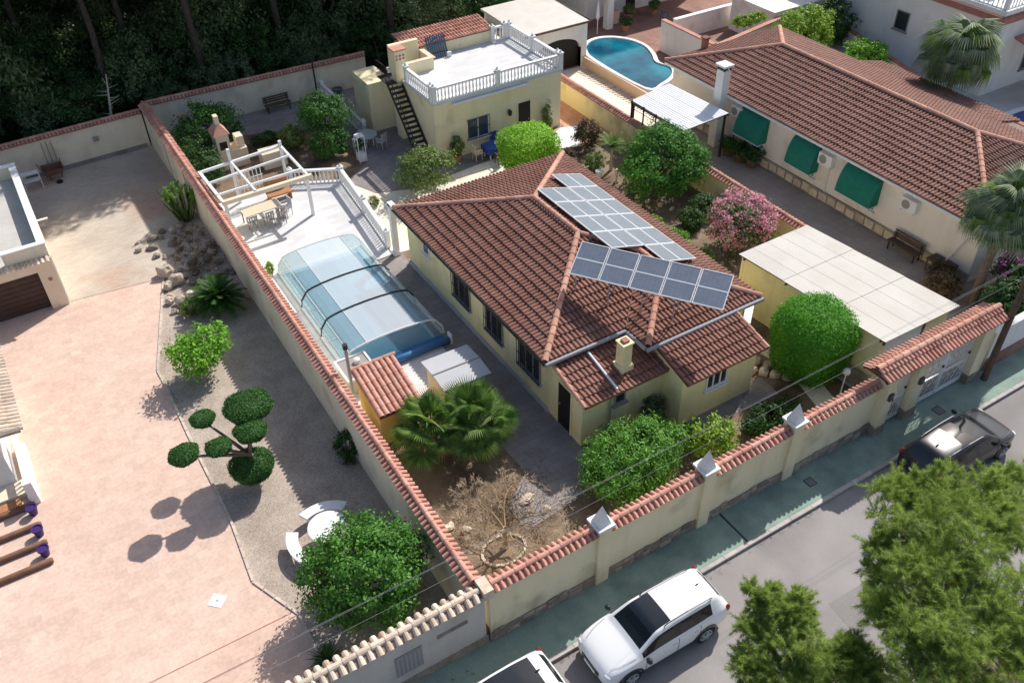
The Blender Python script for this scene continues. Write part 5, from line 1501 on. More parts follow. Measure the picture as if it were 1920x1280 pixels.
MB().prism(smooth_loop([Vector(p) for p in ((41.3, 11.2), (43.0, 9.2), (46.5, 9.4), (47.0, 11.4), (44.5, 12.2), (42.4, 12.3))]), 0, .05).obj('water', 'water_navy', t)
MB().prism(smooth_loop([Vector(p) for p in ((40.9, 11.2), (42.9, 8.8), (46.9, 9.1), (47.5, 11.6), (44.6, 12.6), (42.1, 12.7))]), -.05, .03).obj('surround', 'white', t)
for p0, p1, lb in (((39.9, 3), (39.9, 17), 'low grey wall between the far palm and the small pool'), ((40.2, 17.2), (42.6, 25), 'low grey wall at the foot of the white villa')):
    t = thing('garden_wall', lb, 'wall', (*p0, 0)); wall_run(MB(), p0, p1, .25, -.1, 1.1).obj('wall', 'neighbour_wall', t); wall_run(MB(), p0, p1, .32, 1.102, 1.18).obj('cap', 'mortar', t)

# things in the neighbour's paved yard
park_bench('garden_bench', 'dark slatted bench against the cream neighbour wall', (26.1, 6.3, 0), math.pi/2+math.pi, 'wood_dark', 1.7)
t = thing('side_table', 'weathered wooden table beside the slatted bench', 'table', (26.2, 4.4, 0), 0, local=True)
MB().box(-.35, -.6, .62, .35, .6, .68).obj('tabletop', 'wood_dark', t)
for x in (-.3, .25):
    for y in (-.55, .5): MB().box(x, y, 0, x+.05, y+.05, .62).obj('leg', 'wood_dark', t)
for i, (x, y, r, lf, lb) in enumerate(((26.0, 16.2, .32, 'leaf_dark', 'dark planter nearest the first green awning'), (25.9, 17.0, .36, 'leaf_dark', 'second dark planter along the neighbour wall'), (25.8, 17.9, .30, 'leaf_citrus', 'planter nearest the white chimney'), (25.6, 4.0, .3, 'leaf_red', 'reddish bushy planter near the palm trunk'), (25.1, 3.3, .3, 'dry_leaf', 'dry brown potted bush behind the gateway'))):
    pot('planter', lb, (x, y, 0), r, .5, 'wood_dark' if i < 3 else 'pot_clay', lf, .6, 30+i, group=None)

# ================================================================ THE PINK YARD ON THE LEFT
SET_LOW[0] = True
gl = thing('garage', 'peach garage with parapeted terrace roof and brown door', 'garage', (-11, 27, 0))
LX1, LY0, LY1 = -7.45, 23.5, 31.9
MB().box(-20, LY0+.35, -.1, LX1-.001, LY1, 2.55).obj('wall', 'cream_wall', gl)
MB().box(-8.15, LY0, -.1, LX1, LY0+.349, 2.55).box(-20, LY0, 2.0, -8.151, LY0+.349, 2.55).obj('front_wall', 'cream_wall', gl)
dr = MB().box(-12.4, LY0+.28, 0, -8.152, LY0+.349, 2.0).obj('garage_door', 'door_brown', gl)
for i in range(8): MB().box(-12.39, LY0+.262, .03+i*.245, -8.16, LY0+.279, .25+i*.245).obj('door_panel', 'door_brown', dr)
MB().box(-20, LY0+.02, 2.551, LX1-.25, LY1, 2.62).obj('roof_floor', 'concrete', gl)
MB().box(LX1-.24, LY0+.1, 2.551, LX1, LY1, 3.2).box(-20, LY1-.24, 2.551, LX1-.241, LY1, 3.2).box(-9.2, LY0+.1, 2.621, LX1-.241, LY0+.30, 3.2).obj('parapet', 'boundary_wall', gl)
MB().box(LX1-.28, LY0+.06, 3.201, LX1+.04, LY1+.04, 3.26).box(-20, LY1-.28, 3.201, LX1-.281, LY1+.04, 3.26).box(-9.24, LY0+.06, 3.201, LX1-.281, LY0+.34, 3.26).obj('parapet_cap', 'white', gl)
b_ = barrel(.36, .085, .075, 5); bm_ = pydata('eave_tile', b_[0], b_[1], 'coping_pale')
for i in range(22):
    mm = Matrix.Rotation(math.radians(20), 4, 'X'); mm.translation = Vector((-7.6-i*.2, LY0-.25, 2.5))-ORG[gl.name]; link('eave_tile', bm_, gl, matrix=mm)
balustrade('balustrade', 'short white balustrade on the peach garage roof', [(-13.0, LY0+.2), (-9.35, LY0+.2)], 2.63, None, .75, .22, posts=False)
MB().box(-7.85, LY0-.03, 1.45, -7.7, LY0-.001, 1.6).obj('house_number_tile', 'mortar', gl)
MB().tube([(LX1+.03, LY0+.25, 2.5), (LX1+.03, LY0+.25, .05)], .03, 5).obj('downpipe', 'white_metal', gl)
MB().box(LX1+.0, 27.5, 2.2, LX1+.5, 27.6, 2.26).obj('gutter_spout', 'white', gl)
t = thing('tool_rack', 'white metal drying rack standing at the rear of the garage', 'rack', (-7.0, 35.2, 0))
q = MB()
for z in (.5, .9): q.box(-7.5, 34.9, z, -6.6, 35.3, z+.05)
for x in (-7.5, -6.65): q.box(x, 34.9, 0, x+.05, 34.95, .9); q.box(x, 35.25, 0, x+.05, 35.3, .9)
q.obj('frame', 'white_metal', t)
t = thing('wheelbarrow', 'old brown wheelbarrow leaning on the rear patio wall', 'wheelbarrow', (-5.9, 35.6, 0))
q = MB(); q.add([(-6.3, 35.3, .35), (-5.5, 35.3, .35), (-5.5, 35.9, .35), (-6.3, 35.9, .35), (-6.45, 35.15, .75), (-5.35, 35.15, .75), (-5.35, 36.0, .75), (-6.45, 36.0, .75)], [(3, 2, 1, 0), (0, 1, 5, 4), (1, 2, 6, 5), (2, 3, 7, 6), (3, 0, 4, 7)]); q.obj('tray', 'wood_brown', t)
MB().tube([(-6.3, 35.3, .35), (-6.6, 35.2, 1.25)], .025, 5).obj('handle', 'wood_dark', t); MB().tube([(-5.5, 35.3, .35), (-5.4, 35.2, 1.3)], .025, 5).obj('handle', 'wood_dark', t)
MB().lathe((-5.8, 35.05, .0), [(.16, .0), (.18, .05), (.16, .1)], 10).obj('wheel', 'tyre', t)
for x in (-6.2, -5.6): MB().box(x, 35.6, 0, x+.05, 35.65, .35).obj('leg', 'wood_dark', t)

lh = thing('house', 'cream house corner with pale roof tiles and white railing at the left edge', 'house', (-12, 14, 0))
MB().box(-20, 13.51, -.1, -11.15, 19.0, 2.3).obj('wall', 'white_wall', lh)
q = MB(); q.slab([(-10.3, 13.4, 2.4), (-10.3, 19.2, 2.4), (-13.1, 19.2, 3.2), (-13.1, 13.4, 3.2)], .08); q.obj('roof_deck', 'mortar_pale', lh)
b_ = barrel(.44, .10, .085, 5); bm_ = pydata('roof_tile', b_[0], b_[1], 'coping_pale')
dv = Vector((-2.85, 0, .8)).normalized(); nn = Vector((.8, 0, 2.85)).normalized(); ss = dv.cross(nn)
for i in range(28):
    for j in range(6):
        mm = Matrix(((ss.x, dv.x, nn.x, 0), (ss.y, dv.y, nn.y, 0), (ss.z, dv.z, nn.z, 0), (0, 0, 0, 1)))
        mm.translation = Vector((-10.2, 13.5+i*.21, 2.4))+dv*(j*.42)+nn*.012-ORG[lh.name]; link('roof_tile', bm_, lh, matrix=mm)
MB().box(-20, 12.75, -.1, -10.96, 13.5, .22).obj('terrace_floor', 'cream_wall', lh)
MB().box(-10.95, 12.3, -.1, -10.6, 15.4, .22).obj('kerb_wall', 'white', lh)
MB().tube([(-10.3, 13.42, 2.45), (-10.9, 13.36, 2.55), (-11.4, 13.3, 2.8)], .12, 7).obj('edge_tile', 'stone', lh)
rl = thing('balustrade', 'white railing with scrolls beside the left house terrace', 'balustrade', (-10.78, 13.8, 0))
q = MB(); q.box(-10.88, 12.5, .86, -10.68, 15.3, .95); q.box(-10.85, 12.5, .225, -10.71, 15.3, .30); q.obj('rail', 'white', rl)
for k in range(13):
    MB().lathe((-10.78, 12.65+k*.21, .30), [(.05, 0), (.03, .1), (.06, .2), (.03, .4), (.05, .56)], 7).obj('baluster', 'white', rl)
q = MB(); q.box(-10.92, 12.22, 0, -10.64, 12.5, 1.05); q.obj('post', 'white', rl)
t = thing('floor_mat', 'rust brown doorstep beside the white railing', 'step', (-12, 12.5, 0)); MB().box(-16, 12.36, .012, -11.2, 12.74, .12).obj('tread', 'wood_orange', t)
for i, y in enumerate((12.2, 11.18, 10.28, 9.4)):
    lb = ['brown timber sleeper nearest the white railing', 'second brown timber sleeper from the white railing', 'third brown timber sleeper from the white railing', 'outermost rounded brown timber sleeper on the pink yard'][i]
    t = thing('timber_sleeper', lb, 'sleeper', (-11.7, y, 0), group='brown timber sleepers on the pink yard')
    MB().tube([(-16, y, .10), (-10.88+.03*i, y, .10), (-10.80+.03*i, y, .09)], [.11, .11, .08], 8).obj('log', 'wood_brown', t, smooth=True)
for i, (x, y) in enumerate(((-10.94, 11.85), (-10.93, 10.78), (-10.91, 9.82))):
    lb = ['purple glazed pot nearest the white railing', 'middle purple glazed pot between the sleepers', 'purple glazed pot before the outermost sleeper'][i]
    pot('flower_pot', lb, (x, y, 0), .18, .36, 'pot_purple', None, .1, 70+i, group='purple pots beside the timber sleepers')
t = thing('manhole_cover', 'white square drain cover set in the pink paving', 'drain cover', (-6.68, 5.1, 0))
MB().prism([(-7.0, 5.1), (-6.68, 4.78), (-6.36, 5.1), (-6.68, 5.42)], 0.0, .012).obj('plate', 'white', t)
MB().lathe((-6.68, 5.1, .012), [(.04, 0), (.04, .006)], 8).obj('grip', 'grey_metal', t)

# curved white benches round a round table
def arc_bench(name, lb, c, r0, r1, a0, a1, h=.45):
    t = thing(name, lb, 'bench', (*c, 0), group='curved white garden benches')
    n = 10; pts = [(c[0]+r1*math.cos(a0+(a1-a0)*i/n), c[1]+r1*math.sin(a0+(a1-a0)*i/n)) for i in range(n+1)]+[(c[0]+r0*math.cos(a1-(a1-a0)*i/n), c[1]+r0*math.sin(a1-(a1-a0)*i/n)) for i in range(n+1)]
    q = MB()
    for i in range(n): q.prism([pts[i], pts[i+1], pts[2*n-i], pts[2*n+1-i]], h-.08, h)
    q.obj('seat', 'white', t)
    for k in (.18, .82):
        a = a0+(a1-a0)*k; rm = (r0+r1)/2; x, y = c[0]+rm*math.cos(a), c[1]+rm*math.sin(a)
        MB().lathe((x, y, -.02), [(.16, 0), (.10, .12), (.10, .25), (.16, h-.06)], 8).obj('leg', 'white', t)
TC = (-2.78, 5.35)
arc_bench('stone_bench', 'curved white stone bench left of the round white table', TC, 1.02, 1.42, math.radians(148), math.radians(225))
arc_bench('stone_bench', 'curved white stone bench behind the round white table', TC, .98, 1.36, math.radians(40), math.radians(115))
t = thing('stone_table', 'round white stone table beside the round leafy tree', 'table', (*TC, 0))
MB().lathe((*TC, .68), [(.60, 0), (.66, .03), (.66, .07), (.6, .08)], 28).obj('tabletop', 'white', t)
MB().lathe((*TC, -.02), [(.28, 0), (.14, .15), (.12, .5), (.3, .7)], 12).obj('pedestal', 'white', t)

# rocks of the planting bed
rd = random.Random(11)
for i in range(46):
    u = rd.random(); x = -3.3+2.9*rd.random()-1.1*(u > .6); y = 21.6+5.6*u
    x = min(-.65, max(-4.2, x)); s_ = rd.uniform(.10, .26)
    rock('grey brown boulder in the shaded rockery along the boundary wall', (x, y, s_*.4), (s_, s_*rd.uniform(.7, 1.1), s_*.7), 100+i, 'stone' if i % 4 else 'rock', 'boulders of the rockery')
for i, (x, y, s_) in enumerate(((-3.3, 23.4, .42), (-3.0, 22.5, .38), (-3.5, 22.3, .26), (-3.7, 21.2, .22), (-3.3, 20.9, .3), (-2.8, 21.0, .33), (-3.75, 20.4, .15), (-3.6, 21.6, .15))):
    rock(['tall pale boulder at the paving corner', 'broad pale boulder behind the cycad'][i] if i < 2 else 'sunlit pale rock at the edge of the pink paving', (x, y, s_*.5), (s_, s_*.8, s_*.9), 200+i, 'rock', None if i < 2 else 'sunlit pale rocks at the paving edge')

# ================================================================ STREET THINGS
settle()
SET_LOW[0] = True
t = thing('utility_pole', 'dark wooden utility pole standing on the green pavement', 'pole', (21.93, -1.14, 0))
MB().tube([(21.93, -1.14, 0), (21.93, -1.14, 8.6)], [.14, .09], 9).obj('pole', 'wood_dark', t)
MB().box(21.45, -1.2, 6.0, 22.4, -1.26, 6.1).obj('crossarm', 'wood_dark', t)
settle()
for i, (y, z, s_) in enumerate(((-1.12, 5.55, .25), (-1.02, 5.5, .3), (-1.35, 5.25, .28))):
    t = thing('overhead_cable', ['upper thin cable strung from the pole along the street', 'middle thin cable strung from the pole along the street', 'lowest thin cable strung from the pole along the street'][i], 'cable', (0, y, z), group='cables along the street')
    pts = []
    for k in range(25):
        u = k/24; pts.append((22.5-48*u, y-.1*u*0, z+.15-s_*4*u*(1-u)))
    MB().tube(pts, .0045, 4).obj('wire', 'cable', t)
SET_LOW[0] = True
for i, (x, y, w_) in enumerate(((12.35, -1.29, .36), (19.0, -1.35, .4))):
    t = thing('drain_grate', ['square dark drain grate in the green pavement before the street wall', 'square dark drain grate in the pavement before the wide gate'][i], 'drain cover', (x, y, 0))
    q = MB(); q.box(x-w_/2, y-w_/2, 0, x+w_/2, y+w_/2, .008); fr = q.obj('plate', 'iron_cover', t)
    for k in range(5): MB().box(x-w_/2+.04, y-w_/2+.04+k*w_*.17, .0085, x+w_/2-.04, y-w_/2+.07+k*w_*.17, .014).obj('bar', 'grey_metal', fr)
struct('pavement_joint', MB().box(9.05, -1.765, -.5, 9.13, -.33, -.496), 'iron_cover')

# ---------------------------------------------------------------- cars
def lerp_tab(tab, x):
    for (x0, *a), (x1, *b) in zip(tab[:-1], tab[1:]):
        if x0 <= x <= x1:
            k = (x-x0)/(x1-x0); k = k
            return [p+(q_-p)*k for p, q_ in zip(a, b)]
    return list(tab[-1][1:])
def car(name, label, loc, rz, paint, roof, L=4.62, group=None, rails=True, pano=0.0):
    """lofted car body; x runs from nose (0) to tail (L)"""
    t = thing(name, label, 'car', loc, rz, group, local=True)
    # x, half width, sill, belt, roof height, roof half width
    T = [(0.00, .52, .38, .62, .64, .40), (.05, .74, .30, .70, .74, .58), (.22, .84, .26, .84, .88, .66), (.60, .90, .24, .93, .98, .70), (.92, .915, .24, .98, 1.05, .74),
         (1.10, .92, .24, 1.00, 1.09, .76), (1.16, .92, .24, 1.0, 1.12, .75), (1.80, .925, .24, 1.02, 1.55, .66), (1.88, .925, .24, 1.02, 1.58, .65), (2.5, .925, .24, 1.03, 1.635, .63),
         (2.58, .925, .24, 1.03, 1.64, .63), (3.2, .925, .24, 1.05, 1.64, .62), (3.35, .92, .24, 1.05, 1.635, .62), (3.9, .91, .25, 1.08, 1.60, .60), (4.08, .90, .26, 1.09, 1.57, .585),
         (4.2, .89, .28, 1.09, 1.53, .57), (4.50, .86, .32, 1.06, 1.12, .60), (4.57, .80, .36, .98, 1.0, .58), (4.62, .68, .45, .82, .84, .50)]
    k = L/4.62
    ring = []
    for x, hw, zs, zb, zr, hr in T:
        half = [(0, zs), (hw*.82, zs), (hw*.965, zs+.06), (hw, zs+(zb-zs)*.45), (hw*.985, zb-.05), (hw*.95, zb), (hr+(hw*.95-hr)*.08, zb+(zr-zb)*.92), (hr*.93, zr-.005), (hr*.5, zr+.018), (0, zr+.024)]
        pts = [(x*k, y, z) for y, z in half]+[(x*k, -y, z) for y, z in half[-2:0:-1]]
        ring.append(pts)
    n = len(ring[0]); v = [p for r_ in ring for p in r_]; f, mi = [], []
    # 0 body, 1 roof, 2 windscreen, 3 left front, 4 left rear, 5 left quarter, 6-8 right, 9 rear window, 10 black sills, 11 panoramic part of roof
    xs = [q_[0] for q_ in T]
    for i in range(len(T)-1):
        xm = (xs[i]+xs[i+1])/2
        for j in range(n):
            jj = j if j < 9 else (n-1-j)
            m_ = 0
            if jj in (0, 1): m_ = 10
            elif jj == 5:
                right = j >= 9; b_ = 6 if right else 3
                if 1.16 < xm < 2.5: m_ = b_
                elif 2.58 < xm < 3.2: m_ = b_+1
                elif 3.35 < xm < 3.9: m_ = b_+2
                elif 2.5 < xm < 3.35: m_ = 12
            elif jj in (7, 8):
                if 1.16 < xm < 1.80: m_ = 2
                elif 4.2 < xm < 4.5: m_ = 9
                elif 1.80 < xm < 4.2: m_ = 11 if pano and xm < pano else 1
            elif jj == 6 and 1.80 < xm < 4.2: m_ = 1
            f.append((i*n+j, (i+1)*n+j, (i+1)*n+(j+1) % n, i*n+(j+1) % n)); mi.append(m_)
    f.append(tuple(range(n))); mi.append(0); b0 = (len(T)-1)*n; f.append(tuple(b0+j for j in range(n-1, -1, -1))); mi.append(0)
    me = bpy.data.meshes.new('tmp'); me.from_pydata(v, [], f)
    for _ in range(13): me.materials.append(M[paint])
    me.polygons.foreach_set('material_index', mi); me.update()
    o = bpy.data.objects.new('tmp', me); COL.objects.link(o)
    sd = o.modifiers.new('s', 'SUBSURF'); sd.levels = 2; sd.render_levels = 2
    dg = bpy.context.evaluated_depsgraph_get(); ev = o.evaluated_get(dg); em = bpy.data.meshes.new_from_object(ev)
    co = np.empty(len(em.vertices)*3); em.vertices.foreach_get('co', co); co = co.reshape(-1, 3)
    P = [(tuple(p.vertices), p.material_index) for p in em.polygons]
    bpy.data.objects.remove(o)
    spec = {0: ('body', paint), 1: ('roof', roof), 2: ('windscreen', 'car_screen'), 3: ('side_window', 'car_glass'), 4: ('side_window', 'car_glass'), 5: ('side_window', 'car_glass'), 6: ('side_window', 'car_glass'),
            7: ('side_window', 'car_glass'), 8: ('side_window', 'car_glass'), 9: ('rear_window', 'car_glass'), 10: ('sill', 'car_black'), 11: ('sunroof', 'car_glass'), 12: ('door_pillar', 'car_black')}
    for key, (nm, mt) in spec.items():
        fs = [p for p, m_ in P if m_ == key]
        if not fs: continue
        ids = sorted({i for p in fs for i in p}); mp = {a: b for b, a in enumerate(ids)}
        mm = pydata(nm, [tuple(co[i]) for i in ids], [tuple(mp[i] for i in p) for p in fs], mt)
        mm.polygons.foreach_set('use_smooth', [True]*len(mm.polygons)); link(nm, mm, t)
    for x in (.86, 3.62):
        for s_ in (-1, 1):
            y = s_*.80
            q = MB()
            prof = [(.0, .0), (.33, .0), (.345, .05), (.345, .17), (.33, .22), (.0, .22)]
            seg = 20
            for r_, d in prof[1:5]:
                for j in range(seg): a = 2*math.pi*j/seg; q.v.append((x*k+r_*math.cos(a), y+s_*(d-.09), .345+r_*math.sin(a)))
            for i in range(3):
                for j in range(seg): q.f.append((i*seg+j, i*seg+(j+1) % seg, (i+1)*seg+(j+1) % seg, (i+1)*seg+j)); q.m.append(0)
            q.f.append(tuple(3*seg+j for j in range(seg))); q.m.append(0); q.f.append(tuple(seg-1-j for j in range(seg))); q.m.append(0)
            wh = q.obj('wheel', 'tyre', t)
            q = MB()
            for sp in range(5):
                a = 2*math.pi*sp/5
                p0 = Vector((x*k, y+s_*.142, .345)); p1 = p0+Vector((math.cos(a)*.21, 0, math.sin(a)*.21)); q.tube([p0, p1], [.05, .035], 5)
            q.tube([(x*k+.215*math.cos(2*math.pi*j/16), y+s_*.136, .345+.215*math.sin(2*math.pi*j/16)) for j in range(17)], .02, 5); q.obj('rim', 'rim', wh)
            q = MB()
            for j in range(13):
                a = math.pi*j/12
                for r_ in (.36, .44): q.v.append((x*k+r_*math.cos(a), s_*.932, .345+r_*math.sin(a)))
                for r_ in (.36, .44): q.v.append((x*k+r_*math.cos(a), s_*.86, .345+r_*math.sin(a)))
            for j in range(12):
                a, b = 4*j, 4*j+4
                q.f += [(a, a+1, b+1, b), (a, b, b+2, a+2), (a+1, a+3, b+3, b+1)]; q.m += [0, 0, 0]
            q.obj('wheel_arch', 'car_black', t)
    for s_ in (-1, 1):
        MB().blob((1.34*k, s_*1.03, 1.06), (.09, .12, .08), 1, .05).obj('mirror', 'car_black', t, smooth=True)
        q = MB(); q.blob((.17*k, s_*.66, .74), (.13, .15, .055), 2, .0, 10, 6); q.obj('headlight', 'lamp_clear', t, smooth=True)
        q = MB(); q.blob((4.46*k, s_*.80, 1.0), (.10, .07, .15), 2, .0, 10, 6); q.obj('tail_light', 'lamp_red', t, smooth=True)
        if rails:
            q = MB(); q.tube([(2.15*k, s_*.60, 1.60), (2.25*k, s_*.61, 1.67), (3.0*k, s_*.60, 1.69), (3.8*k, s_*.585, 1.655), (3.95*k, s_*.58, 1.60)], .018, 6); q.obj('roof_rail', 'grey_metal' if paint != 'car_white' else 'car_black', t)
        for x in (2.3, 3.1): MB().box(x*k, s_*.925, .86, (x+.17)*k, s_*.945, .89).obj('door_handle', paint, t)
    for s_ in (-1, 1):
        for x in (1.36, 2.54, 3.36):
            hw, zs, zb, zr, hr = lerp_tab(T, x)
            q = MB(); q.tube([(x*k, s_*(hw*.965), zs+.1), (x*k, s_*(hw+.001), zs+(zb-zs)*.45), (x*k, s_*(hw*.985), zb-.05), (x*k, s_*hw*.955, zb-.005)], .008, 4); q.obj('door_seam', 'car_black', t)
        q = MB(); q.tube([(.25*k, s_*.60, .90), (.6*k, s_*.72, 1.0), (1.05*k, s_*.78, 1.07)], .006, 4); q.obj('bonnet_seam', 'grey_metal', t)
    q = MB(); q.box(-.012, -.42, .50, .10, .42, .66); q.obj('grille', 'car_black', t)
    q = MB(); q.box(.03, -.62, .30, .16, .62, .42); q.obj('front_bumper', 'car_black', t)
    q = MB(); q.box(4.52*k, -.62, .36, 4.64*k, .62, .50); q.obj('rear_bumper', 'car_black', t)
    MB().box(1.22*k, -.70, .86, 1.62*k, .70, 1.0).obj('dashboard', 'frame_grey', t)
    for s_ in (-.37, .37):
        q = MB(); q.box(2.0*k, s_-.25, .45, 2.5*k, s_+.25, .62); q.box(2.42*k, s_-.24, .62, 2.56*k, s_+.24, 1.22); q.box(2.46*k, s_-.12, 1.24, 2.56*k, s_+.12, 1.40); q.obj('seat', 'car_black', t)
    q = MB(); q.box(2.85*k, -.62, .45, 3.4*k, .62, .62); q.box(3.3*k, -.62, .62, 3.45*k, .62, 1.2); q.obj('rear_seat', 'car_black', t)
    q = MB(); q.tube([(1.72*k+.02*math.cos(a*math.pi/6), .37+.17*math.cos(a*math.pi/6), .98+.15*math.sin(a*math.pi/6)) for a in range(13)], .016, 5); q.obj('steering_wheel', 'car_black', t)
    q = MB(); q.box(-.03, -.26, .46, -.013, .26, .57); q.obj('number_plate', 'white', t)
    q = MB(); q.box(4.641*k, -.26, .66, 4.66*k, .26, .77); q.obj('number_plate', 'white', t)
    q = MB(); q.blob((3.85*k, 0, 1.64), (.09, .025, .04), 1, 0); q.obj('antenna', 'car_black', t)
    return t
car('parked_car', 'white SUV parked along the kerb below the street wall', (1.72, -3.02, -.13), math.radians(-1.0), 'car_white', 'car_white', 4.6, pano=2.2)
car('parked_car', 'white car with dark roof glass cut off by the bottom edge', (-3.45, -2.95, -.13), math.radians(1), 'car_white', 'car_white', 4.25, rails=False, pano=3.8)
car('parked_car', 'shiny black car parked before the gates, partly behind the big pine', (19.75, -3.15, -.13), math.radians(180.5), 'car_black', 'car_black', 4.6, pano=3.0)
settle()
# ================================================================ PLANTS OF THE PLOTS
SET_LOW[0] = True
tree('round_tree', 'dense round leafy tree beside the white table in the gravel bed', 'tree', (-2.67, 2.5, 0), (-2.67, 2.4, 1.75), (1.75, 1.75, 1.45), 'leaf_round', 1, .12, 260, .42, 75, .1)
tree('lemon_tree', 'bright green lemon bush standing on the gravel', 'tree', (-3.75, 15.75, 0), (-3.75, 15.75, 1.25), (1.2, 1.1, .8), 'leaf_lemon', 2, .15, 130, .34, 34, .06, shell=.7)
settle()
t = thing('cloud_tree', 'cloud pruned topiary tree with round leaf pads on dark limbs', 'tree', (-3.75, 9.3, 0))
pads = [((-5.90, 9.89, 1.8), .47), ((-4.86, 11.24, 1.8), .41), ((-4.80, 9.60, 1.8), .41), ((-3.64, 9.69, 1.85), .52), ((-3.33, 10.75, 2.0), .76), ((-3.95, 9.5, .45), .72)]
q = MB(); q.tube([(-3.7, 9.75, -.5), (-3.8, 9.5, .3), (-3.9, 9.55, 1.0)], [.13, .11, .1], 7)
for (c, r) in pads[:5]: q.tube([(-3.9, 9.55, .95), ((-3.9+c[0])/2, (9.55+c[1])/2, 1.35), (c[0], c[1], c[2]-.1)], [.08, .06, .04], 6)
q.obj('trunk', 'bark', t, smooth=True)
for i, (c, r) in enumerate(pads):
    trimmed('leaf_pad', t, c, (r*1.06, r*.98, r*.50 if i != 5 else r*.7), 'leaf_topiary', .06, int(5200*(r/.45)**2), i+3, 2.3, .06)
SET_LOW[0] = True
t = thing('cycad', 'dark green cycad with stiff arching fronds', 'cycad', (-1.94, 19.5, 0))
MB().lathe((-1.94, 19.5, 0), [(.2, 0), (.22, .4), (.12, .55)], 10).obj('trunk', 'bark', t)
def feather(name, L, m, n=46, bend=.5, w_=.035, pl=.3):
    """feather frond along +x rising and bending down, with paired leaflets"""
    q = MB(); pts = []
    for i in range(9):
        u = i/8; pts.append(Vector((L*u*.95, 0, L*(.45*u-bend*u*u))))
    q.tube(pts, [.016*(1-.7*i/8) for i in range(9)], 4)
    for i in range(n):
        u = .12+.88*i/n; k = u*8; a = int(min(k, 7)); p = pts[a].lerp(pts[a+1], k-a); tg = (pts[a+1]-pts[a]).normalized()
        l = pl*L*(1-.75*abs(u-.45))*.8
        for s_ in (-1, 1):
            d = (tg*.55+Vector((0, s_, .12))).normalized()
            e = p+d*l; wv = tg*w_*.5
            q.add([p-wv, p+wv, e], [(0, 1, 2)])
    return q.mesh(name, m)
def rosette(t, meshes, c, n, rings, rng, sc=(.8, 1.1)):
    """fronds round a crown: rings = [(pitch, share)]"""
    i = 0
    for pitch, share in rings:
        k = int(n*share)
        for j in range(k):
            a = 2*math.pi*(j+rng.random()*.6)/k+pitch
            s_ = rng.uniform(*sc)
            mm = Matrix.Translation(Vector(c)-ORG[t.name]) @ Matrix.Rotation(a, 4, 'Z') @ Matrix.Rotation(-pitch+rng.uniform(-.12, .12), 4, 'Y') @ Matrix.Rotation(rng.uniform(-.3, .3), 4, 'X') @ Matrix.Diagonal((s_, s_, s_, 1))
            link('frond', meshes[i % len(meshes)], t, matrix=mm); i += 1
rng = random.Random(4)
rosette(t, [feather('frond', 1.3, 'leaf_cycad', 40, .4, .035, .24), feather('frond', 1.3, 'leaf_cycad', 40, .55, .035, .24)], (-1.94, 19.5, .5), 84, [(.0, .3), (.35, .34), (.75, .24), (1.1, .12)], rng)

def bush(name, label, c, r, m, seed=1, leaf=.12, nclump=60, clump=.25, per=45, cat='shrub', group=None, **k):
    t = thing(name, label, cat, (c[0], c[1], 0), group=group)
    rd = random.Random(seed); q = MB()
    for i in range(5):
        a = i*1.256+rd.random(); q.tube([(c[0], c[1], 0), (c[0]+math.cos(a)*r[0]*.4, c[1]+math.sin(a)*r[1]*.4, c[2]+r[2]*.3)], [.03, .012], 4)
    q.obj('stem', 'bark', t)
    crown('foliage', t, c, r, m, leaf, nclump, clump, per, seed=seed, cut=k.pop('cut', -.9), **k)
    return t
bush('shrub', 'small olive bush between pale rocks and the cycad', (-3.05, 20.0, .3), (.6, .55, .3), 'leaf_olive', 3, .09, 40, .16)
bush('shrub', 'small dark shrub against the boundary wall behind the topiary', (-.75, 8.5, .55), (.4, .55, .55), 'leaf_dark', 4, .1, 40, .2, 40)
bush('dry_shrubs', 'dry shaded scrub among the rockery boulders', (-1.6, 24.4, .3), (1.2, 2.2, .35), 'dry_leaf', 5, .07, 90, .2, 40)
t = thing('spiky_plant', 'dark spiky grass clump near the pale tiled street wall', 'plant', (-4.55, 1.3, 0))
rn = np.random.default_rng(3); d = _unit(rn.normal(size=(160, 3))*[1, 1, .5]+[0, 0, .9])
blades('leaves', np.zeros((160, 3)), d, .55+.4*rn.random((160, 1)), np.full((160, 1), .025), 'leaf_dark', .25, t)
t = thing('cactus', 'pale green upright euphorbia clump leaning on the boundary wall', 'cactus', (-1.15, 27.6, 0))
rd = random.Random(2); q = MB()
for i in range(42):
    a = rd.uniform(0, 6.28); r0 = rd.uniform(.05, .3); r1 = r0+rd.uniform(.2, .75); h = rd.uniform(1.1, 2.1)
    q.tube([(-1.15+r0*math.cos(a), 27.6+r0*math.sin(a), .0), (-1.15+(r0+.25)*math.cos(a), 27.6+(r0+.25)*math.sin(a), h*.5), (-1.15+r1*math.cos(a), 27.6+r1*math.sin(a), h)], [.05, .05, .03], 5)
q.obj('stems', 'leaf_olive', t)
crown('leaf_tips', t, (-1.15, 27.6, 1.65), (.85, .85, .45), 'leaf_lemon', .08, 60, .14, 18, seed=9)

settle()
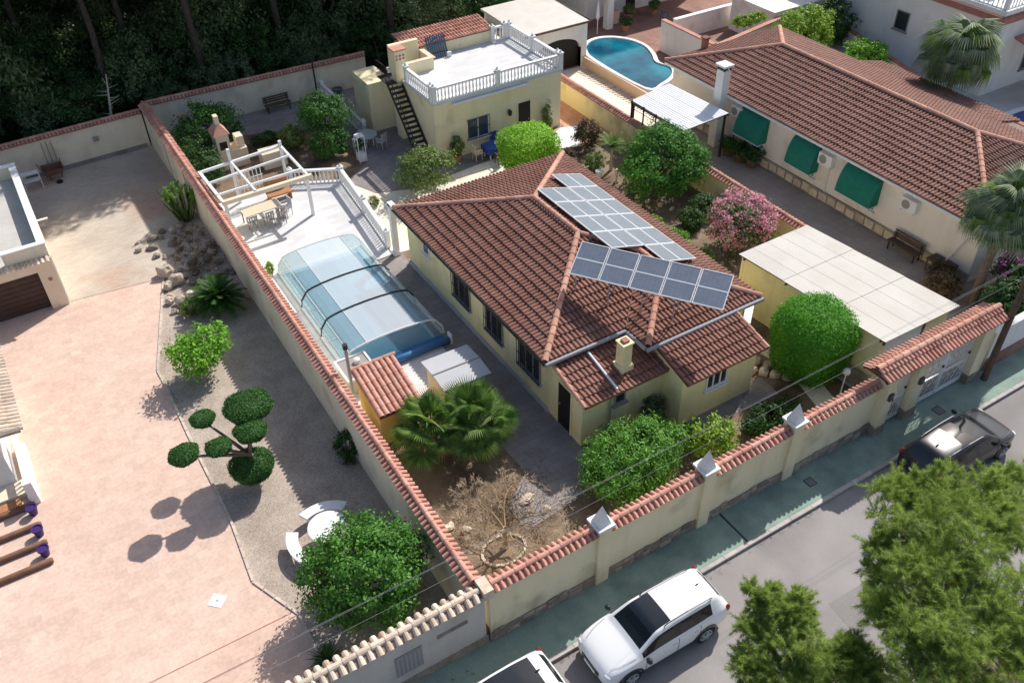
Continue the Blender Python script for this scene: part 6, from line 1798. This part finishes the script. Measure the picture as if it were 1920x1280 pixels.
# plot: clipped ball and hedges
def clipped(name, label, cat, base, c, r, m, n, leaf, seed, box, trunk=.09):
    t = thing(name, label, cat, base)
    MB().tube([base, (base[0], base[1], c[2])], [trunk, trunk*.7], 8).obj('trunk', 'bark', t)
    trimmed('crown', t, c, r, m, leaf, n, seed, box); return t
clipped('clipped_tree', 'large tightly clipped round bush before the carport', 'tree', (16.4, 2.95, 0), (16.4, 2.95, 1.7), (1.46, 1.46, 1.62), 'leaf_ball', 27000, .075, 2, 3.2)
clipped('clipped_tree', 'bright lime clipped drum shaped tree behind the bungalow roof', 'tree', (15.55, 22.0, 0), (15.55, 22.0, 1.55), (1.42, 1.3, 1.12), 'leaf_trim', 14000, .10, 3, 4.5)
tree('garden_tree', 'big dark green rounded tree beside the yellow boundary wall', 'tree', (20.4, 17.2, 0), (20.4, 16.9, 1.7), (2.25, 2.05, 1.6), 'leaf_big', 4, .13, 280, .45, 70, .12)
t = tree('oleander', 'pink flowering oleander bush against the red wall coping', 'shrub', (20.1, 10.9, 0), (20.0, 10.8, 1.45), (1.65, 1.45, 1.25), 'leaf_oleander', 5, .15, 150, .38, 50, .05, aspect=.3)
crown('blossom', t, (20.0, 10.8, 1.5), (1.7, 1.5, 1.28), 'flower_pink', .10, 250, .2, 22, .8, 15, .25, -.3)
tree('bushy_tree', 'wide bushy green shrub behind the street wall', 'shrub', (7.2, 2.2, 0), (7.3, 2.3, .95), (2.05, 1.45, .95), 'leaf_hedge', 6, .13, 280, .38, 62, .06, aspect=.35, cut=-.8)
bush('shrub', 'yellow green rounded shrub next to the white pillar cap', (10.35, 1.75, .75), (.8, .75, .75), 'leaf_yellow', 7, .11, 90, .26, 50)
tree('garden_tree', 'loose yellow green bush beside the cream path and back terrace', 'shrub', (10.3, 23.6, 0), (10.3, 23.5, 1.3), (1.5, 1.35, 1.1), 'leaf_olive', 8, .13, 120, .36, 50, .06)
tree('citrus_tree', 'tall dark citrus tree left of the rear balustrade', 'tree', (8.1, 31.6, 0), (7.9, 30.9, 1.9), (1.35, 1.3, 1.1), 'leaf_citrus', 9, .12, 140, .36, 55, .08)
bush('citrus_bush', 'lower dark green citrus bush in front of the taller one', (7.5, 29.7, .95), (1.0, .95, .8), 'leaf_citrus', 10, .12, 90, .3, 50)
bush('shrub', 'small round shrub beside the grey back path', (6.1, 31.8, .7), (.68, .65, .65), 'leaf_olive', 11, .12, 60, .22, 45)
bush('shrub', 'tall green shrub growing behind the masonry barbecue', (2.2, 34.2, 1.35), (1.7, 1.5, 1.2), 'leaf_citrus', 12, .14, 150, .4, 50)
bush('shrub', 'dark shrub filling the corner beside the boundary wall coping', (.9, 31.3, 1.0), (.9, 2.2, 1.0), 'leaf_dark', 13, .14, 130, .4, 50)
bush('shrub', 'dark reddish shrub near the white parasol', (19.9, 22.8, .85), (.85, .8, .8), 'leaf_red', 14, .11, 70, .25, 45)
bush('shrub', 'low dark green shrub beside the rear stair plants', (5.0, 33.2, .3), (.7, .5, .3), 'leaf_dark', 15, .11, 50, .2, 40)
bush('clipped_shrub', 'single round brown green ball shrub on the cream path', (7.3, 23.6, .3), (.26, .26, .26), 'leaf_olive', 16, .06, 30, .1, 40)
bush('cypress_shrub', 'narrow green hedge plant beside the carport side', (15.9, 6.4, .8), (.35, .55, .8), 'leaf_ball', 17, .09, 90, .2, 45)
bush('shrub', 'dark shaded shrub in the front bed below the wing window', (13.2, 1.5, .45), (1.2, .6, .5), 'leaf_dark', 18, .11, 100, .25, 45)
bush('shrub', 'grey leaved dome shrub beside the porch wall window', (9.7, 4.15, .5), (.5, .35, .5), 'leaf_grey', 19, .08, 50, .16, 45)
for i, (x, y, r, m) in enumerate(((17.6, 13.9, .5, 'leaf_yellow'), (17.7, 12.6, .55, 'leaf_hedge'), (17.4, 11.5, .5, 'leaf_yellow'), (17.5, 10.5, .6, 'leaf_hedge'), (17.2, 9.4, .55, 'leaf_hedge'), (19.4, 13.4, .6, 'leaf_dark'), (20.6, 14.0, .7, 'leaf_dark'))):
    bush('shrub', ['yellow green low shrub nearest the garden tree shade', 'mid green low shrub along the solar roof side', 'yellowish low shrub halfway along the solar roof side', 'larger green low shrub near the oleander', 'green low shrub nearest the carport corner', 'dark low shrub under the garden tree', 'dark shrub between garden tree and oleander'][i], (x, y, r*.8), (r, r*1.1, r*.8), m, 20+i, .11, 60, .2, 45, group='low shrubs beside the bungalow')
bush('shrub', 'leafy low plant near the white pot behind the roof corner', (18.9, 20.6, .45), (.6, .55, .45), 'leaf_olive', 31, .1, 50, .18, 40)

# fan palms
def fan(name, m, R=.62, n=22, pet=.75, droop=.18):
    """fan leaf: petiole along +x then a fan of folded blades whose tips hang"""
    q = MB(); q.tube([(0, 0, 0), (pet*.5, 0, .10), (pet, 0, .06)], [.022, .016, .012], 4)
    o = Vector((pet, 0, .06))
    for i in range(n):
        a = math.radians(-125+250*i/(n-1)); l = R*(1-.22*abs(i/(n-1)-.5)*2)
        d = Vector((math.cos(a), math.sin(a), .10*math.cos(a)))
        s_ = Vector((-math.sin(a), math.cos(a), 0))
        m1 = o+d*l*.55; e = o+d*l+Vector((0, 0, -droop*l*1.6)); wv = s_*R*1.35/n
        q.add([o, m1-wv+Vector((0, 0, -.02)), m1+Vector((0, 0, .015)), m1+wv+Vector((0, 0, -.02)), e], [(0, 1, 2), (0, 2, 3), (1, 4, 2), (2, 4, 3)])
    return q.mesh(name, m)
FG = [fan('frond', 'leaf_palm', .74, 40, .85, .10), fan('frond', 'leaf_palm', .68, 38, .7, .22)]
FD = [fan('frond', 'leaf_palm_dry', .55, 18, .6, .6)]
t = thing('fan_palm', 'low green fan palm in the front garden beside the shed', 'palm', (2.6, 6.7, 0))
rng = random.Random(7)
for (x, y, h, n_) in ((1.95, 7.0, 1.1, 28), (3.35, 6.35, 1.15, 28)):
    q = MB(); q.tube([(x, y, 0), (x, y, h)], [.2, .17], 9); q.obj('trunk', 'bark', t)
    rosette(t, FG, (x, y, h), n_, [(-.05, .26), (.3, .3), (.7, .26), (1.15, .18)], rng, (.9, 1.3))
    rosette(t, FD, (x, y, h-.2), 9, [(-.45, 1.0)], rng, (.9, 1.1))
FGG = [fan('frond', 'leaf_palm_grey', .6, 26, .95, .55), fan('frond', 'leaf_palm', .6, 26, .85, .6), fan('frond', 'leaf_palm_grey', .55, 24, .75, .75)]
def tall_palm(label, base, h, n, seed, sc):
    t = thing('fan_palm', label, 'palm', base)
    rng = random.Random(seed)
    q = MB(); q.tube([base, (base[0]+.1, base[1]+.05, h*.5), (base[0], base[1], h)], [.2, .17, .16], 9); q.obj('trunk', 'bark', t)
    q = MB(); q.lathe((base[0], base[1], h-1.0), [(.22, 0), (.42, .3), (.40, .7), (.2, .95)], 10); q.obj('dead_skirt', 'leaf_palm_dry', t)
    rosette(t, FGG, (base[0], base[1], h), n, [(-.55, .2), (-.1, .24), (.35, .24), (.75, .2), (1.2, .12)], rng, sc)
    return t
tall_palm('tall fan palm at the right edge before the neighbour roof', (25.6, 2.2, 0), 4.6, 120, 5, (.85, 1.4))
tall_palm('grey green fan palm beside the white villa', (38.1, 13.9, 0), 4.3, 140, 6, (1.0, 1.75))
t = thing('small_palm', 'small wispy palm beside the pale stone posts', 'palm', (19.5, 20.0, 0))
MB().tube([(19.5, 20.0, 0), (19.55, 20.05, 1.3)], [.1, .07], 7).obj('trunk', 'bark_pale', t)
rosette(t, [feather('frond', .95, 'leaf_palm', 24, .6, .03, .3)], (19.55, 20.05, 1.3), 22, [(.3, .5), (.9, .5)], random.Random(3))

# leafless tree in a stone ring
t = thing('bare_tree', 'leafless brown tree spreading twigs inside a stone ring', 'tree', (1.95, 2.0, 0))
rd = random.Random(12); q = MB()
q.tube([(1.95, 2.0, 0), (2.0, 2.1, .45), (2.05, 2.2, .8)], [.10, .085, .07], 7)
tips = []
def branch(p, d, l, r, dep, q):
    e = p+d*l; mid = p.lerp(e, .5)+Vector((rd.uniform(-.06, .06), rd.uniform(-.06, .06), rd.uniform(-.02, .06)))*l
    q.tube([p, mid, e], [r, r*.8, r*.55], 4, cap=False)
    if dep == 0: tips.append((e, d)); return
    for k in range(rd.choice((2, 3, 3))):
        dd = (d+Vector((rd.gauss(0, .55), rd.gauss(0, .55), rd.gauss(.0, .28)))).normalized()
        branch(mid.lerp(e, rd.uniform(.3, 1.0)), dd, l*rd.uniform(.62, .85), r*.58, dep-1, q)
for k in range(7):
    a = k*.9+rd.uniform(-.2, .2); branch(Vector((2.03, 2.15, .6+.04*k)), Vector((math.cos(a), math.sin(a), rd.uniform(.25, .7))).normalized(), rd.uniform(.75, 1.0), .045, 4, q)
q.obj('trunk', 'twig', t)
P_ = []; D_ = []
for e, d in tips:
    for k in range(4): P_.append(tuple(e-Vector(ORG[t.name]))); D_.append(tuple((d+Vector((rd.gauss(0, .8), rd.gauss(0, .8), rd.gauss(0, .4)))).normalized()))
P_ = np.array(P_); D_ = np.array(D_)
blades('twigs', P_, D_, .12+.16*np.random.default_rng(1).random((len(P_), 1)), np.full((len(P_), 1), .012), 'twig', .1, t)
rg = thing('stone_ring', 'ring of pale stones round the leafless tree', 'tree ring', (1.85, 1.95, 0))
sm = MB().box(-.12, -.04, 0, .12, .04, .06).mesh('ring_stone', 'rock')
for i in range(18):
    a = 2*math.pi*i/18; mm = Matrix.Translation((.75*math.cos(a), .55*math.sin(a), 0)) @ Matrix.Rotation(a+math.pi/2, 4, 'Z'); link('ring_stone', sm, rg, matrix=mm)
lt = crown('fallen_leaves', None, (2.6, 3.2, .05), (2.4, 2.2, .06), 'dry_leaf', .06, 260, .3, 14, seed=31, shell=.95, cut=-1, world=True); tag(lt, kind='stuff')
for i, (x, y, s_) in enumerate(((.75, 3.7, .22), (1.2, 3.3, .18), (.5, 5.0, .2), (3.6, 3.3, .3), (3.9, 2.6, .2))):
    rock('pale stone lying in the dry front garden', (x, y, .06), (s_, s_*.8, .12), 300+i, 'rock', 'pale stones in the dry front garden')

for nm, c, r, n_ in (('kerb_litter', (4, -2.02, -.625), (14, .16, .01), 160), ('path_litter', (3.8, 4.2, .03), (1.8, 2.2, .01), 70), ('yard_litter', (-1.4, 4, -.5), (1.1, 5, .01), 60)):
    lt = crown(nm, None, c, r, 'dry_leaf', .05, n_, .12, 6, seed=len(nm)+n_, shell=.97, cut=-1, world=True); tag(lt, kind='stuff')
    me = lt.data; co = np.empty(len(me.vertices)*3); me.vertices.foreach_get('co', co); co = co.reshape(-1, 3); co[:, 2] = c[2]+.002+.02*np.random.default_rng(1).random(len(co)); me.vertices.foreach_set('co', co.ravel())
# hedges and bushes at the far right
bush('hedge', 'tall yellowish clipped hedge behind the neighbour roof', (38.3, 24.8, 1.7), (2.1, 1.5, 1.7), 'leaf_yellow', 41, .16, 220, .4, 60, cat='hedge')
bush('shrub', 'bright green bush between hedge and white villa', (39.8, 21.0, 1.2), (1.35, 1.2, 1.1), 'leaf_lemon', 42, .16, 110, .35, 50)
bush('shrub', 'dark tree like shrub in the villa shade', (41.3, 25.5, 1.6), (1.6, 1.5, 1.6), 'leaf_dark', 43, .16, 110, .4, 50)
bush('shrub', 'low yellowish plant on the pinkish wall', (36.2, 27.8, 2.2), (1.3, .5, .3), 'leaf_yellow', 44, .14, 70, .2, 40)
bush('shrub', 'green shrub by the small dark pool wall', (40.4, 9.0, .7), (.6, 1.0, .7), 'leaf_citrus', 45, .14, 70, .3, 45)
bush('shrub', 'yellow green shrub by the small dark pool', (41.0, 7.2, .7), (.6, 1.0, .7), 'leaf_yellow', 46, .14, 70, .3, 45)
bush('shrub', 'dark shrub mass behind the white street wall', (26.2, .9, .9), (2.0, .8, .9), 'leaf_dark', 47, .14, 150, .35, 50)
t = bush('bougainvillea', 'purple flowering bush at the right edge of the street wall', (27.8, 1.8, 1.1), (1.2, .9, 1.0), 'leaf_dark', 48, .14, 80, .3, 45)
crown('blossom', t, (27.8, 1.7, 1.3), (1.2, .9, 1.0), 'flower_purple', .1, 60, .2, 30, .8, 49)
bush('dry_shrub', 'dry reddish brown shrub by the palm trunk', (25.0, 3.4, .5), (.7, .8, .5), 'dry_leaf', 50, .1, 60, .25, 40)

# ================================================================ THE PINE WOOD AT THE BACK
rn = np.random.default_rng(21)
def pine_proto(seed, h):
    rg_ = np.random.default_rng(seed); rd = random.Random(seed)
    q = MB(); q.tube([(0, 0, 0), (.2, .1, h*.35), (-.1, .15, h*.7), (0, 0, h)], [.24, .19, .14, .05], 8)
    bl = []
    for i in range(16):
        a = i*2.4; z = h*(.52+.46*i/16); l = (h*.26)*(1-.55*i/16)
        e = (math.cos(a)*l, math.sin(a)*l, z+.5); q.tube([(0, 0, z-.4), (e[0]*.5, e[1]*.5, z), e], [.07, .05, .02], 5)
        bl.append((e, h*.12)); bl.append(((e[0]*.5, e[1]*.5, z+.3), h*.11))
    bl.append(((0, 0, h*.98), h*.12))
    tm = q.mesh('trunk', 'bark_pine', smooth=True)
    cm = pine_mesh('crown', bl, 'leaf_forest', 3400, rg_, .55, .08, 6)
    return tm, cm
PP = [pine_proto(50+i, h) for i, h in enumerate((12.5, 14.0, 13.2))]
rd = random.Random(33)
spots = [(16.5, 40.2), (9.76, 42.3), (-1.43, 41.8), (-7.1, 43.9), (4.2, 41.0), (13.0, 43.5), (20.0, 42.5), (24.0, 41.0), (-12.5, 42.0), (-17.5, 41.0), (1.0, 45.0), (6.5, 46.5), (18.0, 47.0), (-4.5, 47.5), (-10.5, 48.0), (11.5, 49.0), (24.5, 48.0), (-22, 46), (-17, 50), (3, 51.5), (-3, 54), (9, 55.5), (17, 54), (-10, 56), (25, 55), (-26, 53), (-18, 58), (2, 60), (10, 62), (-6, 63), (19, 62), (-14, 66), (28, 60), (-27, 62), (5, 67), (12, 70), (20, 69), (-2, 71), (27, 72), (6, 76), (16, 78), (-9, 74), (24, 80), (0, 82), (12, 86), (33, 68), (34, 78), (8, 36.0+36), (-4, 66), (14, 60), (22, 57), (6, 57)]
pl_lbl = 'tall dark pine of the shaded wood behind the back wall'
for i, (x, y) in enumerate(spots):
    t = thing('pine_tree', pl_lbl, 'tree', (x, y, 0), rd.uniform(0, 6.28), 'pines of the wood behind the plots', local=True)
    s_ = rd.uniform(.9, 1.15); t.scale = (s_, s_, rd.uniform(.95, 1.2))
    tm, cm = PP[i % 3]; link('trunk', tm, t); link('crown', cm, t)
t = thing('dead_tree', 'bare pale dead trunk leaning at the wood edge above the patio wall', 'tree', (-2.2, 38.5, 0))
q = MB(); q.tube([(-2.2, 38.5, 0), (-1.85, 38.7, 1.8), (-1.5, 38.9, 3.6)], [.09, .07, .03], 6)
rd2 = random.Random(5)
for i in range(12):
    z = 1.4+i*.18; p = Vector((-2.2+.19*z, 38.5+z*.11, z)); a = rd2.uniform(0, 6.28); q.tube([p, p+Vector((math.cos(a)*.6, math.sin(a)*.3, rd2.uniform(.0, .4)))], [.025, .008], 4)
q.obj('trunk', 'bark_pale', t)
up = []
for i in range(3):
    rg_ = np.random.default_rng(80+i)
    p, n_ = crown_points((0, 0, 1.2), (1.7, 1.5, 1.2), 80, .40, 62, rg_, .5, -.9); p[:, 2] = np.maximum(p[:, 2], .05)
    up.append(leaf_mesh('foliage', p, n_, .125, .5, ['leaf_forest', 'leaf_dark', 'leaf_forest'][i], rg_))
stm = MB().tube([(0, 0, 0), (.1, 0, 1.2)], [.06, .02], 5).mesh('stem', 'bark')
k = 0
for y0, nrow, x0, x1 in ((40.6, 17, -24, 26), (42.6, 15, -26, 28), (45, 13, -28, 30), (50, 11, -28, 30), (56, 13, -26, 30), (43.3, 15, -26, 24), (47.5, 14, -28, 26), (53, 13, -26, 26), (60, 12, -20, 28), (65, 12, -16, 28)):
    for i in range(nrow):
        x = x0+(x1-x0)*(i+rd.random()*.8)/nrow; y = y0+rd.uniform(-.7, 1.2)+(0 if x > 0 else -.6)
        if 20 < x < 27 and y < 39.5: continue
        t = thing('undergrowth_bush', 'dark green bush of the undergrowth along the wood edge', 'shrub', (x, y, 0), rd.uniform(0, 6.28), 'undergrowth bushes of the wood', local=True)
        s_ = rd.uniform(.7, 1.5) if y < 43 else rd.uniform(1.2, 2.0); t.scale = (s_, s_, s_*rd.uniform(.8, 1.3))
        link('foliage', up[k % 3], t); link('stem', stm, t); k += 1
t = bush('shrub', 'grey green bush catching light at the wood edge', (6.0, 40.2, 1.5), (1.2, 1.0, 1.3), 'leaf_grey', 61, .16, 70, .32, 40)

# ================================================================ PINES IN THE FOREGROUND
def big_pine(label, base, blobs, ntuft, seed):
    t = thing('pine_tree', label, 'tree', base, local=True)
    rg_ = np.random.default_rng(seed); B = Vector(base)
    top = max(b[0][2] for b in blobs)
    cx = sum(b[0][0] for b in blobs)/len(blobs); cy = sum(b[0][1] for b in blobs)/len(blobs)
    q = MB(); a, m_, e = Vector((0, 0, 0)), Vector((cx-base[0], cy-base[1], top*.6))*.6, Vector((cx, cy, top-.3))-B
    q.tube([a, m_, e], [.17, .12, .05], 8)
    for c, r in blobs:
        k_ = min(1, max(.25, (c[2]-.8)/top)); s0 = a.lerp(m_, k_/.6) if k_ < .6 else m_.lerp(e, (k_-.6)/.4)
        q.tube([s0, s0.lerp(Vector(c)-B, .5)+Vector((0, 0, .12)), Vector(c)-B], [.05, .035, .012], 5)
    q.obj('trunk', 'bark', t, smooth=True)
    sub_ = []
    for c, r in blobs:
        for k_ in range(ntuft):
            d_ = rg_.normal(size=3); d_ /= np.linalg.norm(d_); d_[2] = d_[2]*.6+.1
            sub_.append((tuple(Vector(c)-B+Vector(d_)*r*rg_.uniform(.25, 1.0)), r*rg_.uniform(.30, .60)))
    tw = MB()
    for c, r in sub_[::2]: tw.tube([Vector(c)-Vector((0, 0, r*.9)), Vector(c)+Vector((0, 0, r*.3))], [.012, .004], 3)
    tag(tw.obj('twigs', 'bark_pale', t, off=(0, 0, 0)), kind='stuff')
    link('crown', spray_mesh('crown', sub_, 'leaf_pine', rg_), t)
    return t
PA = [((9.72, -6.75, 6.5), .72), ((8.93, -6.05, 6.2), .81), ((10.54, -7.27, 6.4), .93), ((8.67, -7.64, 6.8), 1.01), ((7.97, -7.02, 6.2), .90), ((7.29, -6.99, 5.6), .59), ((9.97, -8.28, 6.4), .77), ((7.08, -8.22, 6.6), .97), ((7.94, -8.77, 6.8), .96), ((6.53, -7.67, 5.5), .63), ((6.03, -8.56, 6.0), .96), ((6.56, -9.34, 6.6), 1.04), ((8.01, -9.47, 6.6), .95), ((5.78, -9.48, 6.0), 1.04), ((6.54, -10.22, 6.4), 1.01), ((7.76, -10.27, 6.0), .70), ((11.98, -7.16, 6.0), .62)]
PB = [((4.49, -6.15, 5.2), .51), ((4.82, -6.70, 5.2), .57), ((4.01, -6.57, 4.8), .64), ((4.43, -7.31, 5.0), .75), ((3.43, -6.91, 4.4), .57), ((3.86, -7.47, 4.6), .74), ((5.02, -7.91, 4.4), .75), ((5.63, -8.11, 4.6), .57), ((5.24, -8.68, 4.4), .74), ((4.21, -8.19, 4.4), .74)]
big_pine('large bright green pine overhanging the street at the lower right corner', (9.0, -9.6, -.06), [(c, r*1.12) for c, r in PA], 17, 71)
big_pine('smaller bright green pine top beside the white SUV', (4.6, -9.2, -.06), [(c, r*1.1) for c, r in PB], 15, 72)
